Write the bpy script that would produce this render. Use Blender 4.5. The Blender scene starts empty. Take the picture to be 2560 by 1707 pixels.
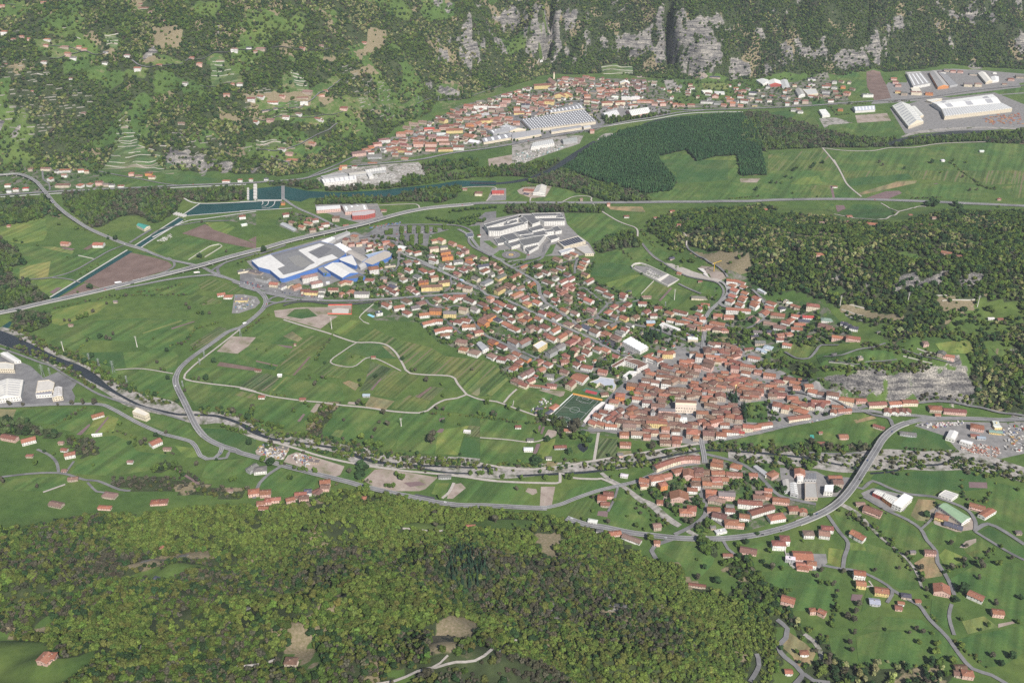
import bpy,bmesh,math,random
import numpy as np
from mathutils import Vector,geometry as mgeo
# ------------------------------------------------------------------ camera
CAMH,PITCH,FPX=1030.0,30.0,2443.0
sc=bpy.context.scene
cam=bpy.data.objects.new('camera',bpy.data.cameras.new('camera'))
sc.collection.objects.link(cam)
cam.location=(0,0,CAMH)
cam.rotation_euler=(math.radians(90-PITCH),0,0)
cam.data.sensor_width=36.0
cam.data.lens=FPX/2560.0*36.0
cam.data.clip_start=5
cam.data.clip_end=30000
sc.camera=cam
# ------------------------------------------------------------------ light
SUN_EL,SUN_AZ=44.0,25.0
world=bpy.data.worlds.new('World');sc.world=world;world.use_nodes=True
wn=world.node_tree.nodes;wl=world.node_tree.links
sky=wn.new('ShaderNodeTexSky');sky.sky_type='NISHITA';sky.sun_disc=False
sky.sun_elevation=math.radians(SUN_EL);sky.sun_rotation=math.radians(180-SUN_AZ)
bg=wn['Background'];bg.inputs['Strength'].default_value=0.062
wl.new(sky.outputs[0],bg.inputs[0])
sun=bpy.data.objects.new('sun',bpy.data.lights.new('sun','SUN'))
sc.collection.objects.link(sun)
sun.data.energy=4.6;sun.data.angle=math.radians(0.5);sun.data.color=(1.0,0.95,0.88)
sun.rotation_euler=(math.radians(90-SUN_EL),0,math.radians(SUN_AZ));sun.location=(0,0,3000)
sc.view_settings.view_transform='Standard';sc.view_settings.look='None'
sc.view_settings.exposure=0.5;sc.view_settings.gamma=1.0
sc.view_settings.use_curve_mapping=False
sc.cycles.max_bounces=4;sc.cycles.diffuse_bounces=2;sc.cycles.glossy_bounces=2
sc.cycles.volume_bounces=0;sc.cycles.transparent_max_bounces=4
sc.cycles.use_denoising=False
rng=np.random.default_rng(7)
random.seed(7)
COL=sc.collection
ZUP=np.array
# ------------------------------------------------------------------ photo frames -> world
def _fr(ox,oy,w):return(ox,oy,2350.0/w)
FR=dict(A1=_fr(0,0,640),A2=_fr(640,0,640),A3=_fr(1280,0,640),A4=_fr(1920,0,640),B1=_fr(0,400,640),B2=_fr(600,400,640),B3=_fr(1200,400,640),B4=_fr(1820,400,740),C1=_fr(0,800,640),C2=_fr(600,800,640),C3=_fr(1200,750,640),C4=_fr(1820,850,740),E1=_fr(0,1200,768),E2=_fr(700,1100,700),E3=_fr(1400,1100,640),E4=_fr(1800,1200,760),F1=_fr(1200,880,400),F2=_fr(1560,840,400),F3=_fr(1560,600,400),F4=_fr(1200,620,400),G1=_fr(600,620,400),G2=_fr(900,620,400),G3=(1840,700,1342/400.0),D=(0,0,2352/2560.0),S=(0,0,1.0))
def pp(s):return[tuple(map(float,q.split(',')))for q in s.split()]if isinstance(s,str)else s
def px(f,pts):
 pts=pp(pts)
 ox,oy,k=FR[f]
 a=np.array(pts,float).reshape(-1,2)
 return np.stack([ox+a[:,0]/k,oy+a[:,1]/k],1)
CP,SP=math.cos(math.radians(PITCH)),math.sin(math.radians(PITCH))
def rays(p):
 u=(p[:,0]-1280)/FPX;v=(p[:,1]-853.5)/FPX
 d=np.stack([u,CP-v*SP,-SP-v*CP],1)
 return d/np.linalg.norm(d,axis=1)[:,None]
def on_plane(p,z=0.0):
 d=rays(p);t=(z-CAMH)/d[:,2]
 return np.array([0,0,CAMH])+d*t[:,None]
def project(w):
 w=np.atleast_2d(w);x,y,z=w[:,0],w[:,1],w[:,2]-CAMH
 dep=y*CP-z*SP;up=y*SP+z*CP
 return np.stack([1280+FPX*x/dep,853.5-FPX*up/dep],1),dep
 # ------------------------------------------------------------------ noise
def vnoise(x,y,seed=0):
 xi=np.floor(x).astype(np.int64);yi=np.floor(y).astype(np.int64)
 fx=x-xi;fy=y-yi;fx=fx*fx*(3-2*fx);fy=fy*fy*(3-2*fy)
 def h(a,b):
  n=(a*374761393+b*668265263+seed*974634777)&0x7fffffff
  n=((n^(n>>13))*1274126177)&0x7fffffff
  return((n^(n>>16))&0xffff)/65535.0
 return(h(xi,yi)*(1-fx)+h(xi+1,yi)*fx)*(1-fy)+(h(xi,yi+1)*(1-fx)+h(xi+1,yi+1)*fx)*fy
def fbm(x,y,s,o=4,seed=0):
 r=0;a=1.0;t=0
 for i in range(o):
  r=r+a*vnoise(x/s+31.7*i,y/s-17.3*i,seed+i);t+=a;a*=.5;s=s*.5
 return r/t
 # ------------------------------------------------------------------ terrain heights from control points
ctrl=[]
def cp(f,lst):
 a=np.array(lst,float)
 w=np.concatenate([on_plane(px(f,r[None,:2]),r[2])for r in a])
 ctrl.extend(w.tolist())
def cw(lst):ctrl.extend([list(map(float,r))for r in lst])
# valley floor
for yy in range(400,1300,60):
 for xx in range(0,2561,130):
  if yy<470 and xx<1000:continue
  if 1560<xx and 480<yy<1060:continue
  if yy>1180 and xx<1960:continue
  if xx>1500 and yy>1180:pass
  cp('S',[(xx,yy,0)])
cp('S',[(x,y,0)for x in(1980,2120,2300,2450,2700)for y in(1350,1500,1650,1800)])
cp('S',[(x,480,0)for x in range(-200,1000,120)]+[(x,450,0)for x in range(-200,760,120)])
# valley floor on the far side of the river
cp('S',[(1000,400,0),(1000,370,0),(1080,330,0),(1150,300,0),(1200,260,4),(1300,240,4),(1300,290,0),(1400,250,0),(1400,350,0),(1500,230,0),(1500,300,0),(1600,215,0),(1600,260,0),(1600,350,0),(1800,215,0),(1800,280,0),(1800,360,0),(2000,215,0),(2000,280,0),(2200,205,0),(2200,280,0),(2200,360,0),(2400,190,0),(2400,260,0),(2560,185,0),(2560,260,0),(2700,190,0),(2700,300,0),(2560,360,0),(2800,400,0)])
# far mountain foot (h about 0) and flank
cp('S',[(-150,425,2),(0,425,2),(60,415,2),(160,400,2),(300,415,2),(420,440,2),(560,440,2),(680,425,3),(760,415,2),(860,395,2),(950,355,2),(1020,320,3),(1100,262,5),(1180,240,8),(1270,205,8),(1380,190,5),(1480,182,4),(1600,188,3),(1720,190,3),(1860,196,3),(2000,200,3),(2100,185,3),(2200,170,3),(2300,175,3),(2420,172,3),(2560,168,3),(2750,165,3)])
cp('S',[(-150,350,70),(0,350,65),(150,340,55),(330,340,60),(430,385,45),(560,390,45),(650,350,50),(780,330,55),(880,300,60),(980,240,60),(1080,190,70),(1180,160,75),(1255,140,60),(1330,140,45),(1420,130,55),(1500,150,40),(1650,150,55),(1660,110,100),(1450,100,100),(1750,145,75),(1800,120,110),(1900,165,45),(1950,140,80),(2100,155,45),(2100,120,80),(2180,160,35),(2200,120,70),(2400,120,55),(2560,120,55),(2750,120,55)])
cp('S',[(-150,200,190),(0,200,190),(160,200,175),(330,200,180),(500,220,155),(650,200,175),(800,180,170),(900,120,190),(1000,120,185),(1100,80,190),(1200,90,160),(1275,70,130),(1330,60,165),(1450,60,165),(1550,70,140),(1660,50,180),(1750,90,150),(1840,60,175),(1950,60,170),(2050,60,160),(2200,60,150),(2400,60,140),(2560,60,140),(2750,60,140)])
cp('S',[(-150,0,365),(0,0,365),(160,20,345),(330,0,360),(500,0,360),(650,0,350),(800,0,340),(950,0,310),(1100,0,280),(1200,10,260),(1285,0,225),(1350,0,245),(1450,0,240),(1555,0,215),(1660,0,245),(1750,10,235),(1840,0,240),(1950,0,230),(2050,0,225),(2200,0,220),(2400,0,205),(2560,0,200),(2750,0,200)])
cw([(x,y,z)for x in range(-3200,3300,400)for(y,z)in((4700,640),(5300,900))])
# near hill (bottom of the picture), rising towards the viewer
cp('S',[(-200,1290,0),(0,1300,0),(130,1290,0),(300,1280,0),(440,1275,0),(560,1262,0),(640,1262,0),(760,1240,0),(903,1222,0),(1000,1240,0),(1088,1262,0),(1200,1285,0),(1371,1295,0),(1440,1315,0),(1524,1340,0),(1600,1390,0),(1654,1420,0),(1785,1500,0),(1860,1545,0),(1930,1640,0),(1940,1760,0)])
cp('S',[(-200,1380,45),(0,1390,45),(200,1370,40),(400,1350,45),(600,1350,50),(800,1330,50),(1000,1340,48),(1200,1350,40),(1350,1370,50),(1450,1420,50),(1550,1480,45),(1650,1530,38),(1750,1600,32),(1830,1700,28)])
cp('S',[(-200,1480,110),(0,1480,105),(200,1490,115),(400,1480,118),(600,1480,120),(800,1470,125),(1000,1470,125),(1200,1460,115),(1330,1480,118),(1420,1560,108),(1500,1640,100),(1560,1707,95)])
cp('S',[(-200,1600,190),(0,1600,185),(200,1600,190),(400,1600,200),(600,1600,202),(800,1600,210),(1000,1600,215),(1200,1600,205),(1300,1650,200),(1350,1707,195)])
cp('S',[(-200,1707,240),(0,1707,235),(300,1707,255),(600,1707,262),(900,1707,275),(1150,1707,265)])
cw([(-600,420,330),(-300,420,345),(0,420,345),(150,500,290),(300,500,180),(500,600,60),(700,500,0),(400,350,200),(-600,200,400),(0,200,420),(300,200,300),(900,300,0)])
# wooded hill behind the town (right)
cp('S',[(1600,505,0),(1560,560,0),(1590,640,0),(1660,690,2),(1750,720,5),(1750,780,5),(1780,850,4),(1850,890,6),(1930,930,5),(1990,960,3),(2040,992,2),(2120,1004,2),(2220,1006,2),(2320,1012,2),(2420,1016,3),(2500,1030,3),(2620,1060,3)])
cp('S',[(2040,945,38),(2100,950,44),(2200,938,48),(2300,918,54),(2360,915,56),(2430,940,44),(2480,950,40),(2560,960,45),(2650,960,50)])
cp('S',[(1900,850,14),(1980,880,20),(2000,920,22),(2060,900,42),(2150,890,52),(2300,860,60),(2450,860,66),(2560,870,72),(1960,830,18),(2060,850,36),(2060,800,34),(2180,820,56),(1950,780,18),(1850,780,10),(1850,720,16)])
cp('S',[(1700,660,12),(1700,610,18),(1760,660,22),(1820,690,30),(1900,700,40),(1980,740,44),(2100,770,52),(2200,760,62),(2300,760,78),(2450,760,88),(2600,760,92)])
cp('S',[(1650,560,14),(1750,590,34),(1850,620,56),(1950,660,68),(2050,690,76),(2150,720,78),(2250,720,92),(2320,695,108),(2430,700,112),(2560,700,112),(2700,700,112)])
cp('S',[(1700,530,12),(1800,550,36),(1900,570,60),(2000,600,84),(2100,640,98),(2200,665,110),(2320,655,128),(2430,660,128),(2560,660,125),(2700,660,125)])
cp('S',[(1650,510,0),(1780,515,8),(1900,535,30),(2000,555,50),(2100,560,55),(2200,580,90),(2350,590,105),(2500,590,108),(2650,590,108)])
cp('S',[(2000,525,5),(2100,530,5),(2180,530,12),(2300,540,48),(2450,545,55),(2600,545,55),(1750,505,0),(1900,510,0),(2050,515,0),(2200,517,0),(2350,518,0),(2450,520,0),(2600,522,0),(2800,522,0)])
C=np.array(ctrl)
A=np.sqrt(((C[:,None,:2]-C[None,:,:2])**2).sum(2));n=len(C)
A[np.diag_indices(n)]-=6.0
M=np.zeros((n+3,n+3));M[:n,:n]=A;M[:n,n]=1;M[:n,n+1:]=C[:,:2];M[n,:n]=1;M[n+1:,:n]=C[:,:2].T
wt=np.linalg.solve(M,np.concatenate([C[:,2],np.zeros(3)]))
GX0,GX1,GY0,GY1,GS=-3000.0,3000.0,300.0,5000.0,10.0
gx=np.arange(GX0,GX1+.1,GS);gy=np.arange(GY0,GY1+.1,GS)
XX,YY=np.meshgrid(gx,gy)
H=wt[n]+wt[n+1]*XX+wt[n+2]*YY
for i in range(n):H+=wt[i]*np.sqrt((XX-C[i,0])**2+(YY-C[i,1])**2)
H=np.where(H>1.2,H-1.2,0.0)
far=(YY>2550)&(H>0)
m=np.clip(H/25.0,0,1)
rid=np.abs(fbm(XX,YY,260,4,3)-.5)*2
H+=np.where(YY>2500,m*(72*(fbm(XX*1.5,YY*.8,220,5,11)-.5)-34*(1-rid)*0.8+16*(fbm(XX,YY,50,2,5)-.5)),0)
H+=np.where(YY<1400,np.where(XX<560,np.clip(H/60.0,0,1),0)*(105*(fbm(XX*.8,YY*1.9,160,3,21)-.5)+22*(fbm(XX,YY,55,2,8)-.5)),0)
H+=np.where((YY>1400)&(YY<2550),np.clip(H/30.0,0,1)*(34*(fbm(XX,YY*1.3,120,4,31)-.5)),0)
def gully(x0,w,dep,y0=3850):
 global H
 H-=np.where(YY>y0,dep*np.exp(-((XX-x0-(YY-y0)*.02)/w)**2)*np.clip((YY-y0)/60,0,1),0)
H=np.maximum(H,0)
NY,NX=H.shape
def hsample(x,y):
 fx=np.clip((np.asarray(x,float)-GX0)/GS,0,NX-1.001);fy=np.clip((np.asarray(y,float)-GY0)/GS,0,NY-1.001)
 i=fx.astype(int);j=fy.astype(int);a=fx-i;b=fy-j
 return(H[j,i]*(1-a)+H[j,i+1]*a)*(1-b)+(H[j+1,i]*(1-a)+H[j+1,i+1]*a)*b
def cast(p,lift=0.0):
 """photo pixels -> points on the terrain (raised by lift)"""
 p=np.atleast_2d(p);d=rays(p);N=len(p)
 out=np.zeros((N,3));done=np.zeros(N,bool)
 t=np.full(N,550.0);prev=t.copy();o=np.array([0,0,CAMH])
 q=o+d*t[:,None];g0=q[:,2]-hsample(q[:,0],q[:,1])-lift
 for k in range(900):
  t1=t+6.0
  q=o+d*t1[:,None];g1=q[:,2]-hsample(q[:,0],q[:,1])-lift
  hit=(~done)&(g1<=0)
  if hit.any():
   a=np.clip(g0/(g0-g1+1e-9),0,1);tt=t+6.0*a
   out[hit]=(o+d*tt[:,None])[hit];done|=hit
  if done.all():break
  t=t1;g0=g1
 if not done.all():
  q=o+d*t[:,None];out[~done]=q[~done]
 return out
def W(f,pts,lift=0.0):return cast(px(f,pts),lift)
def inside(poly,x,y):
 """vectorised point in polygon (world xy)"""
 poly=np.asarray(poly)[:,:2];r=np.zeros(x.shape,bool)
 bx0,by0=poly.min(0);bx1,by1=poly.max(0)
 s=(x>=bx0)&(x<=bx1)&(y>=by0)&(y<=by1)
 if not s.any():return r
 xs,ys=x[s],y[s];ins=np.zeros(xs.shape,bool);j=len(poly)-1
 for i in range(len(poly)):
  xi,yi=poly[i];xj,yj=poly[j]
  if yi!=yj:
   c=((yi>ys)!=(yj>ys))&(xs<(xj-xi)*(ys-yi)/(yj-yi)+xi)
   ins^=c
  j=i
 r[s]=ins
 return r
 # ------------------------------------------------------------------ materials
def _mat(name):
 m=bpy.data.materials.new(name);m.use_nodes=True
 b=m.node_tree.nodes['Principled BSDF'];b.inputs['Roughness'].default_value=.85
 b.inputs['Specular IOR Level'].default_value=.25
 return m,m.node_tree.nodes,m.node_tree.links,b
def _noise(nt,scale,detail=4,rough=.6,coord='Object'):
 t=nt.nodes.new('ShaderNodeNewGeometry');n_=nt.nodes.new('ShaderNodeTexNoise')
 n_.inputs['Scale'].default_value=scale;n_.inputs['Detail'].default_value=detail;n_.inputs['Roughness'].default_value=rough
 nt.links.new(t.outputs['Position'],n_.inputs['Vector']);return n_
def _ramp(nt,src,stops):
 r=nt.nodes.new('ShaderNodeValToRGB');e=r.color_ramp.elements
 e[0].position=stops[0][0];e[0].color=(*stops[0][1],1);e[1].position=stops[-1][0];e[1].color=(*stops[-1][1],1)
 for p_,c_ in stops[1:-1]:
  k=e.new(p_);k.color=(*c_,1)
 nt.links.new(src,r.inputs[0]);return r
def _mix(nt,fac,a,b,mode='MIX'):
 m=nt.nodes.new('ShaderNodeMix');m.data_type='RGBA';m.blend_type=mode
 if isinstance(fac,(int,float)):m.inputs[0].default_value=fac
 else:nt.links.new(fac,m.inputs[0])
 for k,v in((6,a),(7,b)):
  if isinstance(v,tuple):m.inputs[k].default_value=(*v,1)
  else:nt.links.new(v,m.inputs[k])
 return m.outputs[2]
def mat_noisy(name,c1,c2,scale,c3=None,scale3=.01,rough=.85,bump=0):
 m,N,L,b=_mat(name);n1=_noise(m.node_tree,scale)
 r=_ramp(m.node_tree,n1.outputs['Fac'],[(.32,c1),(.68,c2)]);out=r.outputs[0]
 if c3:
  n2=_noise(m.node_tree,scale3,3);r2=_ramp(m.node_tree,n2.outputs['Fac'],[(.5,(0,0,0)),(.66,(1,1,1))])
  out=_mix(m.node_tree,r2.outputs[0],out,c3)
 L.new(out,b.inputs['Base Color']);b.inputs['Roughness'].default_value=rough
 if bump:
  bu=N.new('ShaderNodeBump');bu.inputs['Distance'].default_value=bump;L.new(n1.outputs['Fac'],bu.inputs['Height']);L.new(bu.outputs[0],b.inputs['Normal'])
 return m
def mat_col(name,var=.25,scale=.3,rough=.85,metal=0):
 """base colour from the mesh's Col attribute, broken by weathering noise"""
 m,N,L,b=_mat(name);at=N.new('ShaderNodeAttribute');at.attribute_name='Col'
 n1=_noise(m.node_tree,scale,5,.7)
 r=_ramp(m.node_tree,n1.outputs['Fac'],[(.3,(1-var,)*3),(.7,(1+var*.6,)*3)])
 L.new(_mix(m.node_tree,1.0,at.outputs['Color'],r.outputs[0],'MULTIPLY'),b.inputs['Base Color'])
 b.inputs['Roughness'].default_value=rough;b.inputs['Metallic'].default_value=metal
 return m
 # ------------------------------------------------------------------ object helpers
def setp(o,**k):
 for a,b in k.items():
  if b is not None:o[a]=b
def obj(name,data,parent=None,loc=None,rz=0,**k):
 o=bpy.data.objects.new(name,data);COL.objects.link(o)
 if parent is not None:o.parent=parent
 if loc is not None:o.location=loc
 o.rotation_euler.z=rz
 setp(o,**k);return o
def mesh_np(name,V,F,mats,mi=None,cols=None,smooth=False):
 me=bpy.data.meshes.new(name)
 me.from_pydata([tuple(map(float,v))for v in V],[],[tuple(map(int,f))for f in F])
 for m in(mats if isinstance(mats,(list,tuple))else[mats]):me.materials.append(m)
 if mi is not None:me.polygons.foreach_set('material_index',np.asarray(mi,np.int32))
 if cols is not None:
  at=me.color_attributes.new('Col','FLOAT_COLOR','CORNER')
  lt=np.zeros(len(me.polygons),np.int32);me.polygons.foreach_get('loop_total',lt)
  c=np.asarray(cols,np.float32).reshape(-1,3);c=np.concatenate([c,np.ones((len(c),1),np.float32)],1)
  at.data.foreach_set('color',np.repeat(c,lt,axis=0).ravel())
 if smooth:me.shade_smooth()
 me.update();return me
class MB:
 """collects faces with a colour and a material slot each"""
 def __init__(s):s.V=[];s.F=[];s.C=[];s.M=[]
 def quad(s,pts,c,m=0):
  b=len(s.V);s.V.extend([tuple(p)for p in pts]);s.F.append(tuple(range(b,b+len(pts))));s.C.append(c);s.M.append(m)
 def box(s,x0,y0,z0,x1,y1,z1,c,m=0,top=None,mt=None,bottom=False):
  q=s.quad
  q([(x0,y0,z0),(x1,y0,z0),(x1,y0,z1),(x0,y0,z1)],c,m);q([(x1,y1,z0),(x0,y1,z0),(x0,y1,z1),(x1,y1,z1)],c,m)
  q([(x0,y1,z0),(x0,y0,z0),(x0,y0,z1),(x0,y1,z1)],c,m);q([(x1,y0,z0),(x1,y1,z0),(x1,y1,z1),(x1,y0,z1)],c,m)
  q([(x0,y0,z1),(x1,y0,z1),(x1,y1,z1),(x0,y1,z1)],top or c,m if mt is None else mt)
  if bottom:q([(x0,y1,z0),(x1,y1,z0),(x1,y0,z0),(x0,y0,z0)],c,m)
 def add(s,o,loc=(0,0,0),rz=0):
  b=len(s.V);ca,sa=math.cos(rz),math.sin(rz)
  s.V.extend([(x*ca-y*sa+loc[0],x*sa+y*ca+loc[1],z+loc[2])for x,y,z in o.V])
  s.F.extend([tuple(i+b for i in f)for f in o.F]);s.C.extend(o.C);s.M.extend(o.M)
 def mesh(s,name,mats):return mesh_np(name,s.V,s.F,mats,s.M,s.C)
 # ------------------------------------------------------------------ land cover polygons traced on the photo
def P(f,pts):return W(f,pts)[:,:2]
# dark clefts in the cliffs
for pts,wdt,dep in(("1262,0 1265,60 1250,118",15,110),("1537,0 1538,70 1545,130",14,150),("1800,30 1795,150",12,22),("2010,150 1990,80 2000,0",12,20),("2270,20 2285,0",12,25)):
 q=W('D',pts)[:,:2]
 D_=np.full(H.shape,1e9)
 for a,b in zip(q[:-1],q[1:]):
  ab=b-a;t_=np.clip(((XX-a[0])*ab[0]+(YY-a[1])*ab[1])/(ab@ab),-.0,1)
  D_=np.minimum(D_,np.hypot(XX-a[0]-t_*ab[0],YY-a[1]-t_*ab[1]))
 H=np.maximum(H-dep*np.exp(-(D_/wdt)**2)*np.clip(H/60,0,1),0)
woods=[('D',"-150,1212 100,1208 200,1185 330,1180 450,1165 560,1162 640,1158 720,1140 830,1122 1000,1152 1260,1188 1400,1220 1440,1262 1540,1300 1640,1372 1760,1420 1805,1500 1760,1580 1700,2300 -300,2300 -300,1215",'near',5.0),('D',"1480,512 1560,490 1650,478 1750,474 1850,492 1960,512 2060,518 2110,500 2200,488 2352,486 2480,486 2480,960 2352,950 2270,935 2235,900 2232,850 2215,800 2120,765 2050,790 1960,735 1900,690 1840,670 1760,672 1720,640 1690,592 1650,576 1585,562 1560,590 1530,570 1490,540",'hill',7.0),('D',"-150,-300 1300,-300 1290,0 1262,100 1265,170 1200,190 1100,222 1000,235 985,262 900,300 830,345 760,380 700,398 640,405 560,400 470,395 380,392 340,350 300,300 262,350 225,400 100,388 0,398 -150,400",
 'far',7.6),('D',"1262,-300 2600,-300 2600,158 2352,160 2200,150 2100,160 1950,172 1780,170 1640,172 1500,180 1400,168 1265,172",'cliff',7.6),('D',"1290,385 1330,345 1420,305 1560,275 1700,262 1742,300 1748,350 1760,402 1700,405 1694,357 1640,360 1600,372 1575,345 1510,360 1530,390 1556,420 1540,440 1480,446 1420,428 1350,408",'poplar',6.2),('D',"1235,400 1290,390 1350,415 1420,435 1480,452 1500,462 1400,466 1330,440 1250,425",'river',8.0),('D',"1700,260 1760,265 1850,285 1900,305 2000,320 2150,318 2352,300 2480,300 2480,334 2352,332 2200,326 2050,338 1890,340 1760,345 1745,300",'river',8.0),('B1',
 "570,310 900,300 1500,262 1650,290 2240,250 2250,370 1850,392 1690,350 1640,440 1600,480 1500,560 1400,590 1270,505 1100,520 940,610 850,630 750,550 600,420",'river',8.5),('B1',"0,365 400,335 540,450 560,545 430,500 400,540 200,585 60,605 0,605 -200,600 -200,365",'river',8.5),('B1',"-200,700 0,720 130,800 240,960 80,990 130,1080 250,1120 400,1230 470,1275 200,1362 60,1380 -200,1400",'river',8.5),('C1',"100,-40 150,-60 440,-70 462,0 450,50 250,120 110,100",'river',8.5),('B2',"260,215 420,205 700,215 760,265 620,275 560,250 260,250",'river',9),('B2',"680,385 900,330 1500,300 1850,235 2040,262 1980,345 1850,395 1600,380 1200,402 720,412",
 'river',8.5),('B2',"770,262 1480,225 1480,180 1560,130 1700,180 2000,120 2350,60 2350,140 1900,195 1500,252 1000,292 800,285",'river',9.5),('B2',"1650,30 2200,0 2200,60 1700,150",'river',11),('B3',"0,100 230,70 600,20 800,0 600,110 430,160 250,150 0,165",'river',8.5),('B3',"430,170 740,130 900,190 1200,240 1270,330 1290,370 1050,330 900,300 700,240 440,215",'river',8.5),('B3',"230,430 1060,420 1140,450 1120,490 780,480 230,500",'river',9),('B3',"1040,800 1170,700 1400,650 1430,720 1500,790 1300,810 1100,860",'river',10),('A3',"830,1090 1270,1060 1450,1040 1290,1085 1050,1110 880,1150",'river',
 9),('A3',"2120,1040 2350,1050 2350,1400 2100,1300",'river',9),('C4',"1850,480 1935,330 1900,80 1960,60 2050,130 2200,250 2352,330 2500,380 2500,620 2352,600 2100,560 1900,505",'hill',8),('C4',"240,180 420,150 560,170 700,200 700,290 600,330 420,230 260,240",'hill',9),('C4',"470,840 680,800 900,850 1150,840 1140,880 700,890 480,890",'river',9),('E3',"1530,1060 1640,1020 1740,1080 1790,1200 1900,1300 2080,1400 2120,1540 2150,1700 1650,1700 1600,1500 1560,1400 1640,1300 1500,1180",'hill',8),('E3',"-50,730 200,790 420,840 520,920 640,960 760,1060 900,1130 1080,1130 1200,1300 1350,1330 1500,1400 1650,1500 1500,1700 -50,1200",
 'near',7),('E3',"1280,930 1400,930 1450,1060 1380,1080 1290,990",'river',9),('E4',"250,1000 420,900 560,1020 640,1180 800,1260 960,1440 950,1700 620,1568 620,1450 780,1400 700,1250 590,1180 450,1080",'hill',9),('E4',"950,1440 1350,1400 1700,1450 1800,1500 1700,1700 950,1700",'hill',10),('C1',"-100,920 200,930 600,1060 520,1100 300,1050 -100,1050",'river',9),('C1',"600,1070 860,1090 925,1220 760,1260 640,1180",'bare',9),('C1',"1000,1470 1500,1430 2000,1530 2300,1560 2200,1640 1050,1540",'bare',10),('C1',"1480,1310 1570,1320 1850,1480 1840,1500 1700,1450 1560,1360 1480,1400 1400,1420 1400,1370",
 'river',9),('C2',"740,760 930,760 880,830 720,1050 600,1090 620,940 720,820",'bare',9),('F1',"820,960 1050,960 1250,1000 1440,1060 1380,1240 1180,1250 1050,1100 820,1020",'river',10),('F2',"1480,860 1700,880 1760,950 1790,1270 1750,1290 1700,1050 1600,980 1490,960",'conif',8),('F2',"270,30 430,-20 540,-30 520,60 400,110 260,60",'conif',8),('C4',"340,1080 380,1110 440,1220 480,1230 420,1160",'conif',8),]
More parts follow.
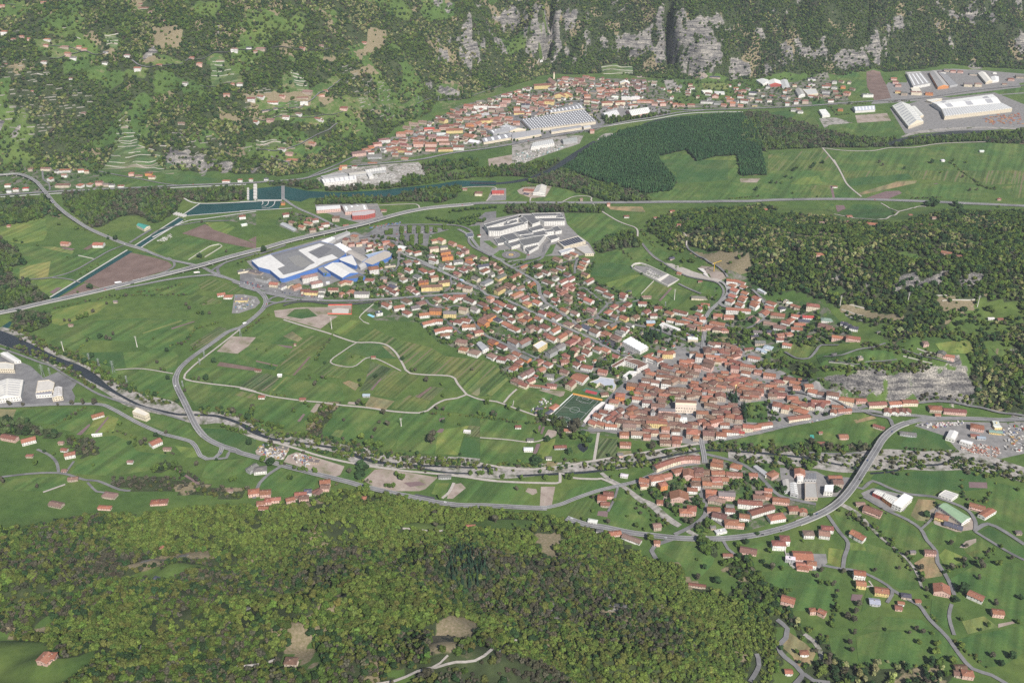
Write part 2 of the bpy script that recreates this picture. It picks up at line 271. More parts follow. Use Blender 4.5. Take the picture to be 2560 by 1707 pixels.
clear=[('S',"1085,1560 1120,1545 1205,1560 1190,1592 1130,1625 1070,1640"),('S',"960,1690 1010,1662 1040,1695 1000,1720"),('S',"1325,1335 1395,1333 1412,1350 1400,1365 1380,1370 1405,1395 1395,1403 1355,1390 1350,1360"),('S',"835,1485 880,1480 870,1500 840,1500"),('E1',"960,655 1230,590 1600,545 1620,590 1480,625 1200,645 970,680"),('E1',"0,1150 100,1200 250,1230 380,1250 420,1340 500,1360 720,1300 760,1370 600,1480 500,1600 150,1700 -300,1700 -300,1150"),('E1',"245,1080 400,1040 380,1120 330,1220 270,1180"),('E1',"620,1150 660,1150 640,1250 580,1250"),('E1',"1750,1380 1840,1370 1800,1440"),('E1',
 "2230,1090 2300,1110 2400,1250 2500,1420 2352,1500 2200,1470 2120,1380 2210,1250"),('E2',"1130,690 1420,705 1390,775 1030,750"),('E2',"1560,700 1750,662 2170,675 2130,735 1700,752"),('E1',"960,700 1250,665 1500,640 1900,650 1600,700 1400,720 1200,770 980,760"),('E1',"0,330 130,330 120,370 0,390"),('E1',"1010,260 1120,245 1110,290 1030,300"),('E2',"480,1290 610,1280 580,1340 500,1350"),('E1',"220,150 520,180 500,230 220,290"),('A1',"1400,250 1690,290 1650,440 1420,430"),('A1',"1880,520 2050,520 2230,720 2220,780 1930,790 1940,640"),('A1',"960,310 1110,310 1090,470 980,430"),('A1',"640,350 760,330 740,380"),
 ('A1',"300,360 560,370 760,440 880,480 760,540 500,550 360,480"),('A1',"2000,980 2230,1070 2200,1130 2010,1100"),('A1',"860,640 1000,560 980,680 880,670"),('A1',"1150,640 1350,620 1350,730 1150,690"),('A1',"1200,40 1430,80 1430,110 1250,90"),('A1',"1280,500 1700,560 1690,600 1430,600 1280,560"),('A2',"1030,250 1200,280 1190,430 1000,500 960,560 900,480 1030,380"),('A2',"860,660 1050,590 1120,680 1000,680 900,700"),('A2',"300,510 380,520 370,570 300,550"),('A2',"590,540 720,500 740,560 610,560"),('A2',"220,730 330,640 480,760 500,860 350,880 250,850"),('A2',"0,870 500,830 750,700 780,740 600,900 560,1000 400,1010 100,1040 0,1000"),
 ('A2',"560,990 850,880 1200,950 1500,900 1480,960 850,1010 820,1060 640,1060"),('A2',"0,1080 460,1060 700,1060 600,1160 340,1110 0,1130"),('A2',"1620,830 1800,750 1890,880 1680,900"),('A2',"330,1370 600,1350 700,1300 560,1420 400,1440"),('A2',"0,1290 180,1280 280,1350 0,1360"),('A2',"1690,930 1950,940 1800,1000 1700,1010"),('A2',"1880,850 2100,830 2300,780 2260,850 2000,900"),('A3',"820,610 1110,610 1120,690 820,680"),('B1',"420,610 600,580 650,720 460,700"),('B3',"1170,420 1490,430 1520,480 1170,460"),('B3',"1150,460 1290,500 1480,590 1700,500 1540,560 1490,640 1400,620 1300,560"),('B3',"1400,500 1700,470 1740,500 1500,560"),
 ('B3',"1880,790 2200,840 2450,860 2500,1000 2300,1070 2100,940 1950,870"),('B3',"1500,650 1620,700 1900,880 1700,930 1480,760"),('B4',"310,390 540,400 530,440 330,440"),('B4',"1730,640 2010,650 2000,685 1750,685"),('B4',"1640,1080 1960,1110 1960,1190 1700,1200"),('B4',"1330,720 1800,800 1780,830 1380,770"),('B4',"900,1140 1080,1180 1420,1240 1400,1280 1080,1260 900,1200"),('B4',"620,690 730,670 720,730 630,720"),('B4',"320,520 400,540 330,550"),('B4',"2000,1100 2300,1130 2352,1250 2200,1380 2100,1400 1830,1400 1700,1330 1900,1200"),('B4',"1060,1290 1330,1310 1300,1390 1060,1390"),('B4',"1500,1400 1900,1390 1960,1540 1700,1540 1520,1450"),
 ('B4',"2040,1440 2260,1440 2250,1540 2060,1550"),('B4',"790,1000 900,1000 970,1070 830,1090"),('B4',"2150,640 2352,620 2352,660 2150,680"),('B4',"740,1250 1060,1290 1060,1420 700,1380"),('B4',"2050,1230 2352,1180 2352,1300 2200,1330")]
rocks=[('C4',"700,300 950,262 1300,262 1540,212 1700,212 1900,290 1942,380 1850,480 1700,492 1500,465 1200,445 900,400 740,345",1.0),('B4',"900,910 1080,890 1000,990 890,980",.8),('B4',"1290,990 1500,890 1530,920 1430,1000 1420,1100 1300,1050",.95),('B4',"1500,1020 1600,930 1770,850 1690,980 1550,1010",.95),('B4',"1760,1000 1850,930 1960,880 2050,940 1900,1020 1770,1035",.95),('B4',"2150,920 2330,960 2340,1000 2170,970",.8),('B4',"1220,860 1330,870 1280,980 1200,940",.7),('B4',"460,790 640,740 690,790 560,850",.7),('B4',"1090,1010 1180,1010 1150,1060 1090,1050",.8),('B4',"2200,1560 2350,1480 2350,1560",
 .7),('C4',"2190,470 2350,400 2350,560 2250,540",.8),('C4',"380,220 560,200 540,280 420,270",.6),('A3',"60,200 370,90 370,200 330,390 200,380 100,280",.85),('A3',"680,420 780,320 1000,265 1300,320 1380,400 1370,500 1260,555 1150,495 950,480 750,460",.9),('A3',"1470,260 1480,130 1620,180 1700,120 1880,110 1910,400 1800,600 1620,590 1500,500",.8),('A3',"1900,620 2050,530 2350,590 2350,650 2140,680 1950,655",.85),('A3',"580,210 820,160 780,230 680,260 590,275",.75),('A3',"740,110 1060,30 1050,140 800,130",.6),('A3',"1880,90 2000,100 1980,160 1890,170",.8),('A3',"0,0 60,20 280,100 200,180 100,120",
 .5),('A3',"1940,200 2350,200 2350,330 1960,340",.35),('A4',"0,560 120,420 500,370 570,570 330,560 120,640 0,640",.65),('A4',"560,570 620,500 760,460 900,540 1030,590 1000,645 780,620",.95),('A4',"1530,70 1900,50 2210,170 2150,210 1830,330 1790,210 1560,120",.6),('A4',"1160,170 1320,170 1270,290 1170,300",.6),('A4',"1090,30 1400,0 1430,70 1180,100",.6),('A4',"860,160 930,150 940,210 870,200",.8),('A4',"620,270 700,280 660,380 620,370",.7),('A4',"900,360 1160,300 1180,380 960,430",.5),('A4',"2220,280 2340,270 2330,360 2240,350",.5),('A4',"330,250 390,260 350,320",.8),('A4',"1830,555 1930,560 1920,640 1830,630",
 .8),('A2',"1500,0 2350,0 2350,230 2100,160 1850,100",.4),('A2',"1620,830 1800,750 1890,880 1680,900",.85),('A2',"1780,20 1870,150 1700,60 1520,0",.7),('A1',"0,1190 180,1190 330,1210 250,1310 100,1280 0,1310",.9),('A1',"900,1230 1060,1260 1000,1290 930,1270",.8),('A1',"1320,1165 1400,1170 1370,1200",.8),('A1',"1480,1400 1620,1380 1750,1420 2200,1500 2350,1500 2350,1568 1700,1568 1560,1520",.85),('B1',"1480,20 1700,40 2200,80 2340,90 2200,120 1900,110 1600,60",.8),('A1',"1950,170 2080,250 2020,300 1920,240",.6),('A1',"1270,500 1440,510 1420,570 1280,560",.8),('A1',"640,790 710,820 680,840",.8),('A1',
 "650,100 750,150 690,160",.5),('E2',"2110,790 2350,780 2350,1020 2290,1010 2200,960 2210,850",.6),('E3',"-40,860 40,930 40,1060 -40,1060",.6),('E2',"1950,1340 2090,1330 2290,1380 2250,1420 1980,1410",.8),('E3',"290,1470 360,1470 480,1568 360,1600",.8),('E1',"960,650 1230,580 1600,535 1620,600 1480,630 1200,650 970,680",.35),('E1',"1880,900 2080,920 2060,990 1980,960",.5),('E1',"200,555 320,550 280,600 210,600",.4)]
dry=[('S',"1085,1560 1120,1545 1205,1560 1190,1592 1130,1625 1070,1640"),('S',"1325,1335 1395,1333 1412,1350 1400,1365 1380,1370 1405,1395 1395,1403 1355,1390 1350,1360"),('S',"835,1485 880,1480 870,1500 840,1500"),('A1',"1400,250 1690,290 1650,440 1420,430"),('A2',"1030,250 1200,280 1190,430 1000,500 960,560 900,480 1030,380"),('A2',"860,660 1050,590 1120,680 1000,680 900,700"),('A2',"590,540 720,500 740,560 610,560"),('A1',"2000,980 2230,1070 2200,1130 2010,1100"),('B4',"1640,1080 1960,1110 1960,1190 1700,1200"),('B4',"900,1140 1080,1180 1420,1240 1400,1280 1080,1260 900,1200"),('B3',"1880,840 2200,840 2450,860 2500,1000 2300,1070 2100,940 1950,870"),
 ('E1',"960,650 1230,580 1600,535 1620,600 1480,630 1200,650 970,680"),('E1',"245,1120 380,1100 330,1220 270,1180"),('E1',"620,1150 660,1150 640,1250 580,1250"),('E2',"2110,790 2350,780 2350,1020 2290,1010 2200,960 2210,850"),('E1',"2240,1090 2300,1110 2380,1250 2420,1420 2300,1400 2210,1300"),('E2',"480,1290 610,1280 580,1340 500,1350"),('A2',"0,870 500,830 480,960 300,1000 100,900"),('A1',"1270,500 1440,510 1420,570 1280,560")]
cF=np.zeros(H.shape);cR=np.zeros(H.shape);cD=np.zeros(H.shape)
woodP=[(P(f,o),k,s)for f,o,k,s in woods]
clearP=[P(f,o)for f,o in clear];rockP=[(P(f,o),w)for f,o,w in rocks];dryP=[P(f,o)for f,o in dry]
for q,k,s in woodP:cF[inside(q,XX,YY)]=1
for q in clearP:cF[inside(q,XX,YY)]=0
cF=np.where((YY>2550)&(XX<150),cF*(1-np.clip((fbm(XX,YY,110,4,141)-.53)*9,0,1)),cF)
for q,w in rockP:cR[inside(q,XX,YY)]=w
for q in clearP:cD[inside(q,XX,YY)&(YY>2500)]=.42
cD=np.maximum(cD,np.where((cF>0)&(YY<1400),np.clip((fbm(XX,YY,42,3,61)-.6)*9,0,1),0));cD=np.maximum(cD,np.where((cF>0)&(YY>1400),np.clip((fbm(XX,YY,70,3,62)-.62)*7,0,.9),0))
for q in dryP:cD[inside(q,XX,YY)]=1
Nr=fbm(XX,YY*1.0,55,4,77)
slope=np.hypot(*np.gradient(H,GS))
cR=np.maximum(cR,np.where((YY>3700)&(XX>-500),np.clip((slope-.95)*1.5,0,.6),0))
Nr2=fbm(XX,YY,28,3,78)
cR0=cR.copy();k_=3
for ax in(0,1):
 a_=np.cumsum(np.insert(cR,0,0,axis=ax),axis=ax);w_=2*k_+1;pd=[(k_+1,k_)if i==ax else(0,0)for i in(0,1)];b_=np.cumsum(np.pad(cR,pd),axis=ax)
 cR=(np.roll(b_,-w_,axis=ax)-b_)/w_;cR=cR[:-w_]if ax==0 else cR[:,:-w_]
cR=np.where(cR0>.9,np.maximum(cR,cR0*.9),cR)
Ns=fbm(XX*1.6,YY*.5,30,4,79)
rockmask=np.clip((cR*1.15+(Nr-.5)*1.1+(Nr2-.5)*1.2+(Ns-.5)*1.7-.40)*2.8,0,1)*(cR>.04)
H+=rockmask*np.where(cR>.7,1,.7)*np.where(YY>2600,20,7)*(fbm(XX,YY,26,3,91)-.5)
H=np.maximum(H,0)
def gsamp(G,x,y):
 i=np.clip(((x-GX0)/GS).astype(int),0,NX-1);j=np.clip(((y-GY0)/GS).astype(int),0,NY-1)
 return G[j,i]
 # ------------------------------------------------------------------ ground mesh
def ground_material():
 m,N,L,b=_mat('ground_cover');nt=m.node_tree
 at=N.new('ShaderNodeAttribute');at.attribute_name='cover'
 sp=N.new('ShaderNodeSeparateColor');L.new(at.outputs['Color'],sp.inputs[0])
 n1=_noise(nt,.006,5,.6);n2=_noise(nt,.05,5,.7);n3=_noise(nt,.35,3,.6)
 g=_ramp(nt,n1.outputs['Fac'],[(.35,(.050,.096,.025)),(.5,(.068,.115,.030)),(.65,(.095,.135,.036))])
 g2=_ramp(nt,n2.outputs['Fac'],[(.3,(.72,.75,.7)),(.7,(1.25,1.22,1.1))])
 grass=_mix(nt,1.0,g.outputs[0],g2.outputs[0],'MULTIPLY')
 f1=_ramp(nt,n2.outputs['Fac'],[(.35,(.026,.036,.016)),(.62,(.045,.062,.024)),(.8,(.12,.10,.065))])
 r1=_ramp(nt,n3.outputs['Fac'],[(.28,(.07,.07,.072)),(.5,(.20,.195,.19)),(.74,(.38,.365,.345))])
 r2=_ramp(nt,n2.outputs['Fac'],[(.35,(.5,.5,.53)),(.65,(1.2,1.17,1.1))])
 gp=N.new('ShaderNodeNewGeometry');ms=N.new('ShaderNodeMapping');ms.inputs['Scale'].default_value=(.02,.02,.22);ms.inputs['Rotation'].default_value=(.12,.05,0);L.new(gp.outputs['Position'],ms.inputs['Vector'])
 ns=N.new('ShaderNodeTexNoise');ns.inputs['Scale'].default_value=1;ns.inputs['Detail'].default_value=5;L.new(ms.outputs[0],ns.inputs['Vector'])
 r6=_ramp(nt,ns.outputs['Fac'],[(.36,(.45,.45,.48)),(.5,(.95,.94,.92)),(.64,(1.4,1.36,1.28))])
 rock=_mix(nt,1.0,_mix(nt,1.0,r1.outputs[0],r2.outputs[0],'MULTIPLY'),r6.outputs[0],'MULTIPLY')
 d1=_ramp(nt,n3.outputs['Fac'],[(.3,(.13,.12,.06)),(.55,(.2,.165,.105)),(.75,(.3,.23,.17))])
 def sharp(src,nz,k=6,bias=.5):
  a=N.new('ShaderNodeMath');a.operation='ADD';L.new(src,a.inputs[0])
  s2=N.new('ShaderNodeMath');s2.operation='MULTIPLY_ADD';L.new(nz,s2.inputs[0]);s2.inputs[1].default_value=.9;s2.inputs[2].default_value=-.45
  L.new(s2.outputs[0],a.inputs[1])
  c=N.new('ShaderNodeMath');c.operation='MULTIPLY_ADD';c.use_clamp=True;L.new(a.outputs[0],c.inputs[0]);c.inputs[1].default_value=k;c.inputs[2].default_value=-k*bias+.5
  return c.outputs[0]
 c=_mix(nt,sharp(sp.outputs[0],n2.outputs['Fac']),grass,f1.outputs[0])
 c=_mix(nt,sharp(sp.outputs[2],n2.outputs['Fac'],5),c,d1.outputs[0])
 c=_mix(nt,sharp(sp.outputs[1],n3.outputs['Fac'],5),c,rock)
 L.new(c,b.inputs['Base Color']);b.inputs['Roughness'].default_value=.95
 bu=N.new('ShaderNodeBump');bu.inputs['Distance'].default_value=3.0;bu.inputs['Strength'].default_value=.7
 mu=N.new('ShaderNodeMath');mu.operation='MULTIPLY';L.new(n3.outputs['Fac'],mu.inputs[0]);L.new(sp.outputs[1],mu.inputs[1])
 L.new(mu.outputs[0],bu.inputs['Height']);L.new(bu.outputs[0],b.inputs['Normal'])
 return m
me=bpy.data.meshes.new('ground')
V=np.stack([XX.ravel(),YY.ravel(),H.ravel()],1).astype(np.float32)
ii=(np.arange(NY-1)[:,None]*NX+np.arange(NX-1)[None,:]).ravel()
Fq=np.stack([ii,ii+1,ii+NX+1,ii+NX],1).astype(np.int32)
me.vertices.add(len(V));me.vertices.foreach_set('co',V.ravel())
me.loops.add(len(Fq)*4);me.loops.foreach_set('vertex_index',Fq.ravel())
me.polygons.add(len(Fq));me.polygons.foreach_set('loop_start',np.arange(0,len(Fq)*4,4,dtype=np.int32))
me.update(calc_edges=True);me.shade_smooth()
at=me.color_attributes.new('cover','FLOAT_COLOR','POINT')
cc=np.stack([cF.ravel(),rockmask.ravel(),cD.ravel(),np.ones(H.size)],1).astype(np.float32)
at.data.foreach_set('color',cc.ravel())
me.materials.append(ground_material())
obj('ground',me,kind='structure',label='green valley floor rising into wooded mountain slopes')
# the plain goes on round the modelled piece
me=bpy.data.meshes.new('land');me.from_pydata([(-9000,-4000,-3),(9000,-4000,-3),(9000,12000,-3),(-9000,12000,-3)],[],[(0,1,2,3)])
me.materials.append(mat_noisy('far_land',(.03,.06,.02),(.06,.1,.03),.01))
obj('land',me,kind='structure',label='dark green land beyond the valley')
# ------------------------------------------------------------------ trees
def leaf_material(name,attr_type='INSTANCER'):
 m,N,L,b=_mat(name);nt=m.node_tree
 if attr_type=='INSTANCER':at=N.new('ShaderNodeAttribute');at.attribute_type=attr_type;at.attribute_name='tcol'
 else:at=N.new('ShaderNodeObjectInfo')
 at2=N.new('ShaderNodeAttribute');at2.attribute_name='leafv'
 n1=_noise(nt,.5,2)
 r=_ramp(nt,n1.outputs['Fac'],[(.3,(.75,.75,.75)),(.7,(1.25,1.25,1.2))])
 c=_mix(nt,1.0,at.outputs['Color'],r.outputs[0],'MULTIPLY')
 c=_mix(nt,1.0,c,at2.outputs['Color'],'MULTIPLY')
 L.new(c,b.inputs['Base Color']);b.inputs['Roughness'].default_value=.8;b.inputs['Specular IOR Level'].default_value=.15
 return m
leaf_inst=leaf_material('leaf_scatter');leaf_obj=leaf_material('leaf_tree','OBJECT')
bark=mat_noisy('bark',(.07,.055,.04),(.13,.10,.075),2.0)
_ico=bmesh.new();bmesh.ops.create_icosphere(_ico,subdivisions=2,radius=1.0)
ICO_V=np.array([v.co[:]for v in _ico.verts]);ICO_F=[tuple(v.index for v in f.verts)for f in _ico.faces];_ico.free()
_ico=bmesh.new();bmesh.ops.create_icosphere(_ico,subdivisions=1,radius=1.0)
IC1_V=np.array([v.co[:]for v in _ico.verts]);IC1_F=[tuple(v.index for v in f.verts)for f in _ico.faces];_ico.free()
def crown_mesh(name,seed,kind,leaves,mat,with_trunk=False):
 """unit tree: crown of leaf clumps about 1 wide and 1.2 high on z 0.15..1.3"""
 r=np.random.default_rng(seed);V=[];F=[];C=[]
 def put(v,f,c):
  b=len(V);V.extend(v.tolist());F.extend([tuple(i+b for i in q)for q in f]);C.extend([c]*len(f))
 lumps=[]
 if kind=='round':
  lumps.append(((0,0,.62),(.33,.33,.36)))
  for i in range(9):
   a=r.uniform(0,6.28);h=r.uniform(.32,1.0);rad=.30*math.sin(math.acos(np.clip((h-.62)/.45,-1,1)))
   s=r.uniform(.15,.25);lumps.append(((rad*math.cos(a),rad*math.sin(a),h),(s,s,s*.9)))
 elif kind=='bare':
  for i in range(7):
   a=r.uniform(0,6.28);rad=r.uniform(0,.26);s=r.uniform(.14,.22);lumps.append(((rad*math.cos(a),rad*math.sin(a),r.uniform(.45,.95)),(s,s,s*1.1)))
 elif kind=='tall':
  for i in range(8):
   a=r.uniform(0,6.28);h=.25+.13*i;s=.24*(1-abs(h-.7)*.8);lumps.append(((.06*math.cos(a),.06*math.sin(a),h),(s,s,.2)))
 elif kind=='cone':
  for i in range(7):
   h=.12+.17*i;s=.33*(1-i/7.5);n_=9;v=[];
   for k in range(n_):
    a=k*6.283/n_+i;q=s*r.uniform(.8,1.15);v.append((q*math.cos(a),q*math.sin(a),h-.04*r.random()))
   v.append((0,0,h+.26));put(np.array(v),[(k,(k+1)%n_,n_)for k in range(n_)],r.uniform(.7,1.1))
 iv,iff=(ICO_V,ICO_F)if leaves>150 else(IC1_V,IC1_F)
 for c0,s in lumps:
  v=iv*np.array(s)*(1+r.uniform(-.22,.22,(len(iv),1)))+np.array(c0)
  put(v,iff,r.uniform(.72,1.12))
  # leaf clumps spread over and through the lumps
 if lumps:
  for i in range(leaves):
   c0,s=lumps[r.integers(len(lumps))];d=r.normal(size=3);d/=np.linalg.norm(d)
   p=np.array(c0)+d*np.array(s)*r.uniform(.85,1.25);t=r.normal(size=3);t-=t@d*d*.6;t/=np.linalg.norm(t);u=np.cross(t,d+r.normal(size=3)*.4);u/=np.linalg.norm(u)+1e-6
   w_=r.uniform(.035,.075);put(np.array([p-t*w_-u*w_*.6,p+t*w_-u*w_*.5,p+t*w_*.7+u*w_,p-t*w_*.6+u*w_*.8]),[(0,1,2,3)],r.uniform(.7,1.35))
 nm=len(F)
 me=bpy.data.meshes.new(name);me.from_pydata([tuple(v)for v in V],[],F)
 a=me.color_attributes.new('leafv','FLOAT_COLOR','CORNER');lt=np.zeros(len(me.polygons),np.int32);me.polygons.foreach_get('loop_total',lt)
 c=np.array(C,np.float32);c=np.stack([c,c,c,np.ones_like(c)],1);a.data.foreach_set('color',np.repeat(c,lt,axis=0).ravel())
 me.materials.append(mat);me.update();return me
tree_col=bpy.data.collections.new('tree_kinds')
kinds=[]
for i,(kd,sd)in enumerate([('round',1),('round',2),('round',3),('bare',4),('bare',5),('tall',6),('cone',7),('round',8)]):
 o=bpy.data.objects.new('t%d'%i,crown_mesh('t%d'%i,sd,kd,130 if kd!='cone' else 0,leaf_inst));tree_col.objects.link(o)
def forest_nodes():
 g=bpy.data.node_groups.new('plant_trees','GeometryNodeTree')
 g.interface.new_socket('Geometry',in_out='INPUT',socket_type='NodeSocketGeometry');g.interface.new_socket('Geometry',in_out='OUTPUT',socket_type='NodeSocketGeometry')
 N=g.nodes;L=g.links;gi=N.new('NodeGroupInput');go=N.new('NodeGroupOutput')
 ip=N.new('GeometryNodeInstanceOnPoints');ci=N.new('GeometryNodeCollectionInfo');ci.inputs['Collection'].default_value=tree_col;ci.inputs['Separate Children'].default_value=True;ci.inputs['Reset Children'].default_value=True
 ip.inputs['Pick Instance'].default_value=True
 def na(name,t):
  n_=N.new('GeometryNodeInputNamedAttribute');n_.data_type=t;n_.inputs['Name'].default_value=name;return n_.outputs['Attribute']
 L.new(gi.outputs[0],ip.inputs['Points']);L.new(ci.outputs[0],ip.inputs['Instance']);L.new(na('tkind','INT'),ip.inputs['Instance Index'])
 L.new(na('tscale','FLOAT_VECTOR'),ip.inputs['Scale']);L.new(na('trot','FLOAT_VECTOR'),ip.inputs['Rotation'])
 L.new(ip.outputs[0],go.inputs[0]);return g
FNODES=forest_nodes()
def scatter_object(name,Pn,kind,scale,colr,label):
 me=bpy.data.meshes.new(name);n_=len(Pn);me.vertices.add(n_);me.vertices.foreach_set('co',Pn.astype(np.float32).ravel())
 a=me.attributes.new('tkind','INT','POINT');a.data.foreach_set('value',kind.astype(np.int32))
 a=me.attributes.new('tscale','FLOAT_VECTOR','POINT');a.data.foreach_set('vector',scale.astype(np.float32).ravel())
 rot=np.zeros((n_,3),np.float32);rot[:,2]=rng.uniform(0,6.28,n_);rot[:,0]=rng.normal(0,.06,n_)
 a=me.attributes.new('trot','FLOAT_VECTOR','POINT');a.data.foreach_set('vector',rot.ravel())
 a=me.attributes.new('tcol','FLOAT_COLOR','POINT');a.data.foreach_set('color',np.concatenate([colr,np.ones((n_,1))],1).astype(np.float32).ravel())
 o=obj(name,me,kind='stuff',label=label);md=o.modifiers.new('plant','NODES');md.node_group=FNODES;return o
YG=np.array((.112,.154,.033));MG=np.array((.070,.112,.024));DG=np.array((.030,.062,.022));BR=np.array((.080,.077,.052));PB=np.array((.22,.23,.10));CG=np.array((.018,.042,.024));OL=np.array((.098,.112,.03));RV=np.array((.078,.11,.045))
PAL={'near':[(YG,.34,(0,1,2,7)),(MG,.22,(0,1,2,7)),(OL,.18,(0,1,2)),(DG,.10,(0,1,0)),(BR*1.05,.11,(3,4)),(BR*.8,.05,(0,3))],'hill':[(MG,.42,(0,1,2)),(DG,.3,(0,1,7)),(YG,.16,(0,2)),(BR,.06,(3,4)),(PB,.06,(0,1))],'far':[(MG,.36,(0,1,2)),(DG,.24,(0,1,7)),(YG,.18,(0,2)),(BR,.08,(3,4)),(PB,.14,(0,1,2))],'cliff':[(MG,.4,(0,1,2)),(DG,.36,(0,1,7)),(YG,.1,(0,2)),(BR,.12,(3,4)),(PB,.02,(0,1))],'poplar':[(np.array((.032,.078,.032)),.7,(5,0)),(np.array((.044,.095,.035)),.3,(5,1))],'river':[(MG,.35,(0,1,2,5)),(DG,.2,(0,1)),(RV,.25,(0,2,5)),(BR,.2,(3,4))],'bare':[(BR,.6,(3,4)),(OL,.2,(0,1)),(MG,.2,(0,1))],'conif':[(CG,
 .6,(6,)),(DG,.4,(0,1,5))],}
HT=dict(near=6.9,hill=8.4,far=8.6,cliff=8.0,poplar=12.0,river=11.0,bare=8.5,conif=12.0)
NAMES=dict(near=('hillside_forest','mixed spring forest covering the near hill, some trees still bare'),hill=('hill_woodland','green woodland on the hill behind the old town'),far=('mountain_forest','forest with pale flowering trees on the far mountainside'),cliff=('cliff_forest','dark scrubby trees growing between the grey cliffs'),poplar=('poplar_plantation','dense dark green poplar plantation beside the river'),river=('riverside_woodland','green woods along the river and canal banks'),bare=('bare_grove','groves of brown leafless trees in the meadows'),conif=('conifer_grove','dark conifer groves beside the old town'))
obst=[]
def plant():
 obs=np.array(obst)if obst else np.zeros((0,3))
 # rasterise obstacles at 2 m
 R=np.zeros((int((5000-300)/2)+1,3001),bool)
 for x,y,rad in obst:
  i0=int((x-rad+3000)/2);i1=int((x+rad+3000)/2)+1;j0=int((y-rad-300)/2);j1=int((y+rad-300)/2)+1
  if i1<0 or j1<0:continue
  R[max(j0,0):j1,max(i0,0):i1]=True
 acc={}
 for q,k,s in woodP:
  lo=q.min(0);hi=q.max(0);lo=np.maximum(lo,[-2400,560]);hi=np.minimum(hi,[2400,4550])
  gx_=np.arange(lo[0],hi[0],s);gy_=np.arange(lo[1],hi[1],s);X,Y=np.meshgrid(gx_,gy_)
  jt=.28 if k=='poplar' else .45
  X=(X+rng.uniform(-jt,jt,X.shape)*s).ravel();Y=(Y+rng.uniform(-jt,jt,Y.shape)*s).ravel()
  ok=inside(q,X,Y)
  lim=np.abs(X)<Y*.60+140;ok&=lim
  X=X[ok];Y=Y[ok]
  ok=np.ones(len(X),bool)
  for c in clearP:ok&=~(inside(c,X,Y)&(rng.random(len(X))<(.88 if k in('far','hill')else 1)))
  if k in('hill','far','cliff','near'):
   rm=gsamp(rockmask,X,Y);ok&=rng.random(len(X))>rm*(.90 if k!='near' else .8)
   if k=='far':ok&=~((fbm(X,Y,110,4,141)>.575)&(rng.random(len(X))<.62)&(X<150))
   gap=fbm(X,Y,60,3,140);ok&=~((gap>dict(hill=.62,far=.63,cliff=.68,near=.68)[k])&(rng.random(len(X))<.6))
  ok&=~R[np.clip(((Y-300)/2).astype(int),0,R.shape[0]-1),np.clip(((X+3000)/2).astype(int),0,3000)]
  X=X[ok];Y=Y[ok];n_=len(X);acc.setdefault(k,[]).append(np.stack([X,Y],1))
 for k,l in acc.items():
  XY=np.concatenate(l);X,Y=XY.T;n_=len(X)
  pal=PAL[k];cl=fbm(X,Y,90,3,55);cl2=rng.random(n_)
  sel=(cl2*.55+np.clip((cl-.3)/.4,0,1)*.45)
  sel=np.argsort(np.argsort(sel))/n_
  if k=='near':
   g_=np.clip((Y-760)/420,0,1)*.5+np.clip((X-60)/260,0,1)*.6;c2_=fbm(X,Y*1.3,170,3,66);sel=np.clip(cl2*.5+(1-g_)*.42+(c2_-.5)*1.1,0,.999);sel=np.argsort(np.argsort(sel))/n_
  cum=np.cumsum([p_[1]for p_ in pal]);ki=np.searchsorted(cum,sel*cum[-1]*.9999)
  colr=np.array([p_[0]for p_ in pal])[ki]*rng.uniform(.62,1.2,(n_,1))*(1+rng.normal(0,.05,(n_,3)))
  kd=np.array([pal[a][2][int(b*len(pal[a][2]))]for a,b in zip(ki,rng.random(n_))])
  if k=='near':
   cs=P('E2',"1420,980 1560,900 1700,950 1760,1150 1740,1250 1600,1260 1420,1240 1380,1100")
   s_=inside(cs,X,Y)&(rng.random(n_)<.7);kd[s_]=6;colr[s_]=CG*rng.uniform(.8,1.3,(s_.sum(),1))
  s=HT[k]*rng.uniform(.55,1.3,n_)**1.15*(.75+.5*fbm(X,Y,70,2,9));sc_=np.stack([s*rng.uniform(.95,1.3,n_),s*rng.uniform(.95,1.3,n_),s],1)
  if k=='poplar':s=11.5*rng.uniform(.85,1.12,n_);sc_=np.stack([s*.8,s*.8,s],1)
  sc_[kd==6]*=(.9,.9,1.4)
  Z=hsample(X,Y)-.12*s
  scatter_object(NAMES[k][0],np.stack([X,Y,Z],1),kd,sc_,colr,NAMES[k][1])
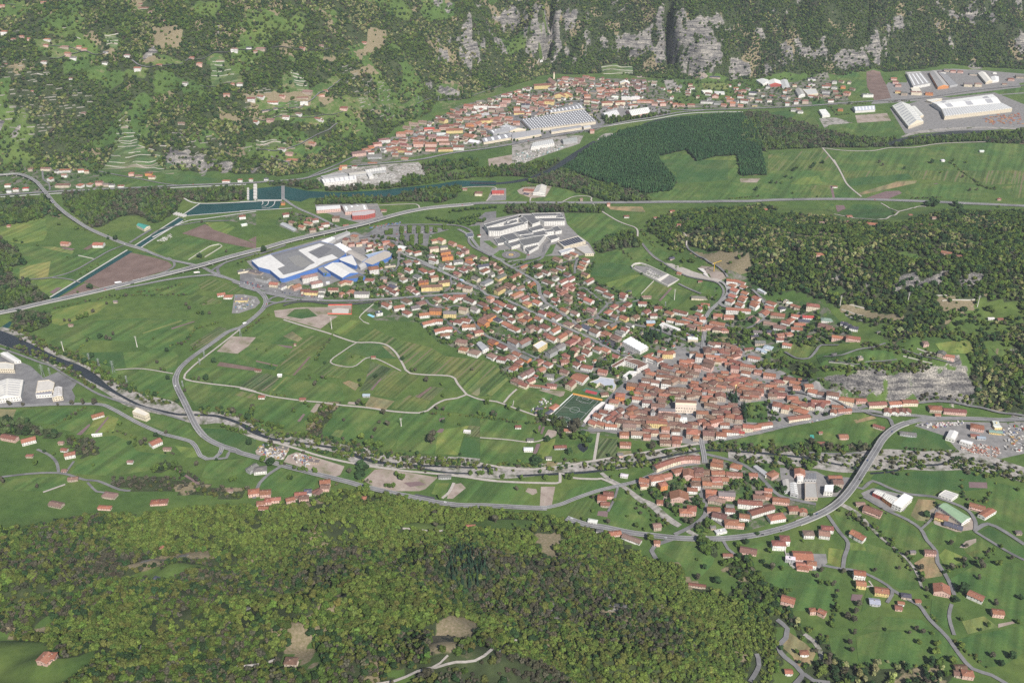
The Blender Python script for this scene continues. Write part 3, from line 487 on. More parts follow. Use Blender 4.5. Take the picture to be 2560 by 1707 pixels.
  # ------------------------------------------------------------------ draped sheets: fields, yards, roads, water
LAYER=np.zeros(H.shape,int)
LEVEL=dict(gravel_bed=[.60,.004],torrent_bed=[.68,.004],stream=[.72,.006],embankment=[.90,.004],track=[.98,.004],lane=[1.15,.004],road=[1.62,.02])
def level(name):
 l=LEVEL[name];l[0]+=l[1];return l[0]
def bisect_grid(bm,q):
 lo=np.floor(q.min(0)/GS)*GS;hi=q.max(0)
 for ax in(0,1):
  v=lo[ax]+GS
  while v<hi[ax]:
   co=Vector((v,0,0))if ax==0 else Vector((0,v,0));no=Vector((1,0,0))if ax==0 else Vector((0,1,0))
   bmesh.ops.bisect_plane(bm,geom=bm.verts[:]+bm.edges[:]+bm.faces[:],plane_co=co,plane_no=no);v+=GS
def sheet(name,q,mat,off=None,label=None,**k):
 q=np.asarray(q)[:,:2]
 if off is None:
  ms=inside(q,XX,YY);vi=np.clip(((q[:,0]-GX0)/GS).round().astype(int),1,NX-2);vj=np.clip(((q[:,1]-GY0)/GS).round().astype(int),1,NY-2);ms[vj,vi]=True
  for i_ in range(len(q)):
   for t_ in np.linspace(0,1,max(2,int(np.linalg.norm(q[i_]-q[i_-1])/8))):
    p_=q[i_-1]*(1-t_)+q[i_]*t_;ms[min(max(int((p_[1]-GY0)/GS+.5),1),NY-2),min(max(int((p_[0]-GX0)/GS+.5),1),NX-2)]=True
  j0,j1=np.where(ms.any(1))[0][[0,-1]];i0,i1=np.where(ms.any(0))[0][[0,-1]];j0-=1;i0-=1;j1+=2;i1+=2;sub=ms[j0:j1,i0:i1];dl=sub.copy()
  dl[1:]|=sub[:-1];dl[:-1]|=sub[1:];d2=dl.copy();dl[:,1:]|=d2[:,:-1];dl[:,:-1]|=d2[:,1:]
  LR=LAYER[j0:j1,i0:i1];lay=int(LR[dl].max())+1;LR[dl]=lay;off=.02+.016*lay
 tri=mgeo.tessellate_polygon([[Vector((a,b,0))for a,b in q]])
 bm=bmesh.new();vs=[bm.verts.new((a,b,0))for a,b in q]
 for t in tri:
  try:bm.faces.new([vs[i]for i in t])
  except ValueError:pass
 mx=max(hsample(*(np.array([(a,b)for a,b in q]).T)).max(),H[inside(q,XX,YY)].max(initial=0))
 c=q.mean(0)
 if max(mx,float(hsample(c[0],c[1])))>.02:
  bisect_grid(bm,q)
 for v in bm.verts:g=float(hsample(v.co.x,v.co.y));v.co.z=g+off+.45*min(1,g/1.5)
 bmesh.ops.recalc_face_normals(bm,faces=bm.faces[:])
 me=bpy.data.meshes.new(name);bm.normal_update()
 if bm.faces and sum(f.normal.z for f in bm.faces)<0:bmesh.ops.reverse_faces(bm,faces=bm.faces[:])
 bm.to_mesh(me);bm.free();me.materials.append(mat)
 return obj(name,me,kind=k.pop('kind','structure'),label=label,**k)
def spline(q,step=9.0):
 q=np.asarray(q,float);n_=len(q);out=[]
 for i in range(n_-1):
  p0=q[max(i-1,0)];p1=q[i];p2=q[i+1];p3=q[min(i+2,n_-1)]
  m_=max(1,int(np.linalg.norm((p2-p1)[:2])/step))
  for j in range(m_):
   t=j/m_;out.append(.5*((2*p1)+(-p0+p2)*t+(2*p0-5*p1+4*p2-p3)*t*t+(-p0+3*p1-3*p2+p3)*t**3))
 out.append(q[-1]);return np.array(out)
def side(q):
 d=np.gradient(q[:,:2],axis=0);d/=np.linalg.norm(d,axis=1)[:,None]+1e-9
 return np.stack([-d[:,1],d[:,0]],1)
def strip(name,q,w,mat,off=.3,deck=None,label=None,parent=None,shift=0,block=True,kind='structure',walls=None):
 """ribbon along a world polyline; w a number or one width per point; deck = heights above ground"""
 q=np.asarray(q,float);off=level(name)
 ww=np.full(len(q),float(w))if np.isscalar(w)else np.asarray(w,float)
 hh=np.zeros(len(q))if deck is None else np.asarray(deck,float)
 s=spline(np.column_stack([q[:,:2],ww,hh]));c=s[:,:2];sd=side(c)
 c=c+sd*shift;l=c+sd*s[:,2:3]/2;r=c-sd*s[:,2:3]/2
 zc=hsample(c[:,0],c[:,1]);zs=np.maximum.reduce([zc,hsample(l[:,0],l[:,1]),hsample(r[:,0],r[:,1])])
 sl=zs>.02
 z=np.where(sl,zs+.55*np.clip(zs/1.5,0,1),0)+off+np.maximum(s[:,3],0)
 n_=len(c);V=np.concatenate([np.column_stack([l,z]),np.column_stack([r,z])])
 F=[(i,n_+i,n_+i+1,i+1)for i in range(n_-1)]
 me=mesh_np(name,V,F,mat)
 if block:
  for(a,b),w_ in zip(c[::1],s[::1,2]):obst.append((a,b,w_/2+1.5))
 o=obj(name,me,parent=parent,label=label,kind=kind)if parent is None else obj(name,me,parent=parent)
 if deck is not None and s[:,3].max()>1:
  mb=MB();e=s[:,3]
  for i in range(n_-1):
   if max(e[i],e[i+1])<.8:continue
   for sgn,ed in((1,l),(-1,r)):
    a=ed[i]+sd[i]*.25*sgn;b=ed[i+1]+sd[i+1]*.25*sgn
    p=[(a[0],a[1],z[i]-1.3),(b[0],b[1],z[i+1]-1.3),(b[0],b[1],z[i+1]+.8),(a[0],a[1],z[i]+.8)]
    mb.quad(p if sgn<0 else p[::-1],(.42,.41,.39))
    mb.quad([(ed[i][0],ed[i][1],z[i]+.8),(a[0],a[1],z[i]+.8),(b[0],b[1],z[i+1]+.8),(ed[i+1][0],ed[i+1][1],z[i+1]+.8)],(.5,.49,.47))
  pr=MB();m2=MB();acc_=0
  if mb.F:obj('bridge_deck',mb.mesh('bridge_deck',concrete),parent=o)
  for i in range(1,n_-1):
   acc_+=np.linalg.norm(c[i]-c[i-1])
   if e[i]>2.2 and acc_>28:
    acc_=0;pm=MB();pm.box(-s[i,2]*.28,-.8,-z[i]-1,s[i,2]*.28,.8,-1.3,(.4,.39,.37))
    a=math.atan2(sd[i][1],sd[i][0]);obj('pier',pm.mesh('pier',concrete),parent=o,loc=(c[i][0],c[i][1],z[i]),rz=a)
 return o,s,z
concrete=mat_col('concrete',.18,.4)
asphalt=mat_noisy('asphalt',(.145,.142,.145),(.20,.197,.198),.09,(.115,.113,.117),.02)
asphalt_new=mat_noisy('fresh_asphalt',(.055,.055,.065),(.08,.078,.088),.12)
track=mat_noisy('gravel_track',(.32,.29,.26),(.42,.385,.35),.25)
dirt=mat_noisy('bare_earth',(.24,.19,.16),(.38,.32,.28),.06,(.16,.15,.09),.03)
gravel=mat_noisy('river_gravel',(.20,.185,.17),(.38,.355,.33),.14,(.07,.085,.04),.045)
yard=mat_noisy('pavement',(.16,.155,.152),(.24,.23,.225),.09)
paint=mat_noisy('road_paint',(.42,.42,.41),(.5,.5,.49),.4)
mulch=mat_noisy('ploughed_soil',(.125,.085,.072),(.185,.13,.112),.035)
mulch2=mat_noisy('purple_soil',(.14,.095,.10),(.19,.13,.13),.05)
def field_mat(name,c1,c2,c3=None,stripe=0,ang=62,depth=.14):
 m,N,L,b=_mat(name);nt=m.node_tree;n1=_noise(nt,.03,5,.65);n2=_noise(nt,.35,3)
 r=_ramp(nt,n1.outputs['Fac'],[(.32,c1),(.68,c2)]);out=r.outputs[0]
 r2=_ramp(nt,n2.outputs['Fac'],[(.3,(.85,.85,.85)),(.7,(1.13,1.13,1.1))]);out=_mix(nt,1.0,out,r2.outputs[0],'MULTIPLY')
 n5=_noise(nt,.011,4,.7);r5=_ramp(nt,n5.outputs['Fac'],[(.34,(.74,.88,.95)),(.5,(1,1,1)),(.62,(1.42,1.12,1.25))]);out=_mix(nt,1.0,out,r5.outputs[0],'MULTIPLY')
 if stripe:
  g=N.new('ShaderNodeNewGeometry');mp=N.new('ShaderNodeMapping');mp.inputs['Rotation'].default_value=(0,0,math.radians(90-ang));L.new(g.outputs['Position'],mp.inputs['Vector'])
  mp.vector_type='TEXTURE' if False else 'POINT'
  sx=N.new('ShaderNodeMapping');sx.inputs['Scale'].default_value=(1.0/stripe,.004,0);L.new(mp.outputs[0],sx.inputs['Vector'])
  nn=N.new('ShaderNodeTexNoise');nn.inputs['Scale'].default_value=1.0;nn.inputs['Detail'].default_value=2.5;L.new(sx.outputs[0],nn.inputs['Vector'])
  rr=_ramp(nt,nn.outputs['Fac'],[(.36,(1-depth*1.6,)*3),(.64,(1+depth*1.6,)*3)])
  out=_mix(nt,1.0,out,rr.outputs[0],'MULTIPLY')
  if c3:
   r4=_ramp(nt,nn.outputs['Fac'],[(.58,(0,0,0)),(.64,(1,1,1))]);out=_mix(nt,r4.outputs[0],out,c3)
 L.new(out,b.inputs['Base Color']);b.inputs['Roughness'].default_value=.95;return m
FM=dict(m=field_mat('meadow_mid',(.052,.104,.027),(.084,.138,.035),stripe=13),d=field_mat('meadow_dark',(.040,.090,.027),(.058,.110,.031),stripe=16,depth=.08),l=field_mat('meadow_light',(.095,.145,.034),(.135,.18,.045),stripe=12),y=field_mat('meadow_yellow',(.13,.165,.05),(.17,.19,.06),stripe=10),s=field_mat('crop_rows',(.068,.112,.03),(.10,.14,.038),(.15,.13,.075),stripe=7,depth=.2),v=field_mat('allotment_rows',(.06,.10,.035),(.10,.12,.05),(.17,.13,.1),stripe=4.5,depth=.3),w=field_mat('terraced_rows',(.055,.105,.035),(.085,.125,.045),(.22,.19,.15),stripe=11,ang=0,depth=.2),t=field_mat('dry_grass',
 (.16,.15,.075),(.22,.19,.10),stripe=12),p=mulch,q=mulch2,e=dirt,g=gravel,a=yard,n=asphalt_new,k=asphalt)
FN=dict(m='meadow',d='meadow',l='meadow',y='meadow',s='crop_field',v='allotment',w='vineyard',t='dry_field',p='ploughed_field',q='ploughed_field',e='bare_ground',g='gravel_bed',a='paved_yard',n='fresh_asphalt_yard',k='asphalt_yard')
FL=dict(m='mown green meadow on the valley floor',d='dark green meadow',l='bright light green meadow',y='pale yellow-green meadow',s='crop field with straight rows',v='allotment with narrow vegetable rows',w='terraced vineyard rows on the slope',t='dry tan grass field',p='brown ploughed field',q='small purple-brown tilled plot',e='bare pinkish earth',g='pale river gravel',a='pale grey paved yard',n='dark fresh asphalt surface',k='grey asphalt yard')
fields=[('B1','p',"1195,850 1300,870 1430,900 1540,930 1582,970 1540,1010 1280,1090 1050,1150 925,1180 770,1120 1000,960"),('B1','p',"780,1130 920,1185 600,1262 520,1272"),('B1','p',"1670,675 1880,590 2080,680 2350,770 2352,815 2200,790 1900,730"),('B1','p',"1640,905 1860,775 1930,790 1740,925"),('B1','p',"2280,735 2352,700 2352,770"),('B1','l',"1880,575 2050,570 2160,620 2080,680 1960,640"),('B1','m',"1400,830 1650,690 1880,740 2260,800 1900,900 1740,925 1640,905 1850,775 1640,900 1500,870"),('B1','d',"1250,850 1400,860 1450,880 1300,870"),('B1','l',"0,620 250,530 420,540 430,680 400,740 200,770 0,740"),
 ('B1','m',"150,800 400,790 660,860 870,900 560,1040 480,1080 250,1090 80,1020 240,960"),('B1','y',"370,800 500,795 680,835 660,865"),('B1','y',"180,990 465,930 440,1075 180,1100"),('B1','l',"280,1110 490,1090 680,1120 460,1240 400,1220"),('B1','q',"455,1215 520,1170 570,1170 490,1230"),('B1','m',"700,870 930,790 1100,800 860,905"),('B1','p',"760,820 880,750 940,760 800,825"),('B1','q',"560,800 690,815 660,830 580,815"),('B1','m',"500,1085 880,930 1140,830 700,1105"),('B1','m',"920,150 1080,160 1560,235 1140,250 900,190"),('B1','d',"1520,110 2050,180 1930,215 1700,225 1520,190"),('B1','w',"920,60 1180,20 1520,90 1500,110 1100,100"),
 ('A1','w',"1090,1040 1180,1070 1200,1180 1290,1240 1270,1330 1400,1380 1480,1410 1480,1500 1690,1568 1600,1600 900,1568 1010,1450 1040,1360 1060,1260 1110,1180"),('A1','w',"1930,540 2050,530 2060,620 2120,650 2220,700 2215,780 1940,780"),('A1','w',"960,320 1110,320 1090,470 980,430"),('A1','w',"1480,1310 1600,1230 1640,1250 1540,1340"),('A2','w',"320,640 380,650 470,760 490,850 380,840 330,720"),('A2','w',"300,930 420,930 390,990 300,990"),('A2','w',"0,1280 180,1270 300,1350 0,1370"),('A2','m',"330,1380 600,1350 740,1330 640,1400 430,1430"),('A2','m',"20,1040 300,1000 320,1030 140,1060"),('A2',
 'm',"200,940 300,940 290,990 200,990"),('A2','m',"440,480 620,480 620,540 480,530"),('A2','d',"280,1110 450,1090 460,1110 340,1140"),('B1','m',"1280,1170 1800,1130 1840,1190 1760,1240 1500,1255 1260,1230"),('B1','s',"1780,1100 2000,1100 2250,1200 2240,1230 2020,1210 1860,1200"),('B1','l',"470,1390 800,1310 1040,1290 900,1400 560,1520 480,1500"),('B1','s',"1700,1270 1800,1230 2040,1290 2030,1320 1850,1330"),('C1','m',"460,200 800,10 1300,-20 1800,0 1760,130 1600,260 1500,320 1250,200 820,180 700,280"),('C1','d',"740,300 1130,290 1150,440 1010,430 820,360"),('C1','m',"1130,300 1560,260 1640,330 1600,480 1440,450 1160,440"),
 ('C1','m',"920,460 1400,460 1590,500 1620,700 1580,730 1300,660 1080,590"),('C1','y',"1300,120 1660,0 1680,10 1320,125"),('C1','q',"1570,75 1780,10 1790,15 1580,85"),('C1','m',"150,820 780,800 500,960 330,940 120,920"),('C1','t',"-60,815 150,820 105,930 -60,930"),('C1','m',"500,990 820,810 880,820 830,920 700,1040 600,1010"),('C1','q',"700,1050 820,950 830,965 745,1055"),('C1','l',"780,1050 860,920 1000,870 1090,900 1040,1020 880,1040"),('C1','q',"870,1030 990,885 1000,895 890,1035"),('C1','m',"850,1075 1060,1060 1200,1120 1250,1200 1540,1240 1360,1380 1050,1430 640,1410 700,1330 920,1230"),('C1',
 'm',"660,690 700,700 1230,790 1070,800 800,770 690,740"),('C1','m',"1390,860 1700,930 1800,1060 1700,1090 1430,980 1330,940"),('C1','d',"1850,990 2060,1000 2350,1090 2350,1230 2100,1170 1930,1090"),('C1','q',"1560,1325 1840,1500 1820,1510 1640,1400 1555,1335"),('C1','m',"1900,1300 2350,1260 2200,1430 1980,1470 1850,1440"),('C1','m',"0,1460 620,1430 620,1500 400,1568 0,1568"),('C1','l',"1600,1150 1800,1180 1850,1260 1700,1260"),('C2','m',"140,40 400,0 620,70 700,100 480,190 300,230 90,140"),('C2','t',"395,150 480,105 575,170 530,200"),('C2','q',"325,225 480,240 480,258 330,245"),('C2','d',"250,210 480,190 500,215 400,225"),
 ('C2','m',"0,230 250,200 480,270 440,350 340,410 0,330"),('C2','p',"0,338 60,350 350,415 340,425 0,350"),('C2','d',"0,355 340,430 320,460 0,415"),('C2','s',"480,270 640,140 840,170 760,290 620,420 480,515 330,470"),('C2','p',"480,508 630,335 650,338 505,505"),('C2','v',"60,480 250,490 360,530 260,660 0,620 0,560"),('C2','m',"360,530 440,520 620,560 760,530 940,620 960,740 740,755 300,690 270,660"),('C2','y',"300,640 430,520 440,520 310,650"),('C2','s',"760,400 960,280 840,390 1030,430 960,540 780,520 650,480"),('C2','m',"840,385 980,290 1180,350 1035,430"),('C2','d',"1070,215 1300,220 1400,300 1440,355 1200,345 980,285"),
 ('C2','t',"1300,235 1360,245 1440,350 1400,330"),('C2','s',"850,110 1030,0 1120,5 1000,100 890,150"),('C2','l',"845,110 1020,0 1120,10 1060,60 950,150"),('C2','s',"1080,190 1240,80 1330,130 1450,180 1750,250 1880,330 1560,470 1510,430 1430,270 1300,210"),('C2','s',"1560,480 1870,330 2250,370 2350,440 2100,640 2060,670 1960,530"),('C2','y',"2090,650 2340,420 2352,430 2352,470 2140,670"),('C2','l',"2050,610 2280,390 2330,400 2080,640"),('C2','t',"2120,680 2352,500 2352,530 2180,700"),('C2','v',"1200,380 1400,450 1320,540 1180,640 1090,660 1150,560"),('C2','q',"1195,640 1290,535 1300,540 1215,645"),
 ('C2','s',"1400,460 1640,510 1620,560 1430,720 1230,690 1260,610"),('C2','t',"940,575 1000,555 1100,590 1060,650"),('C2','v',"1600,700 1760,610 1880,625 1750,740"),('C2','p',"1610,710 1750,612 1765,620 1640,722"),('C2','s',"1430,740 1560,690 1750,745 1700,820 1640,845 1390,810"),('C2','t',"1150,780 1200,700 1420,745 1340,820 1160,800"),('C2','e',"985,770 1000,750 1070,755 1060,778"),('C2','m',"0,720 300,710 720,770 620,880 600,1000 520,1020 160,960 0,900"),('C2','q',"525,930 580,860 600,865 550,932"),('C2','e',"645,840 700,765 740,770 690,855"),('C2','l',"590,930 690,870 680,930 610,990"),('C2',
 'm',"900,800 1480,860 1440,1110 1380,1200 1240,1190 740,1060 760,1010"),('C2','y',"830,1060 880,1010 955,1010 920,1080"),('C2','m',"1490,860 1740,850 1900,870 1820,1150 1790,1240 1430,1190"),('C2','d',"2060,1080 2230,1090 2200,1280 2000,1250"),('C2','d',"2120,890 2350,920 2350,1080 2230,1075 2290,980 2100,960"),('C2','v',"2070,1065 2100,965 2295,985 2255,1080"),('C2','l',"1820,1010 2100,970 2050,1070 2000,1240 1790,1230"),('C2','q',"1800,1030 1840,995 1875,1000 1855,1035"),('C2','q',"1830,905 1880,895 1870,930 1830,930"),('C2','m',"1940,740 2080,700 2350,770 2350,900 1800,830"),('C2','m',"180,1500 380,1360 700,1430 640,1568 200,1568"),
 ('C2','m',"930,1420 1000,1330 1220,1370 1120,1470 950,1460"),('C2','e',"400,1300 440,1240 520,1210 700,1260 960,1340 920,1420 860,1440 600,1360"),('C2','e',"140,1200 200,1150 450,1190 400,1280 300,1280 150,1230"),('C2','e',"1130,1470 1240,1370 1300,1365 1560,1400 1800,1440 1840,1420 1700,1550 1640,1568 1300,1568"),('C2','q',"1500,1490 1650,1480 1710,1510 1560,1530"),('C1','m',"1700,560 2000,600 2300,680 2350,700 2350,900 2100,880 1800,790 1700,650"),('C1','s',"2150,690 2200,650 2350,680 2350,730"),('C1','m',"1700,500 1800,440 2000,440 2350,470 2350,560 2200,600 1780,560"),('C1','p',"2020,385 2350,440 2350,470 1990,420"),
 ('C1','v',"2200,610 2350,500 2350,640"),('C1','m',"1900,340 1990,270 2350,370 2350,430 2010,380"),('C1','e',"1990,290 2130,150 2350,160 2280,240 2180,310"),('C1','v',"1740,230 2010,60 2090,80 1990,200 1800,270"),('F1','s',"0,120 130,140 290,240 420,400 160,640 0,650"),('F1','y',"0,440 270,230 300,260 0,530"),('F1','y',"90,620 380,380 420,410 180,640"),('F1','m',"180,640 330,520 500,530 480,600 350,740 170,700"),('F1','m',"400,760 700,510 1000,570 1180,660 1080,740 950,690 740,670 760,740 880,820 830,850 700,820 640,830"),('F1','e',"860,560 1000,560 1250,580 1230,640 1180,660"),('F1','m',"0,740 330,800 680,930 700,1010 330,980 0,960"),
 ('F1','m',"0,980 500,1040 830,1060 760,1230 680,1320 150,1290 0,1270"),('F1','q',"820,1190 870,1080 900,1080 860,1190"),('F1','q',"885,1200 920,1095 955,1100 915,1210"),('F1','e',"940,1250 1000,1140 1130,1160 1120,1230 1060,1260"),('F1','m',"0,1290 500,1310 700,1340 600,1500 560,1568 0,1568"),('F1','l',"900,1320 1110,1270 1090,1360 980,1568 830,1568"),('F1','q',"775,1490 830,1350 890,1350 830,1500"),('F1','m',"1180,1530 1290,1320 1460,1190 1730,1200 1660,1568 1180,1568"),('F1','v',"1710,1568 1760,1260 2030,1280 1990,1550 1720,1568"),('F1','t',"2020,1460 2225,1450 2220,1530 2010,1540"),('C3','m',
 "0,1290 250,1310 430,1320 380,1420 560,1480 560,1540 250,1530 0,1500"),('C3','m',"600,1540 720,1510 860,1500 1030,1490 760,1520"),('C3','t',"590,1540 620,1480 720,1490 690,1530"),('C3','m',"1300,370 1430,245 1700,310 1720,330 1560,410"),('C3','a',"1660,400 1740,345 1890,410 1820,450"),('C3','t',"2130,380 2140,335 2350,345 2350,385"),('C3','n',"1070,375 1130,345 1290,380 1220,445"),('C3','a',"1240,460 1310,390 1470,480 1400,500"),('C3','a',"1655,290 1680,230 1790,275 1760,310"),('C3','a',"1890,340 1900,270 2010,290 2010,370"),('B3','m',"780,490 1130,490 1370,640 1290,690 1060,745 980,740 900,690 850,600 790,580"),
 ('B3','m',"1110,870 1290,810 1400,920 1390,960 1200,940"),('B3','m',"1290,810 1450,805 1560,840 1600,900 1540,910 1400,920"),('B3','d',"1010,960 1180,940 1390,970 1420,1030 1200,1080 1020,1060"),('B3','l',"1150,1130 1400,1060 1480,1050 1260,1170 1180,1170"),('B3','m',"1200,1200 1480,1060 1580,1110 1500,1210 1430,1250 1250,1220"),('B3','s',"1500,1210 1590,1120 1750,1170 1640,1290 1500,1240"),('B3','m',"1650,1300 1760,1170 1950,1220 1880,1300 1760,1380 1700,1360"),('B3','q',"1640,1290 1750,1172 1765,1178 1660,1295"),('B3','m',"1840,1120 1860,1060 2180,1130 2230,1190 2200,1270 2000,1220 1850,1160"),
 ('B3','m',"1500,770 1600,790 1750,870 1700,930 1600,900"),('B3','m',"1640,950 1860,960 1830,1050 1700,1000"),('B3','t',"1165,425 1490,430 1520,480 1200,455"),('B3','d',"1320,1440 1430,1250 1560,1290 1480,1380"),('B3','m',"700,680 790,620 880,690 740,725"),('B3','m',"480,370 560,330 800,350 740,375"),('B3','m',"660,320 680,250 920,320 800,350"),('B3','l',"900,195 1190,215 1220,250 1100,250"),('B3','m',"220,370 250,260 330,260 360,330 460,370"),('A3','m',"1310,1440 1580,1395 1680,1480 1700,1568 1420,1568"),('A3','l',"1680,1480 2060,1430 2080,1560 1720,1568"),('B3','d',"1640,0 2350,0 2350,180 1820,220 1800,120"),
 ('B3','m',"1560,310 1810,240 2350,200 2350,370 1720,370 1560,330"),('B4','m',"0,0 80,0 90,170 0,180"),('B4','m',"310,130 300,0 840,10 940,190 1060,300 400,310 0,300 0,190"),('B4','l',"490,190 560,150 720,125 750,185 600,200"),('B4','s',"660,300 660,205 810,200 820,305"),('B4','q',"810,205 830,205 850,305 830,305"),('B4','e',"95,150 260,145 230,180 100,180"),('B4','s',"880,0 1700,0 1990,190 1500,150 1450,110 930,150"),('B4','d',"940,150 1430,110 1470,150 970,210"),('B4','t',"1030,265 1350,170 1500,165 1490,185 1050,280"),('B4','q',"1090,305 1250,250 1360,245 1380,265 1260,315"),('B4','q',"1540,210 1660,185 1675,215 1590,255"),
 ('B4','m',"1500,190 1990,200 2060,250 1960,320 1480,300 1400,260"),('B4','s',"2170,215 2352,190 2352,300 2270,310"),('B4','s',"1730,10 2352,0 2352,190 2030,200"),('B4','d',"870,430 1000,350 1220,360 1360,410 1270,470 1150,475"),('B4','q',"855,360 920,360 935,385 870,415"),('B4','m',"750,340 840,350 850,425 770,390"),('A4','s',"0,1420 500,1370 610,1480 660,1568 0,1568"),('A4','m',"560,1390 1300,1370 2100,1305 2350,1330 2350,1568 680,1568"),('A4','m',"620,700 740,640 820,650 940,780 800,860 720,800 640,740"),('A4','p',"905,660 1030,660 1080,770 1130,900 980,930 910,800"),('A4','d',"375,880 490,880 525,955 410,965"),
 ('A4','m',"260,1030 380,1010 500,1190 380,1170"),('A4','m',"1080,700 1230,680 1240,740 1120,740"),('A4','m',"1600,890 2350,800 2350,850 1700,900"),('A4','m',"560,1140 800,1130 1150,1120 1200,1220 800,1220 560,1180"),('A4','g',"470,1090 620,1080 780,1130 560,1150 520,1180"),('A4','e',"800,1060 1090,1040 1130,1110 820,1130"),('A4','d',"0,1040 180,1010 260,1060 180,1100"),('A3','p',"1080,735 1230,725 1265,850 1100,850"),('A3','m',"1515,730 1680,725 1705,840 1560,850"),('A3','y',"1740,770 1990,770 1985,820 1770,825"),('A3','g',"1390,735 1500,735 1550,850 1430,850"),('A3','e',"1530,690 1640,672 1800,700 1780,720 1600,715"),
 ('A3','w',"820,610 1110,610 1110,670 830,665"),('A3','e',"1140,690 1300,690 1340,710 1150,715"),('A3','m',"500,1170 760,1200 960,1160 960,1200 760,1230 620,1225"),('C4','m',"0,800 300,740 600,720 700,800 400,860 0,840"),('C4','m',"730,720 1000,650 1180,640 1200,760 1130,850 900,850 760,790"),('C4','t',"995,635 1150,600 1180,620 1020,660"),('C4','m',"800,650 1000,590 1140,590 1000,650 860,680"),('C4','d',"1370,830 1480,700 1700,740 1730,820 1830,905 1400,870"),('C4','d',"1130,1100 1160,1065 1500,1040 1900,1035 2040,1060 2060,1180 1860,1200 1700,1180 1620,1230 1480,1220"),('C4','q',"1910,1125 2055,1128 2060,1175 1915,1170"),
 ('C4','m',"2060,1110 2352,1180 2352,1480 2140,1420 2060,1290"),('C4','m',"1160,1170 1200,1150 1370,1210 1330,1240"),('C4','t',"1450,1390 1510,1260 1650,1270 1610,1440 1500,1430"),('C4','m',"50,1250 80,1220 190,1230 195,1270 60,1280"),('C4','m',"140,500 300,480 320,640 300,660 150,650"),('C4','s',"410,50 540,10 690,60 700,80 620,140 480,130"),('C4','s',"530,10 700,0 900,20 840,30 560,15"),('C4','m',"700,120 1060,70 1300,90 1350,240 1000,210 740,250"),('C4','l',"1640,30 1900,0 1960,110 1700,110"),('C4','s',"2080,60 2352,100 2352,290 2250,280"),('E3','m',"450,650 550,440 620,440 720,560 830,700 780,790 600,820 460,790"),
 ('E3','s',"60,680 140,570 320,540 280,700 180,730"),('E3','m',"0,480 330,370 460,390 500,420 330,470 0,560"),('E3','q',"340,690 350,650 440,650 435,705"),('E3','m',"890,600 1130,600 1130,720 1200,760 1120,760 1000,690"),('E3','m',"880,1000 1000,920 1270,930 1300,1000 1420,1080 1400,1140 1300,1250 1200,1240 1080,1110"),('E3','m',"430,330 620,290 720,300 650,330 500,350"),('E3','m',"1610,490 1770,490 1760,560 1620,550"),('E3','m',"1280,800 1400,720 1500,790 1590,880 1330,890"),('E3','v',"1320,760 1360,750 1450,820 1400,830"),('E3','m',"1860,850 1890,790 2080,750 2000,820"),('E3','m',"1740,980 1860,940 2060,1020 2110,1150 1900,1180 1800,1080"),
 ('E3','m',"1100,870 1180,830 1300,890 1200,885"),('E3','e',"940,600 960,470 1050,480 1050,600"),('E3','e',"1140,540 1160,510 1230,510 1210,570"),('E3','m',"2140,920 2350,930 2350,1030 2150,1030"),('E4','m',"570,490 800,490 815,570 570,555"),('E4','l',"830,640 840,520 975,540 945,680"),('E4','m',"250,720 540,690 930,710 920,860 880,1000 560,1010 500,860 320,760"),('E4','m',"990,520 1150,490 1360,560 1500,700 1530,840 1400,850 1180,720 980,680"),('E4','l',"1000,480 1110,490 1130,545 1010,540"),('E4','m',"870,250 960,220 1100,320 1230,450 1000,450 940,380"),('E4','m',"1280,240 1500,380 1620,510 1430,560 1280,440 1180,330"),
 ('E4','m',"1580,400 1660,340 1830,420 1820,480 1700,500 1620,480"),('E4','t',"1500,640 1600,580 1670,600 1720,740 1590,760"),('E4','l',"1690,580 1740,530 1900,600 1850,640 1740,680"),('E4','d',"1990,410 2080,360 2350,510 2350,600 2150,520"),('E4','m',"1880,530 2000,440 2140,530 1960,620"),('E4','e',"1850,520 1900,470 1980,450 1980,480 1900,525"),('E4','m',"1780,760 2000,640 2350,640 2352,1100 2260,1080 1900,920 1800,840"),('E4','y',"1870,1090 2040,1050 2150,1135 1915,1190"),('E4','e',"2150,1110 2260,1090 2280,1105 2150,1140"),('E4','m',"1830,1230 1950,1200 2352,1120 2352,1330 2200,1430 2050,1450 1880,1300"),
 ('E4','m',"1050,1210 1200,1170 1700,1170 1900,1400 1700,1430 1250,1460 1070,1400"),('E4','m',"840,1220 1040,1180 1000,1400 870,1370"),('E4','m',"1100,1150 1240,1050 1560,1080 1640,1150 1220,1160"),('E4','t',"480,1290 530,1170 660,1260 740,1340 700,1430 600,1440 560,1360"),('E4','q',"1010,930 1020,880 1105,885 1085,935"),('E4','m',"1090,1020 1130,850 1190,850 1180,960"),('E4','m',"1620,1080 1640,920 1780,960 1760,1150"),('E4','s',"1900,560 2000,540 1960,600"),('E4','d',"1170,90 1200,50 1390,110 1370,125"),('E4','m',"330,400 350,340 500,320 540,390 400,410"),('E2','m',"1400,500 1560,340 1990,360 1980,550 1740,540 1450,510"),
 ('E2','m',"1990,370 2070,410 2120,450 2020,555 1980,550"),('E2','m',"2280,480 2350,470 2350,540 2300,550"),('E2','l',"1270,450 1310,360 1420,360 1380,470"),('E2','m',"0,230 320,320 270,430 60,500 0,480"),('E2','e',"1400,490 1440,370 1520,360 1560,400 1500,450 1450,490"),('E2','e',"2060,430 2080,400 2150,410 2160,440 2120,460"),('E2','e',"2180,550 2190,390 2310,390 2280,550"),('E2','n',"1120,465 1140,450 1300,480 1290,505"),]
def put_fields():
 for f,k,pts in fields:
  q=P(f,pts)
  sheet(FN[k],q,FM[k],label=FL[k])
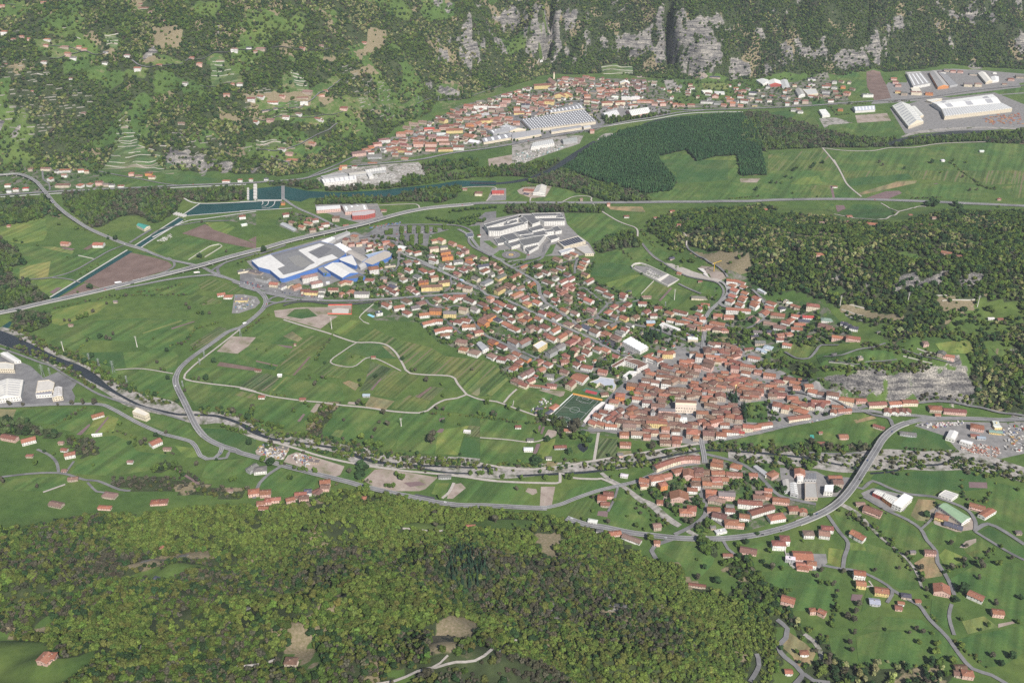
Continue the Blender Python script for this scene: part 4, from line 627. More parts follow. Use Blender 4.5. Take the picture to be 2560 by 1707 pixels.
  # built-up ground: gardens, courtyards and lanes mixed
def town_mat(k=0,nm='town_ground'):
 m,N,L,b=_mat(nm);nt=m.node_tree;n1=_noise(nt,.045,4,.6);n2=_noise(nt,.3,3)
 r=_ramp(nt,n1.outputs['Fac'],[(.44-k,(.05,.095,.03)),(.52-k,(.075,.11,.04)),(.58-k,(.13,.13,.10)),(.68-k,(.18,.17,.155))]);r2=_ramp(nt,n2.outputs['Fac'],[(.3,(.75,.75,.75)),(.7,(1.2,1.2,1.15))])
 L.new(_mix(nt,1.0,r.outputs[0],r2.outputs[0],'MULTIPLY'),b.inputs['Base Color']);return m
TM=town_mat();VM=town_mat(.09,'village_earth');FDONE=[]
for nm,f,pts,mt,lb in[('town_ground','D',"565,612 700,560 760,548 860,520 900,535 960,550 1060,575 1120,600 1180,612 1290,605 1370,590 1345,640 1420,665 1500,700 1570,715 1610,740 1640,660 1665,620 1730,640 1760,690 1880,690 1960,760 1950,790 1820,780 1770,820 1860,870 1960,905 2000,930 1800,985 1600,1030 1420,1005 1330,990 1300,960 1380,900 1250,890 1180,880 1130,820 1010,790 960,740 860,735 820,700 600,650",TM,'gardens and small yards between the houses of the new quarter'),('old_town_paving','D',"1610,785 1700,790 1790,850 1900,895 1990,930 1880,965 1700,995 1610,1022 1500,1010 1350,985 1400,915 1440,870 1480,825 1560,800",
 yard,'grey paved lanes of the dense old town'),('village_ground','D',"800,375 850,345 900,315 1000,275 1050,245 1210,200 1300,178 1480,182 1500,240 1440,262 1370,300 1250,322 1000,352 830,380",VM,'yards and lanes of the village under the cliffs'),('village_ground','D',"1440,250 1500,185 1560,245 1700,225 1760,200 1900,165 1960,240 1700,248",VM,'yards along the road east of the village'),('village_ground','D',"2040,190 2340,190 2352,215 2000,240",yard,'paved yards of the industrial estate'),('village_ground','E3',"700,380 860,260 1280,150 1400,170 1500,190 1900,300 2350,330 2350,640 2100,740 1900,780 1650,850 1500,780 1330,700 1100,690 1130,560 880,440",
 TM,'gardens and lanes of the hamlet beyond the river'),('hamlet_ground','B1',"0,120 230,60 800,60 900,130 1120,270 380,300 0,320",TM,'gardens of the roadside hamlet'),('hamlet_ground','B1',"2050,510 2230,480 2352,490 2352,600 2100,560",TM,'gardens of the roadside hamlet'),('hamlet_ground','B2',"330,560 480,480 700,520 830,590 920,630 700,690 560,680 330,600",TM,'gardens between the houses under the viaduct'),('factory_yard','B2',"60,930 300,850 760,720 900,700 1050,660 1200,720 1420,830 1400,920 1160,1040 900,1110 780,1160 400,1130 280,1060 130,1010",yard,'pale yard round the blue factory'),('factory_yard',
 'B2',"690,410 1260,400 1320,520 1150,590 1020,560 800,490 700,480",yard,'yard of the pink factory by the river'),('factory_yard','B2',"700,170 960,80 1330,40 1640,20 1720,130 1500,190 1420,230 800,255",gravel,'stockyard of the concrete works'),('factory_yard','B2',"0,1000 250,1010 420,1130 760,1240 760,1290 300,1230 0,1120",asphalt,'car park in front of the showrooms'),('factory_yard','A3',"0,1040 300,980 640,930 860,1130 720,1210 380,1240 0,1330",asphalt,'yard round the sawtooth factory'),('factory_yard','A3',"780,1010 1200,960 1460,1020 1430,1060 1000,1090 880,1100",yard,'yard of the two pale halls'),
 ('factory_yard','A3',"0,1330 380,1260 660,1240 620,1320 500,1360 260,1440 60,1520 0,1500",gravel,'yard of the gravel works'),('factory_yard','A2',"2130,1460 2350,1420 2350,1568 2140,1540",dirt,'bare earth of the gravel works'),('factory_yard','A4',"1380,930 2080,850 2352,960 2352,1180 1260,1230 1120,1000",yard,'yard of the large steel works'),('factory_yard','A4',"1260,660 1900,640 2350,680 2350,760 1900,800 1560,870 1300,890",yard,'yards of the industrial estate'),('factory_yard','C1',"-100,300 180,380 280,420 400,530 530,475 705,580 660,640 690,700 680,750 240,790 -100,790",asphalt,'yard of the warehouses by the river'),
 ('factory_yard','C4',"1480,680 1560,640 2352,650 2352,900 2170,940 1830,880 1720,760",yard,'builders yard with stacked materials'),('factory_yard','C4',"410,1010 700,1040 780,1080 980,1090 960,1130 880,1240 560,1260 430,1200",yard,'yard of the workshops by the bridge'),('factory_yard','E4',"1090,100 1180,60 1500,130 1420,240 1300,240 1110,130",yard,'yard of the white hall'),('farm_yard','E4',"1600,250 1700,180 1960,300 1970,380 1830,400 1660,340",dirt,'dirt yard round the green barn'),('farm_yard','E4',"510,560 820,570 830,640 740,700 560,680",yard,'yard of the tiled farmstead'),('farm_yard','B3',
 "60,380 110,260 240,260 240,370",yard,'yard of the red roofed barn'),('farm_yard','B3',"340,280 400,250 660,240 600,340 470,350 360,310",dirt,'dirt yard of the cattle barn'),('building_site','G1',"1290,840 1640,830 1640,980 1290,980",dirt,'building site with new foundations'),('building_site','G1',"500,920 900,870 1290,870 1290,990 1440,1000 1350,1060 1180,1190 980,1130 700,1050 520,1010",dirt,'disturbed pink earth beside the building site'),('building_site','F3',"600,340 700,350 1140,500 1280,560 1440,590 1400,640 1090,560 900,520 620,370",track,'pale haul road to the building site'),('building_site',
 'F3',"1080,430 1140,380 1320,400 1440,480 1500,560 1440,590 1280,560 1250,500",dirt,'cleared earth with new foundations'),('car_park','B2',"1130,700 1280,600 1700,605 1920,640 1740,690 1720,790 1560,810 1420,760 1270,740",asphalt,'tree lined hospital car park'),('car_park','B2',"2100,610 2250,480 2352,470 2352,560 2200,600",asphalt,'upper car park of the hospital'),('hospital_forecourt','B3',"0,560 380,490 770,480 800,590 900,690 1000,760 1060,860 900,880 600,880 480,900 260,940 0,830",yard,'paved surroundings of the hospital'),('garden_centre','G1',"-80,680 60,680 250,720 300,800 220,880 -20,960 -120,960",
 yard,'paved garden centre beside the bend'),('meadow','G1',"680,1000 800,900 1000,890 1140,1000 900,1040",FM['d'],'green patch inside the disturbed earth'),('lawn','B3',"110,880 180,830 330,820 430,870 420,905 260,925 190,900",FM['m'],'oval lawn round the helipad'),('lawn','B3',"590,880 650,780 700,770 660,860",FM['m'],'lawn beside the hospital road'),('lawn','B3',"30,745 90,740 165,800 130,815",FM['m'],'lawn before the hospital entrance'),('dug_plot','B3',"770,965 860,940 850,1030",FM['t'],'dry triangular plot between two lanes')]:
 if not FDONE and nm=='factory_yard':put_fields();FDONE.append(1)
 sheet(nm,P(f,pts),mt,label=lb)
 # water
def water_mat(name,c,rough=.3):
 m,N,L,b=_mat(name);n1=_noise(m.node_tree,.02,3);r=_ramp(m.node_tree,n1.outputs['Fac'],[(.35,c),(.65,tuple(v*1.35 for v in c))]);L.new(r.outputs[0],b.inputs['Base Color'])
 b.inputs['Roughness'].default_value=rough;b.inputs['Specular IOR Level'].default_value=.16
 n2=_noise(m.node_tree,.6,3);bu=N.new('ShaderNodeBump');bu.inputs['Distance'].default_value=.12;L.new(n2.outputs['Fac'],bu.inputs['Height']);L.new(bu.outputs[0],b.inputs['Normal']);return m
WT=water_mat('river_water',(.012,.048,.046));WD=water_mat('dark_water',(.025,.03,.035),.2)
for nm,f,pts,lb in[('reservoir','B1',"1680,505 1835,405 2352,388 2500,384 2430,450 2350,462 1900,498 1720,512",'teal reservoir basin above the canal'),('reservoir','B2',"0,388 385,378 352,452 0,470",'teal reservoir basin below the weir'),('river','B2',"85,275 140,262 390,240 620,285 900,300 1300,280 1500,255 1800,225 2000,190 2350,195 2350,235 1900,250 1500,300 1400,335 900,345 640,350 560,385 400,362 160,366 85,370",'wide teal river behind the weir'),('river','B1',"2285,275 2320,275 2320,375 2285,375",'dark sluice pool beside the weir'),('canal','B1',"1240,790 1650,530 1690,545 1290,803",'straight teal canal below the sluice'),
 ('canal','B1',"1175,832 1220,840 500,1280 465,1282 470,1262",'straight teal canal beside the ploughed field'),('canal','B1',"-40,1568 90,1480 110,1490 90,1530 30,1568",'end of the canal at the edge of the wood'),('pond','F1',"1425,1380 1460,1345 1530,1340 1590,1370 1580,1430 1520,1478 1460,1440",'small round dark pond near the river')]:
 sheet(nm,P(f,pts),WT if nm!='pond' else WD,label=lb);
 if nm!='pond':
  q_=P(f,pts)
  for a_ in spline(np.concatenate([q_,q_[:1]]),6):obst.append((a_[0],a_[1],6))
  for _ in range(1):
   lo,hi=q_.min(0),q_.max(0);xx,yy=np.meshgrid(np.arange(lo[0],hi[0],7),np.arange(lo[1],hi[1],7));s_=inside(q_,xx,yy)
   for a_,b_ in zip(xx[s_],yy[s_]):obst.append((a_,b_,5))
kerbw=mat_noisy('pale_concrete',(.40,.39,.37),(.5,.49,.47),.2)
for f,pts,w in[('B1',"1235,790 1645,528",4),('B1',"1295,806 1400,735 1700,548",4),('B1',"1170,828 460,1262",4.5),('B1',"1690,355 1840,402 2352,384",5),('B1',"1680,505 1835,402",4),('B1',"1720,515 1900,500 2352,464",4),('B2',"0,386 385,375",5),('B2',"0,472 480,445",4),('B1',"1400,712 1700,570 1900,540 2352,475",5)]:
 strip('embankment',P(f,pts),w,kerbw,off=.9,label='pale concrete embankment of the canal')
 # river bed of the stream: gravel, then dark water threads
for f,pts,w in[('C1',"-80,120 60,160 300,260 520,370 740,460 900,560 1050,640 1250,740 1500,800 1650,860 1850,900 2050,900 2250,980 2400,1060",[58,55,42,36,34,30,34,44,46,30,40,34,26,30]),('C2',"0,960 120,1030 300,1090 560,1120 800,1160 960,1190 1100,1240 1300,1300 1700,1310 2000,1340 2350,1370",[30,28,26,26,24,28,46,40,36,52,50]),('C3',"0,1545 200,1568 500,1560 900,1530 1300,1500 1600,1440 2000,1395",[50,44,34,30,30,30,26]),('C4',"0,900 200,915 450,930 700,960 900,980 1100,960 1300,945 1600,960 1850,950 2050,980 2250,1040 2420,1090",[38,40,46,46,52,56,58,56,58,52,48,44])]:
 strip('gravel_bed',P(f,pts),w,gravel,off=.02,label='pale gravel bed of the mountain stream',block=False)
def wst(f,pts,w,lb,bl=False):strip('stream',P(f,pts),w,WD,off=.16,label=lb,block=bl)
wst('C1',"-80,140 0,160 250,260 480,360 700,440 850,530 950,600 1100,690 1300,790 1500,840 1640,868 1800,872 2000,885 2200,950 2400,1040",[44,40,30,22,20,20,12,6,6,6,6,6,7,7,7],'dark stream running down the gravel bed')
wst('C2',"0,950 100,1020 250,1080 330,1100 560,1130 800,1165 960,1190 1100,1260 1300,1310 1600,1335 1900,1345 2100,1355 2350,1350",[7,7,7,6,5,6,7,9,8,6,5,5,6],'dark stream between gravel banks')
wst('C2',"1500,1330 1700,1370 1900,1400 2100,1410",4,'thin side branch of the stream')
wst('C3',"0,1530 100,1560",6,'dark stream')
wst('E3',"-400,330 0,310 300,290 600,240 900,170 1100,130 1280,100 1400,95 1700,110 2000,135 2350,175",[5,6,6,6,6,5,5,6,6,6,6],'stream passing under the town bridge')
wst('C4',"600,925 800,975 950,1000",5,'thin branch of the stream');wst('C4',"1130,1060 1300,1045 1450,1005 1700,985 1850,930",5,'stream winding through the gravel')
wst('B3',"-90,212 0,215 200,215 420,182 600,118 720,62 850,-10",[16,16,16,18,22,24,24],'grey green river winding between wooded banks',True)
wst('A3',"300,1600 420,1530 520,1460 650,1375 770,1300",[24,24,24,22,20],'grey river bend beside the poplars',True)
wst('A3',"1200,1150 1330,1110 1500,1085 1800,1060 2120,1050",[12,14,14,14,14],'dark river under the embankment',True)
wst('A4',"1100,1330 1250,1280 1500,1245 1800,1215 2350,1222 2500,1225",[16,22,26,30,24,24],'dark river behind the steel works',True)
strip('gravel_bed',P('A4',"1230,1260 1400,1215 1700,1185 2000,1175 2400,1190"),[10,22,24,20,16],gravel,off=.12,label='gravel bank of the river')
strip('gravel_bed',P('A3',"790,1290 880,1240 960,1240"),[10,30,18],gravel,off=.12,label='gravel bar in the river bend')
for f,pts,w in[('E3',"380,300 450,360 600,440 740,550 850,600 960,700 1100,790",[7,8,8,12,14,14,10]),('E3',"1170,830 1250,880 1350,890",[9,9,6]),('E4',"940,190 1050,250 1150,350 1250,450 1380,550 1500,680 1560,830",[9,9,7,5,4,4,4]),('E4',"650,1190 720,1240 770,1310 790,1390",[7,7,7,7])]:
 strip('torrent_bed',P(f,pts),w,gravel,off=.12,label='stony bed of a narrow torrent')
 # roads ------------------------------------------------------------------------
def lines(o,s,z,w):
 if w<8:return
 n_=len(s);c=s[:,:2];sd=side(c);mb=MB()
 for off_ in((w/2-.7,-(w/2-.7))+((0.0,)if w<14 else(0.6,-0.6))):
  for i in range(n_-1):
   a=c[i]+sd[i]*(off_+.22);b=c[i]+sd[i]*(off_-.22);d=c[i+1]+sd[i+1]*(off_+.22);e=c[i+1]+sd[i+1]*(off_-.22)
   mb.quad([(a[0],a[1],z[i]+.03),(b[0],b[1],z[i]+.03),(e[0],e[1],z[i+1]+.03),(d[0],d[1],z[i+1]+.03)],(1,1,1))
 obj('lane_marking',mb.mesh('lane_marking',paint),parent=o)
ROADS={}
def road(key,f,pts,w,lb,mat=None,deck=None,name='road',off=.42):
 pts=pp(pts);q=[];lift=deck if deck is not None else[0]*len(pts)
 for p_,h_ in zip(pts,lift):q.append(W(f if len(p_)==2 else p_[2],[p_[:2]],h_)[0])
 o,s,z=strip(name,np.array(q),w,mat or asphalt,off=off,deck=deck,label=lb)
 ROADS[key]=(s,z,w);lines(o,s,z,w if np.isscalar(w)else 9);return o
road('bridge_w','B1',"-150,145 0,140 150,130 250,155 330,200 385,260 450,340 520,420 600,490 700,560 820,635 1000,715 1150,775 1300,820 1440,878 1560,920 1700,950 1850,985 1950,1035 2050,1075 2200,1130 2350,1185",9,'curving road on a viaduct over the valley road',deck=[2,4,6,8,8,8,8,8,7,5,3,1,1,1,0,0,0,0,0,0,0,0])
road('highway','B1',[(-150,1440),(0,1405),(150,1375),(400,1315),(700,1250),(1000,1180),(1300,1105),(1600,1032),(1850,968),(2100,895),(2350,830),(200,820,'B2'),(400,760,'B2'),(600,710,'B2'),(800,665,'B2'),(1000,620,'B2'),(1150,585,'B2'),(1300,542,'B2'),(1500,488,'B2'),(1700,450,'B2'),(1900,428,'B2'),(2100,412,'B2'),(0,400,'B3'),(400,396,'B3'),(1000,396,'B3'),(1500,392,'B3'),(1750,388,'B3'),(2350,385,'B3'),(400,320,'B4'),(900,314,'B4'),(1400,326,'B4'),(1900,348,'B4'),(2352,368,'B4'),(2600,382,'B4')],16,'divided valley highway crossing the whole plain',deck=[2,2,2,1,1,1,1,4,6,4,2,2,3,5,6,6,6,4,2,1,
 1,1,0,0,0,0,0,0,0,0,0,0,0,0],off=.6)
road('ramp1','B1',"1020,1180 1200,1130 1400,1075 1540,1020 1600,980 1590,930 1540,900",6,'slip road looping off the highway')
road('ramp2','B1',"1060,1195 1300,1150 1500,1110 1700,1080 1850,1065 1950,1060 2060,1085",8,'slip road running below the highway')
road('ramp3','B1',[(1930,1030),(2050,955),(2200,905),(2350,865),(200,862,'B2'),(420,785,'B2')],7,'slip road beside the highway embankment')
road('ramp4','B1',"2010,1050 2000,1000 2060,950",7,'short curved slip road')
road('bend','B2',[(-60,1120),(0,1140),(120,1180),(200,1230),(240,1290),(225,1350),(180,1405),(80,1490),(0,1545),(2100,110,'C1'),(1930,230,'C1'),(1780,335,'C1'),(1690,410,'C1'),(1640,470,'C1'),(1612,550,'C1'),(1630,630,'C1'),(1675,720,'C1'),(1725,820,'C1'),(1785,950,'C1'),(1850,1045,'C1'),(1930,1110,'C1'),(2050,1165,'C1'),(2150,1195,'C1'),(0,1222,'C2'),(200,1277,'C2'),(380,1335,'C2'),(600,1392,'C2'),(800,1442,'C2'),(1000,1492,'C2'),(1200,1547,'C2'),(1270,518,'E2'),(1500,550,'E2'),(1720,553,'E2'),(2000,568,'E2'),(2240,577,'E2')],11,'main road sweeping in a wide S across the fields',deck=[0]*13+[0,
 1,2,5,5,4,1]+[0]*15)
road('hamlet','E2',[(2200,577),(2350,545),(130,545,'E3'),(330,475,'E3'),(530,425,'E3'),(700,385,'E3'),(860,320,'E3'),(1050,250,'E3'),(1290,215,'E3')],8,'road from the river plain up into the hamlet')
road('bypass','E3',[(60,720),(220,775),(400,803),(650,855),(850,880),(1100,905),(1400,912),(1650,895),(1850,865),(2100,800),(400,1512,'C4'),(600,1442,'C4'),(780,1360,'C4'),(900,1272,'C4'),(1000,1152,'C4'),(1090,1010,'C4'),(1170,882,'C4'),(1235,780,'C4'),(1330,700,'C4'),(1450,655,'C4'),(1600,632,'C4'),(1900,627,'C4'),(2352,640,'C4'),(2600,645,'C4')],12,'broad bypass curving across the stream on a bridge',deck=[0]*11+[1,2,4,7,8,8,6,3,0,0,0,0,0])
road('east','C4',"-60,800 0,785 250,735 480,680 700,640 860,605 960,575 1100,570 1250,590 1500,605 1650,625",9,'road along the southern edge of the old town')
road('east2','C4',"940,540 1040,560 1150,600 1270,620 1310,690",7,'short link curving down to the bypass');road('east3','C4',"430,400 600,430 760,470 940,530 1000,560",7,'street leaving the old town under the cliff')
road('east4','C4',"1040,550 1250,520 1500,510 1620,500 1900,530 2100,570 2350,610",6,'lane between the houses below the cliff')
road('lower_left','C1',"-100,805 0,800 240,792 500,780 900,778 1040,825 1150,885 1300,965 1500,1050 1650,1090 1760,1125 1810,1190 1840,1250 1900,1280 1970,1275 2020,1230 2040,1170",8,'lower road meeting the main road at a junction')
road('lower_left2','C1',"1970,1278 2080,1270 2110,1210 2230,1230",6,'junction loop of the lower road')
road('roundabout','G1',"420,780 470,740 560,715 650,715 700,740 640,790 540,810 440,800 420,780",6,'teardrop shaped road island junction')
road('main1','G1',[(0,560),(120,600),(300,650),(480,690),(640,725),(760,750),(900,765),(1100,772),(1400,785),(1700,780),(2000,765),(460,755,'G2'),(800,725,'G2'),(1100,705,'G2'),(1400,680,'G2'),(1700,685,'G2')],9,'street from the bend road along the factory')
road('main1b','G1',"360,890 480,830 640,800 840,775",7,'branch road joining the street from the bend')
road('main1c','G1',"640,855 760,815 1000,795 1300,825 1650,830 1960,800",6,'freshly laid dark road beside the building site',mat=asphalt_new)
road('spine','B2',[(1440,900),(1650,950),(1800,1010),(1960,1080),(2100,1150),(2200,1195),(1700,560,'G2'),(1780,620,'G2'),(1850,690,'G2'),(2000,730,'G2'),(400,780,'F4'),(560,850,'F4'),(800,970,'F4'),(1000,1060,'F4'),(1300,1190,'F4'),(1500,1280,'F4'),(1700,1370,'F4'),(1050,380,'C3'),(1200,460,'C3'),(1340,520,'C3')],8,'main street running straight through the new quarter')
road('spine2','G2',"570,60 700,130 880,190 1060,280 1200,350 1400,450 1560,520 1700,575",8,'street past the apartment blocks')
road('hospital_road','B3',"-200,640 -100,700 0,820 150,905 280,985 450,1080 530,1140 545,1220 600,1310 720,1390 880,1510",8,'road passing the helipad into the new quarter')
road('hospital_loop','B3',"280,985 400,930 520,900 580,860 600,780 640,750",6,'access road behind the helipad')
road('ring','B2',"1100,720 1240,690 1290,620 1500,600 1900,600 2050,620 2130,670 2100,740 2140,800 2250,860 2352,910",7,'ring road round the hospital car park')
road('ring2','B2',"1130,740 1300,740 1420,760 1460,870 1430,1010 1270,1060",6,'street between the factory and the first houses')
for i,(f,pts,w)in enumerate([('F4',"1310,1190 1450,1110 1600,1050 1720,1040 1900,1080 2350,1150",6),('F4',"1720,1030 1780,930 1870,820 1750,760 1600,640 1520,590 1400,620",6),('F4',"1870,820 2080,800 2260,790 2350,760",5),('F4',"1000,830 1150,930 1300,1040 1400,1110",6),('F4',"870,530 880,620 900,740 1000,830",6),('F4',"500,300 700,230 900,160 940,80",6),('F4',"0,1190 60,1270 200,1360 400,1460 600,1540",6),('F4',"1190,230 1400,170 1440,140 1400,260 1390,380",6),('F1',"620,0 820,90 1000,160 1200,230",6),('F1',"700,190 850,90 960,0",6),('F1',"980,500 1200,380 1380,280 1500,290 1700,340 1900,400 2130,440",
 6),('F1',"1480,1150 1700,1160 2100,1160 2350,1180",6),('F1',"1500,1100 1700,900 1880,700 2000,580 2150,440 2200,330",6),('F3',"160,1250 500,1330 800,1440 1000,1510 1140,1568",7),('F3',"1160,1568 1190,1300 1190,1200 1250,1060 1390,930 1480,860 1530,760 1500,680 1410,620",8),('F3',"1390,930 1460,980 1560,1010",9),('F3',"1460,1240 1600,1290 1760,1310 1900,1270 2000,1200 2130,1110 2060,1000 2040,900 1880,740",6),('F3',"920,90 1000,180 1150,270 1300,360 1420,430 1520,560",5),('F3',"220,0 300,100 430,240 560,330 700,420 900,530 1200,600 1390,650 1460,740 1450,830 1390,920",5),('F3',"800,650 900,700 1060,770 1130,800",
 6),('F2',"1140,530 1080,680 1120,830 1130,940 1180,1060 1260,1120",5),('F2',"1160,0 1150,200 1150,400 1130,520",6),('F2',"1160,1140 1140,1300 1120,1450 1120,1568",6),('F2',"1310,540 1500,560 1700,590 1950,660 2200,760",5),('E3',"1290,-20 1320,130 1330,215",9),('E3',"1330,130 1500,170 1650,215 1750,270 1850,350 1920,430 2010,510 2150,550 2350,590",7),('E3',"1310,330 1300,430 1320,540 1340,620 1330,690 1260,760 1160,820 1050,870",7),('E3',"1320,560 1280,490",5),('E3',"1340,680 1430,740 1500,790",5),('E3',"1050,905 980,930 870,970 840,1020 880,1090",7),('E3',"530,440 500,540 440,660",4),('C2',"180,1500 260,1420 370,1350",
 6),('C2',"180,1500 150,1568 130,1640",6),('G1',"2080,0 2200,80",5),('G2',"1600,1000 1700,1130 1850,1290 2050,1380 2350,1520",7),('G2',"1130,1010 1300,1020 1480,1010 1700,960",6),('G2',"1240,1040 1300,1110 1480,1260",6),('G2',"970,760 1040,840 1250,890 1400,850 1480,870 1600,1000",6),('G2',"1350,540 1250,640 900,660 890,720",6),('G2',"1330,440 1350,540",5),('B2',"400,360 520,440 700,520 860,600 960,640",8),('B2',"395,240 395,365",9),('E4',"830,270 920,400 990,490 960,600 950,690",6),('E4',"790,660 950,690 1050,700 1180,750 1330,850 1290,950",5),('E4',"1330,850 1450,920 1540,970 1620,1080 1750,1210 1850,1350 1950,1460 2100,1510 2250,1600",
 6),('E4',"1040,50 1100,70 1180,10 1300,60 1450,110 1640,130 1800,180 1920,240 1975,330 1970,400",6),('E4',"1110,130 1280,230 1450,310 1550,380 1600,470 1670,550 1680,640 1740,730 1790,830 1810,890",6),('E4',"1970,390 2070,340 2200,400 2352,500",7),('E4',"1970,400 2100,480 2250,570 2352,620",5),('E4',"1560,375 1640,300 1680,230",4),('E4',"1790,960 1770,1060 1810,1200",5),('E4',"440,1080 520,1150 510,1220 450,1290 500,1370 580,1430 640,1500 560,1600",7),('E4',"280,1350 300,1440 230,1568",6),('E4',"650,1500 720,1550 850,1568",6),('E3',"1500,930 1540,1000 1600,1050",5),('C1',"0,1445 260,1415 450,1405 600,1415 780,1470 900,1480 1100,1560 1200,1568",
 5),('C1',"340,1190 450,1240 520,1310 540,1400",5),('C1',"600,1410 680,1300",4),('E1',"670,20 740,90 810,100",4),('B1',"120,1110 270,1100 480,1080 680,1020 860,920 1000,840 1130,790",5),('B1',"480,1085 620,1095 740,1130",4),('B1',"1190,765 1290,700 1390,640",7),('B1',"1390,690 1480,640 1720,590 1900,565 2100,560",5),('B1',"390,90 400,180 450,220 460,280",5),('B1',"900,105 1100,145 1300,180 1500,220 1660,238",5),('A1',"150,50 0,60",4),('A1',"450,550 560,540 680,500 760,480 900,510 1000,480",5),('A1',"440,430 600,440 700,460 780,480",4),('A1',[(1210,555),(1300,610),(1430,610),(1600,600),(1750,550),
 (1900,530),(2050,490),(2130,470),(2350,455),(130,455,'A2'),(350,460,'A2'),(600,470,'A2'),(730,470,'A2')],5),('A1',"1840,790 1950,800 2130,765",4),('A2',"390,1005 450,960 540,900 660,830 780,740",5),('A2',"120,1030 300,1000 400,990",4),('A2',"0,1090 250,1070 420,1085 700,1060 800,1030",4),('A2',"0,1380 150,1390 290,1370 400,1330 500,1280 620,1220 750,1140",5),('A2',"140,1440 280,1490 300,1520 200,1540",5),('A2',"1480,960 1640,925 1900,905 2050,860 2250,785",4),('C4',"640,895 850,905 1100,895",4),('C4',"450,100 540,150 640,150 700,90 740,45 880,45",5),('C4',"760,135 900,125 1060,75 1250,30",4),('C4',
 "800,170 1000,200 1100,180 1340,160",3),('C4',"1380,80 1700,170 1850,190",3),('C1',"0,262 200,330 360,390 480,430 620,520 760,600 900,680 1100,750 1400,830 1700,925",5)]):
 road('s%d'%i,f,pts,w,'narrow street or lane number %d of the valley'%i if False else 'narrow grey asphalt lane',name='lane',off=.36+.0012*i)
for i,(f,pts,w)in enumerate([('S',"940,1712 1040,1682 1120,1662 1230,1625 1290,1600",3.2),('S',"1120,1640 1100,1660 1060,1682",2.5),('C2',"400,0 560,50 800,120 940,170 1070,208 1200,208 1330,225 1420,290 1480,380 1520,460",4.5),('C2',"1520,460 1560,490 1700,505 1940,520 2000,590 2080,685",4.5),('C2',"2080,685 1990,720 1880,735 1790,780 1720,835 1640,855 1400,840 1160,805 940,785",4.5),('C2',"940,785 740,757 600,745 300,705 150,665 0,630",4),('C1',"2350,660 2200,620 1950,590 1750,560 1690,535 1700,500 1780,420 1880,340 2050,210 2200,90",4),('C2',"1070,210 960,280 830,390 1035,432 1200,345 1480,470",
 3),('C2',[(2080,685),(2200,730),(2350,750),(330,760,'F1'),(600,860,'F1'),(830,940,'F1')],4),('F1',"350,750 440,640 540,550",4),('F1',"0,1260 400,1290 750,1330 930,1290 1050,1260",3),('F1',"1740,1190 1680,1568 1670,1610",5),('C3',"0,1500 250,1545 500,1555 800,1520 1040,1478 1400,1420 1700,1370 2010,1320",5),('C2',"70,1060 300,1120 480,1170 700,1240 950,1300 1250,1350 1500,1385 1830,1415 2050,1440 2350,1478",5),('E2',[(1500,300),(1800,345),(2200,362),(2350,355),(0,305,'E3'),(130,350,'E3'),(340,360,'E3'),(380,355,'E3'),(530,420,'E3')],5),('E2',"1360,490 1420,440 1460,360",5),('B4',"840,0 900,110 950,200 1060,295",
 5),('A4',"500,1360 600,1480 660,1568",5),('A4',"510,1362 700,1385 950,1388 1120,1360 1350,1355 1600,1320 2100,1303",5),('B4',"1215,345 1280,385 1360,412 1500,375 1570,375",4),('B4',"1360,412 1230,475 1080,470 840,435",4),('B3',"460,380 480,340 600,340",4),('B3',"760,385 860,340 980,335 1025,350 1020,370 1050,425",4),('B3',"1120,475 1260,560 1430,630 1450,720 1500,790 1600,900 1690,950",4.5),('B3',"1830,640 1890,700 1895,790",3.5),('B2',[(2020,265),(2150,250),(2350,260),(60,380,'B3')],4),('B2',"1180,425 1480,410 1620,410 1650,445",4),('E1',"1080,1310 1130,1250 1330,1235",3),('E2',"1030,748 1230,768 1390,762",
 4),('E1',"330,95 500,35",4),('A3',"160,640 240,570 290,555",4),('E1',"2130,1370 1970,1420 1750,1440",3),('C1',"1060,460 1300,450 1590,495",3),('E4',"1100,830 1180,820 1150,780",3)]):
 road('t%d'%i,f,pts,w,'pale gravel track',mat=track,name='track',off=.34+.0012*i)
 # far valley roads
road('far_road','B1',[(-120,332),(0,328),(380,302),(800,281),(1200,262),(1650,240),(2000,226),(2350,212),(260,202,'B2'),(480,188,'B2'),(620,168,'B2'),(780,120,'B2'),(950,70,'B2'),(1200,1500,'A2'),(1500,1470,'A2'),(1800,1410,'A2'),(2100,1370,'A2'),(2350,1330,'A2'),(300,1270,'A3'),(600,1215,'A3'),(800,1172,'A3'),(1100,1112,'A3'),(1300,1082,'A3'),(1500,1042,'A3')],10,'far road following the foot of the mountain')
road('far_main','B2',[(620,168),(700,130),(760,1510,'A2'),(850,1465,'A2'),(1000,1405,'A2'),(1130,1345,'A2'),(1250,1290,'A2'),(1500,1255,'A2'),(1800,1215,'A2')],7,'main street of the village under the cliffs')
road('far_main2','A3',[(0,1080),(150,1040),(300,980),(450,945),(620,932),(900,955),(1240,972),(1400,1000),(1600,1015),(1900,1010),(2350,995),(400,975,'A4'),(700,950,'A4'),(1000,930,'A4'),(1400,905,'A4'),(1700,860,'A4'),(2000,820,'A4'),(2400,785,'A4')],9,'straight road past the industrial estate')
road('far_link','A3',"1500,1042 1600,1030 1760,1018",8,'slip joining the far road')
strip('embankment',P('B1',"-120,352 380,318 800,296 1200,277 1650,255 2000,240 2260,228"),6,kerbw,off=.5,label='pale wall along the far road')
strip('embankment',P('A3',"760,1180 1100,1125 1300,1098 1560,1052 1800,1035 2120,1030"),7,kerbw,off=.5,label='pale river wall below the far road')
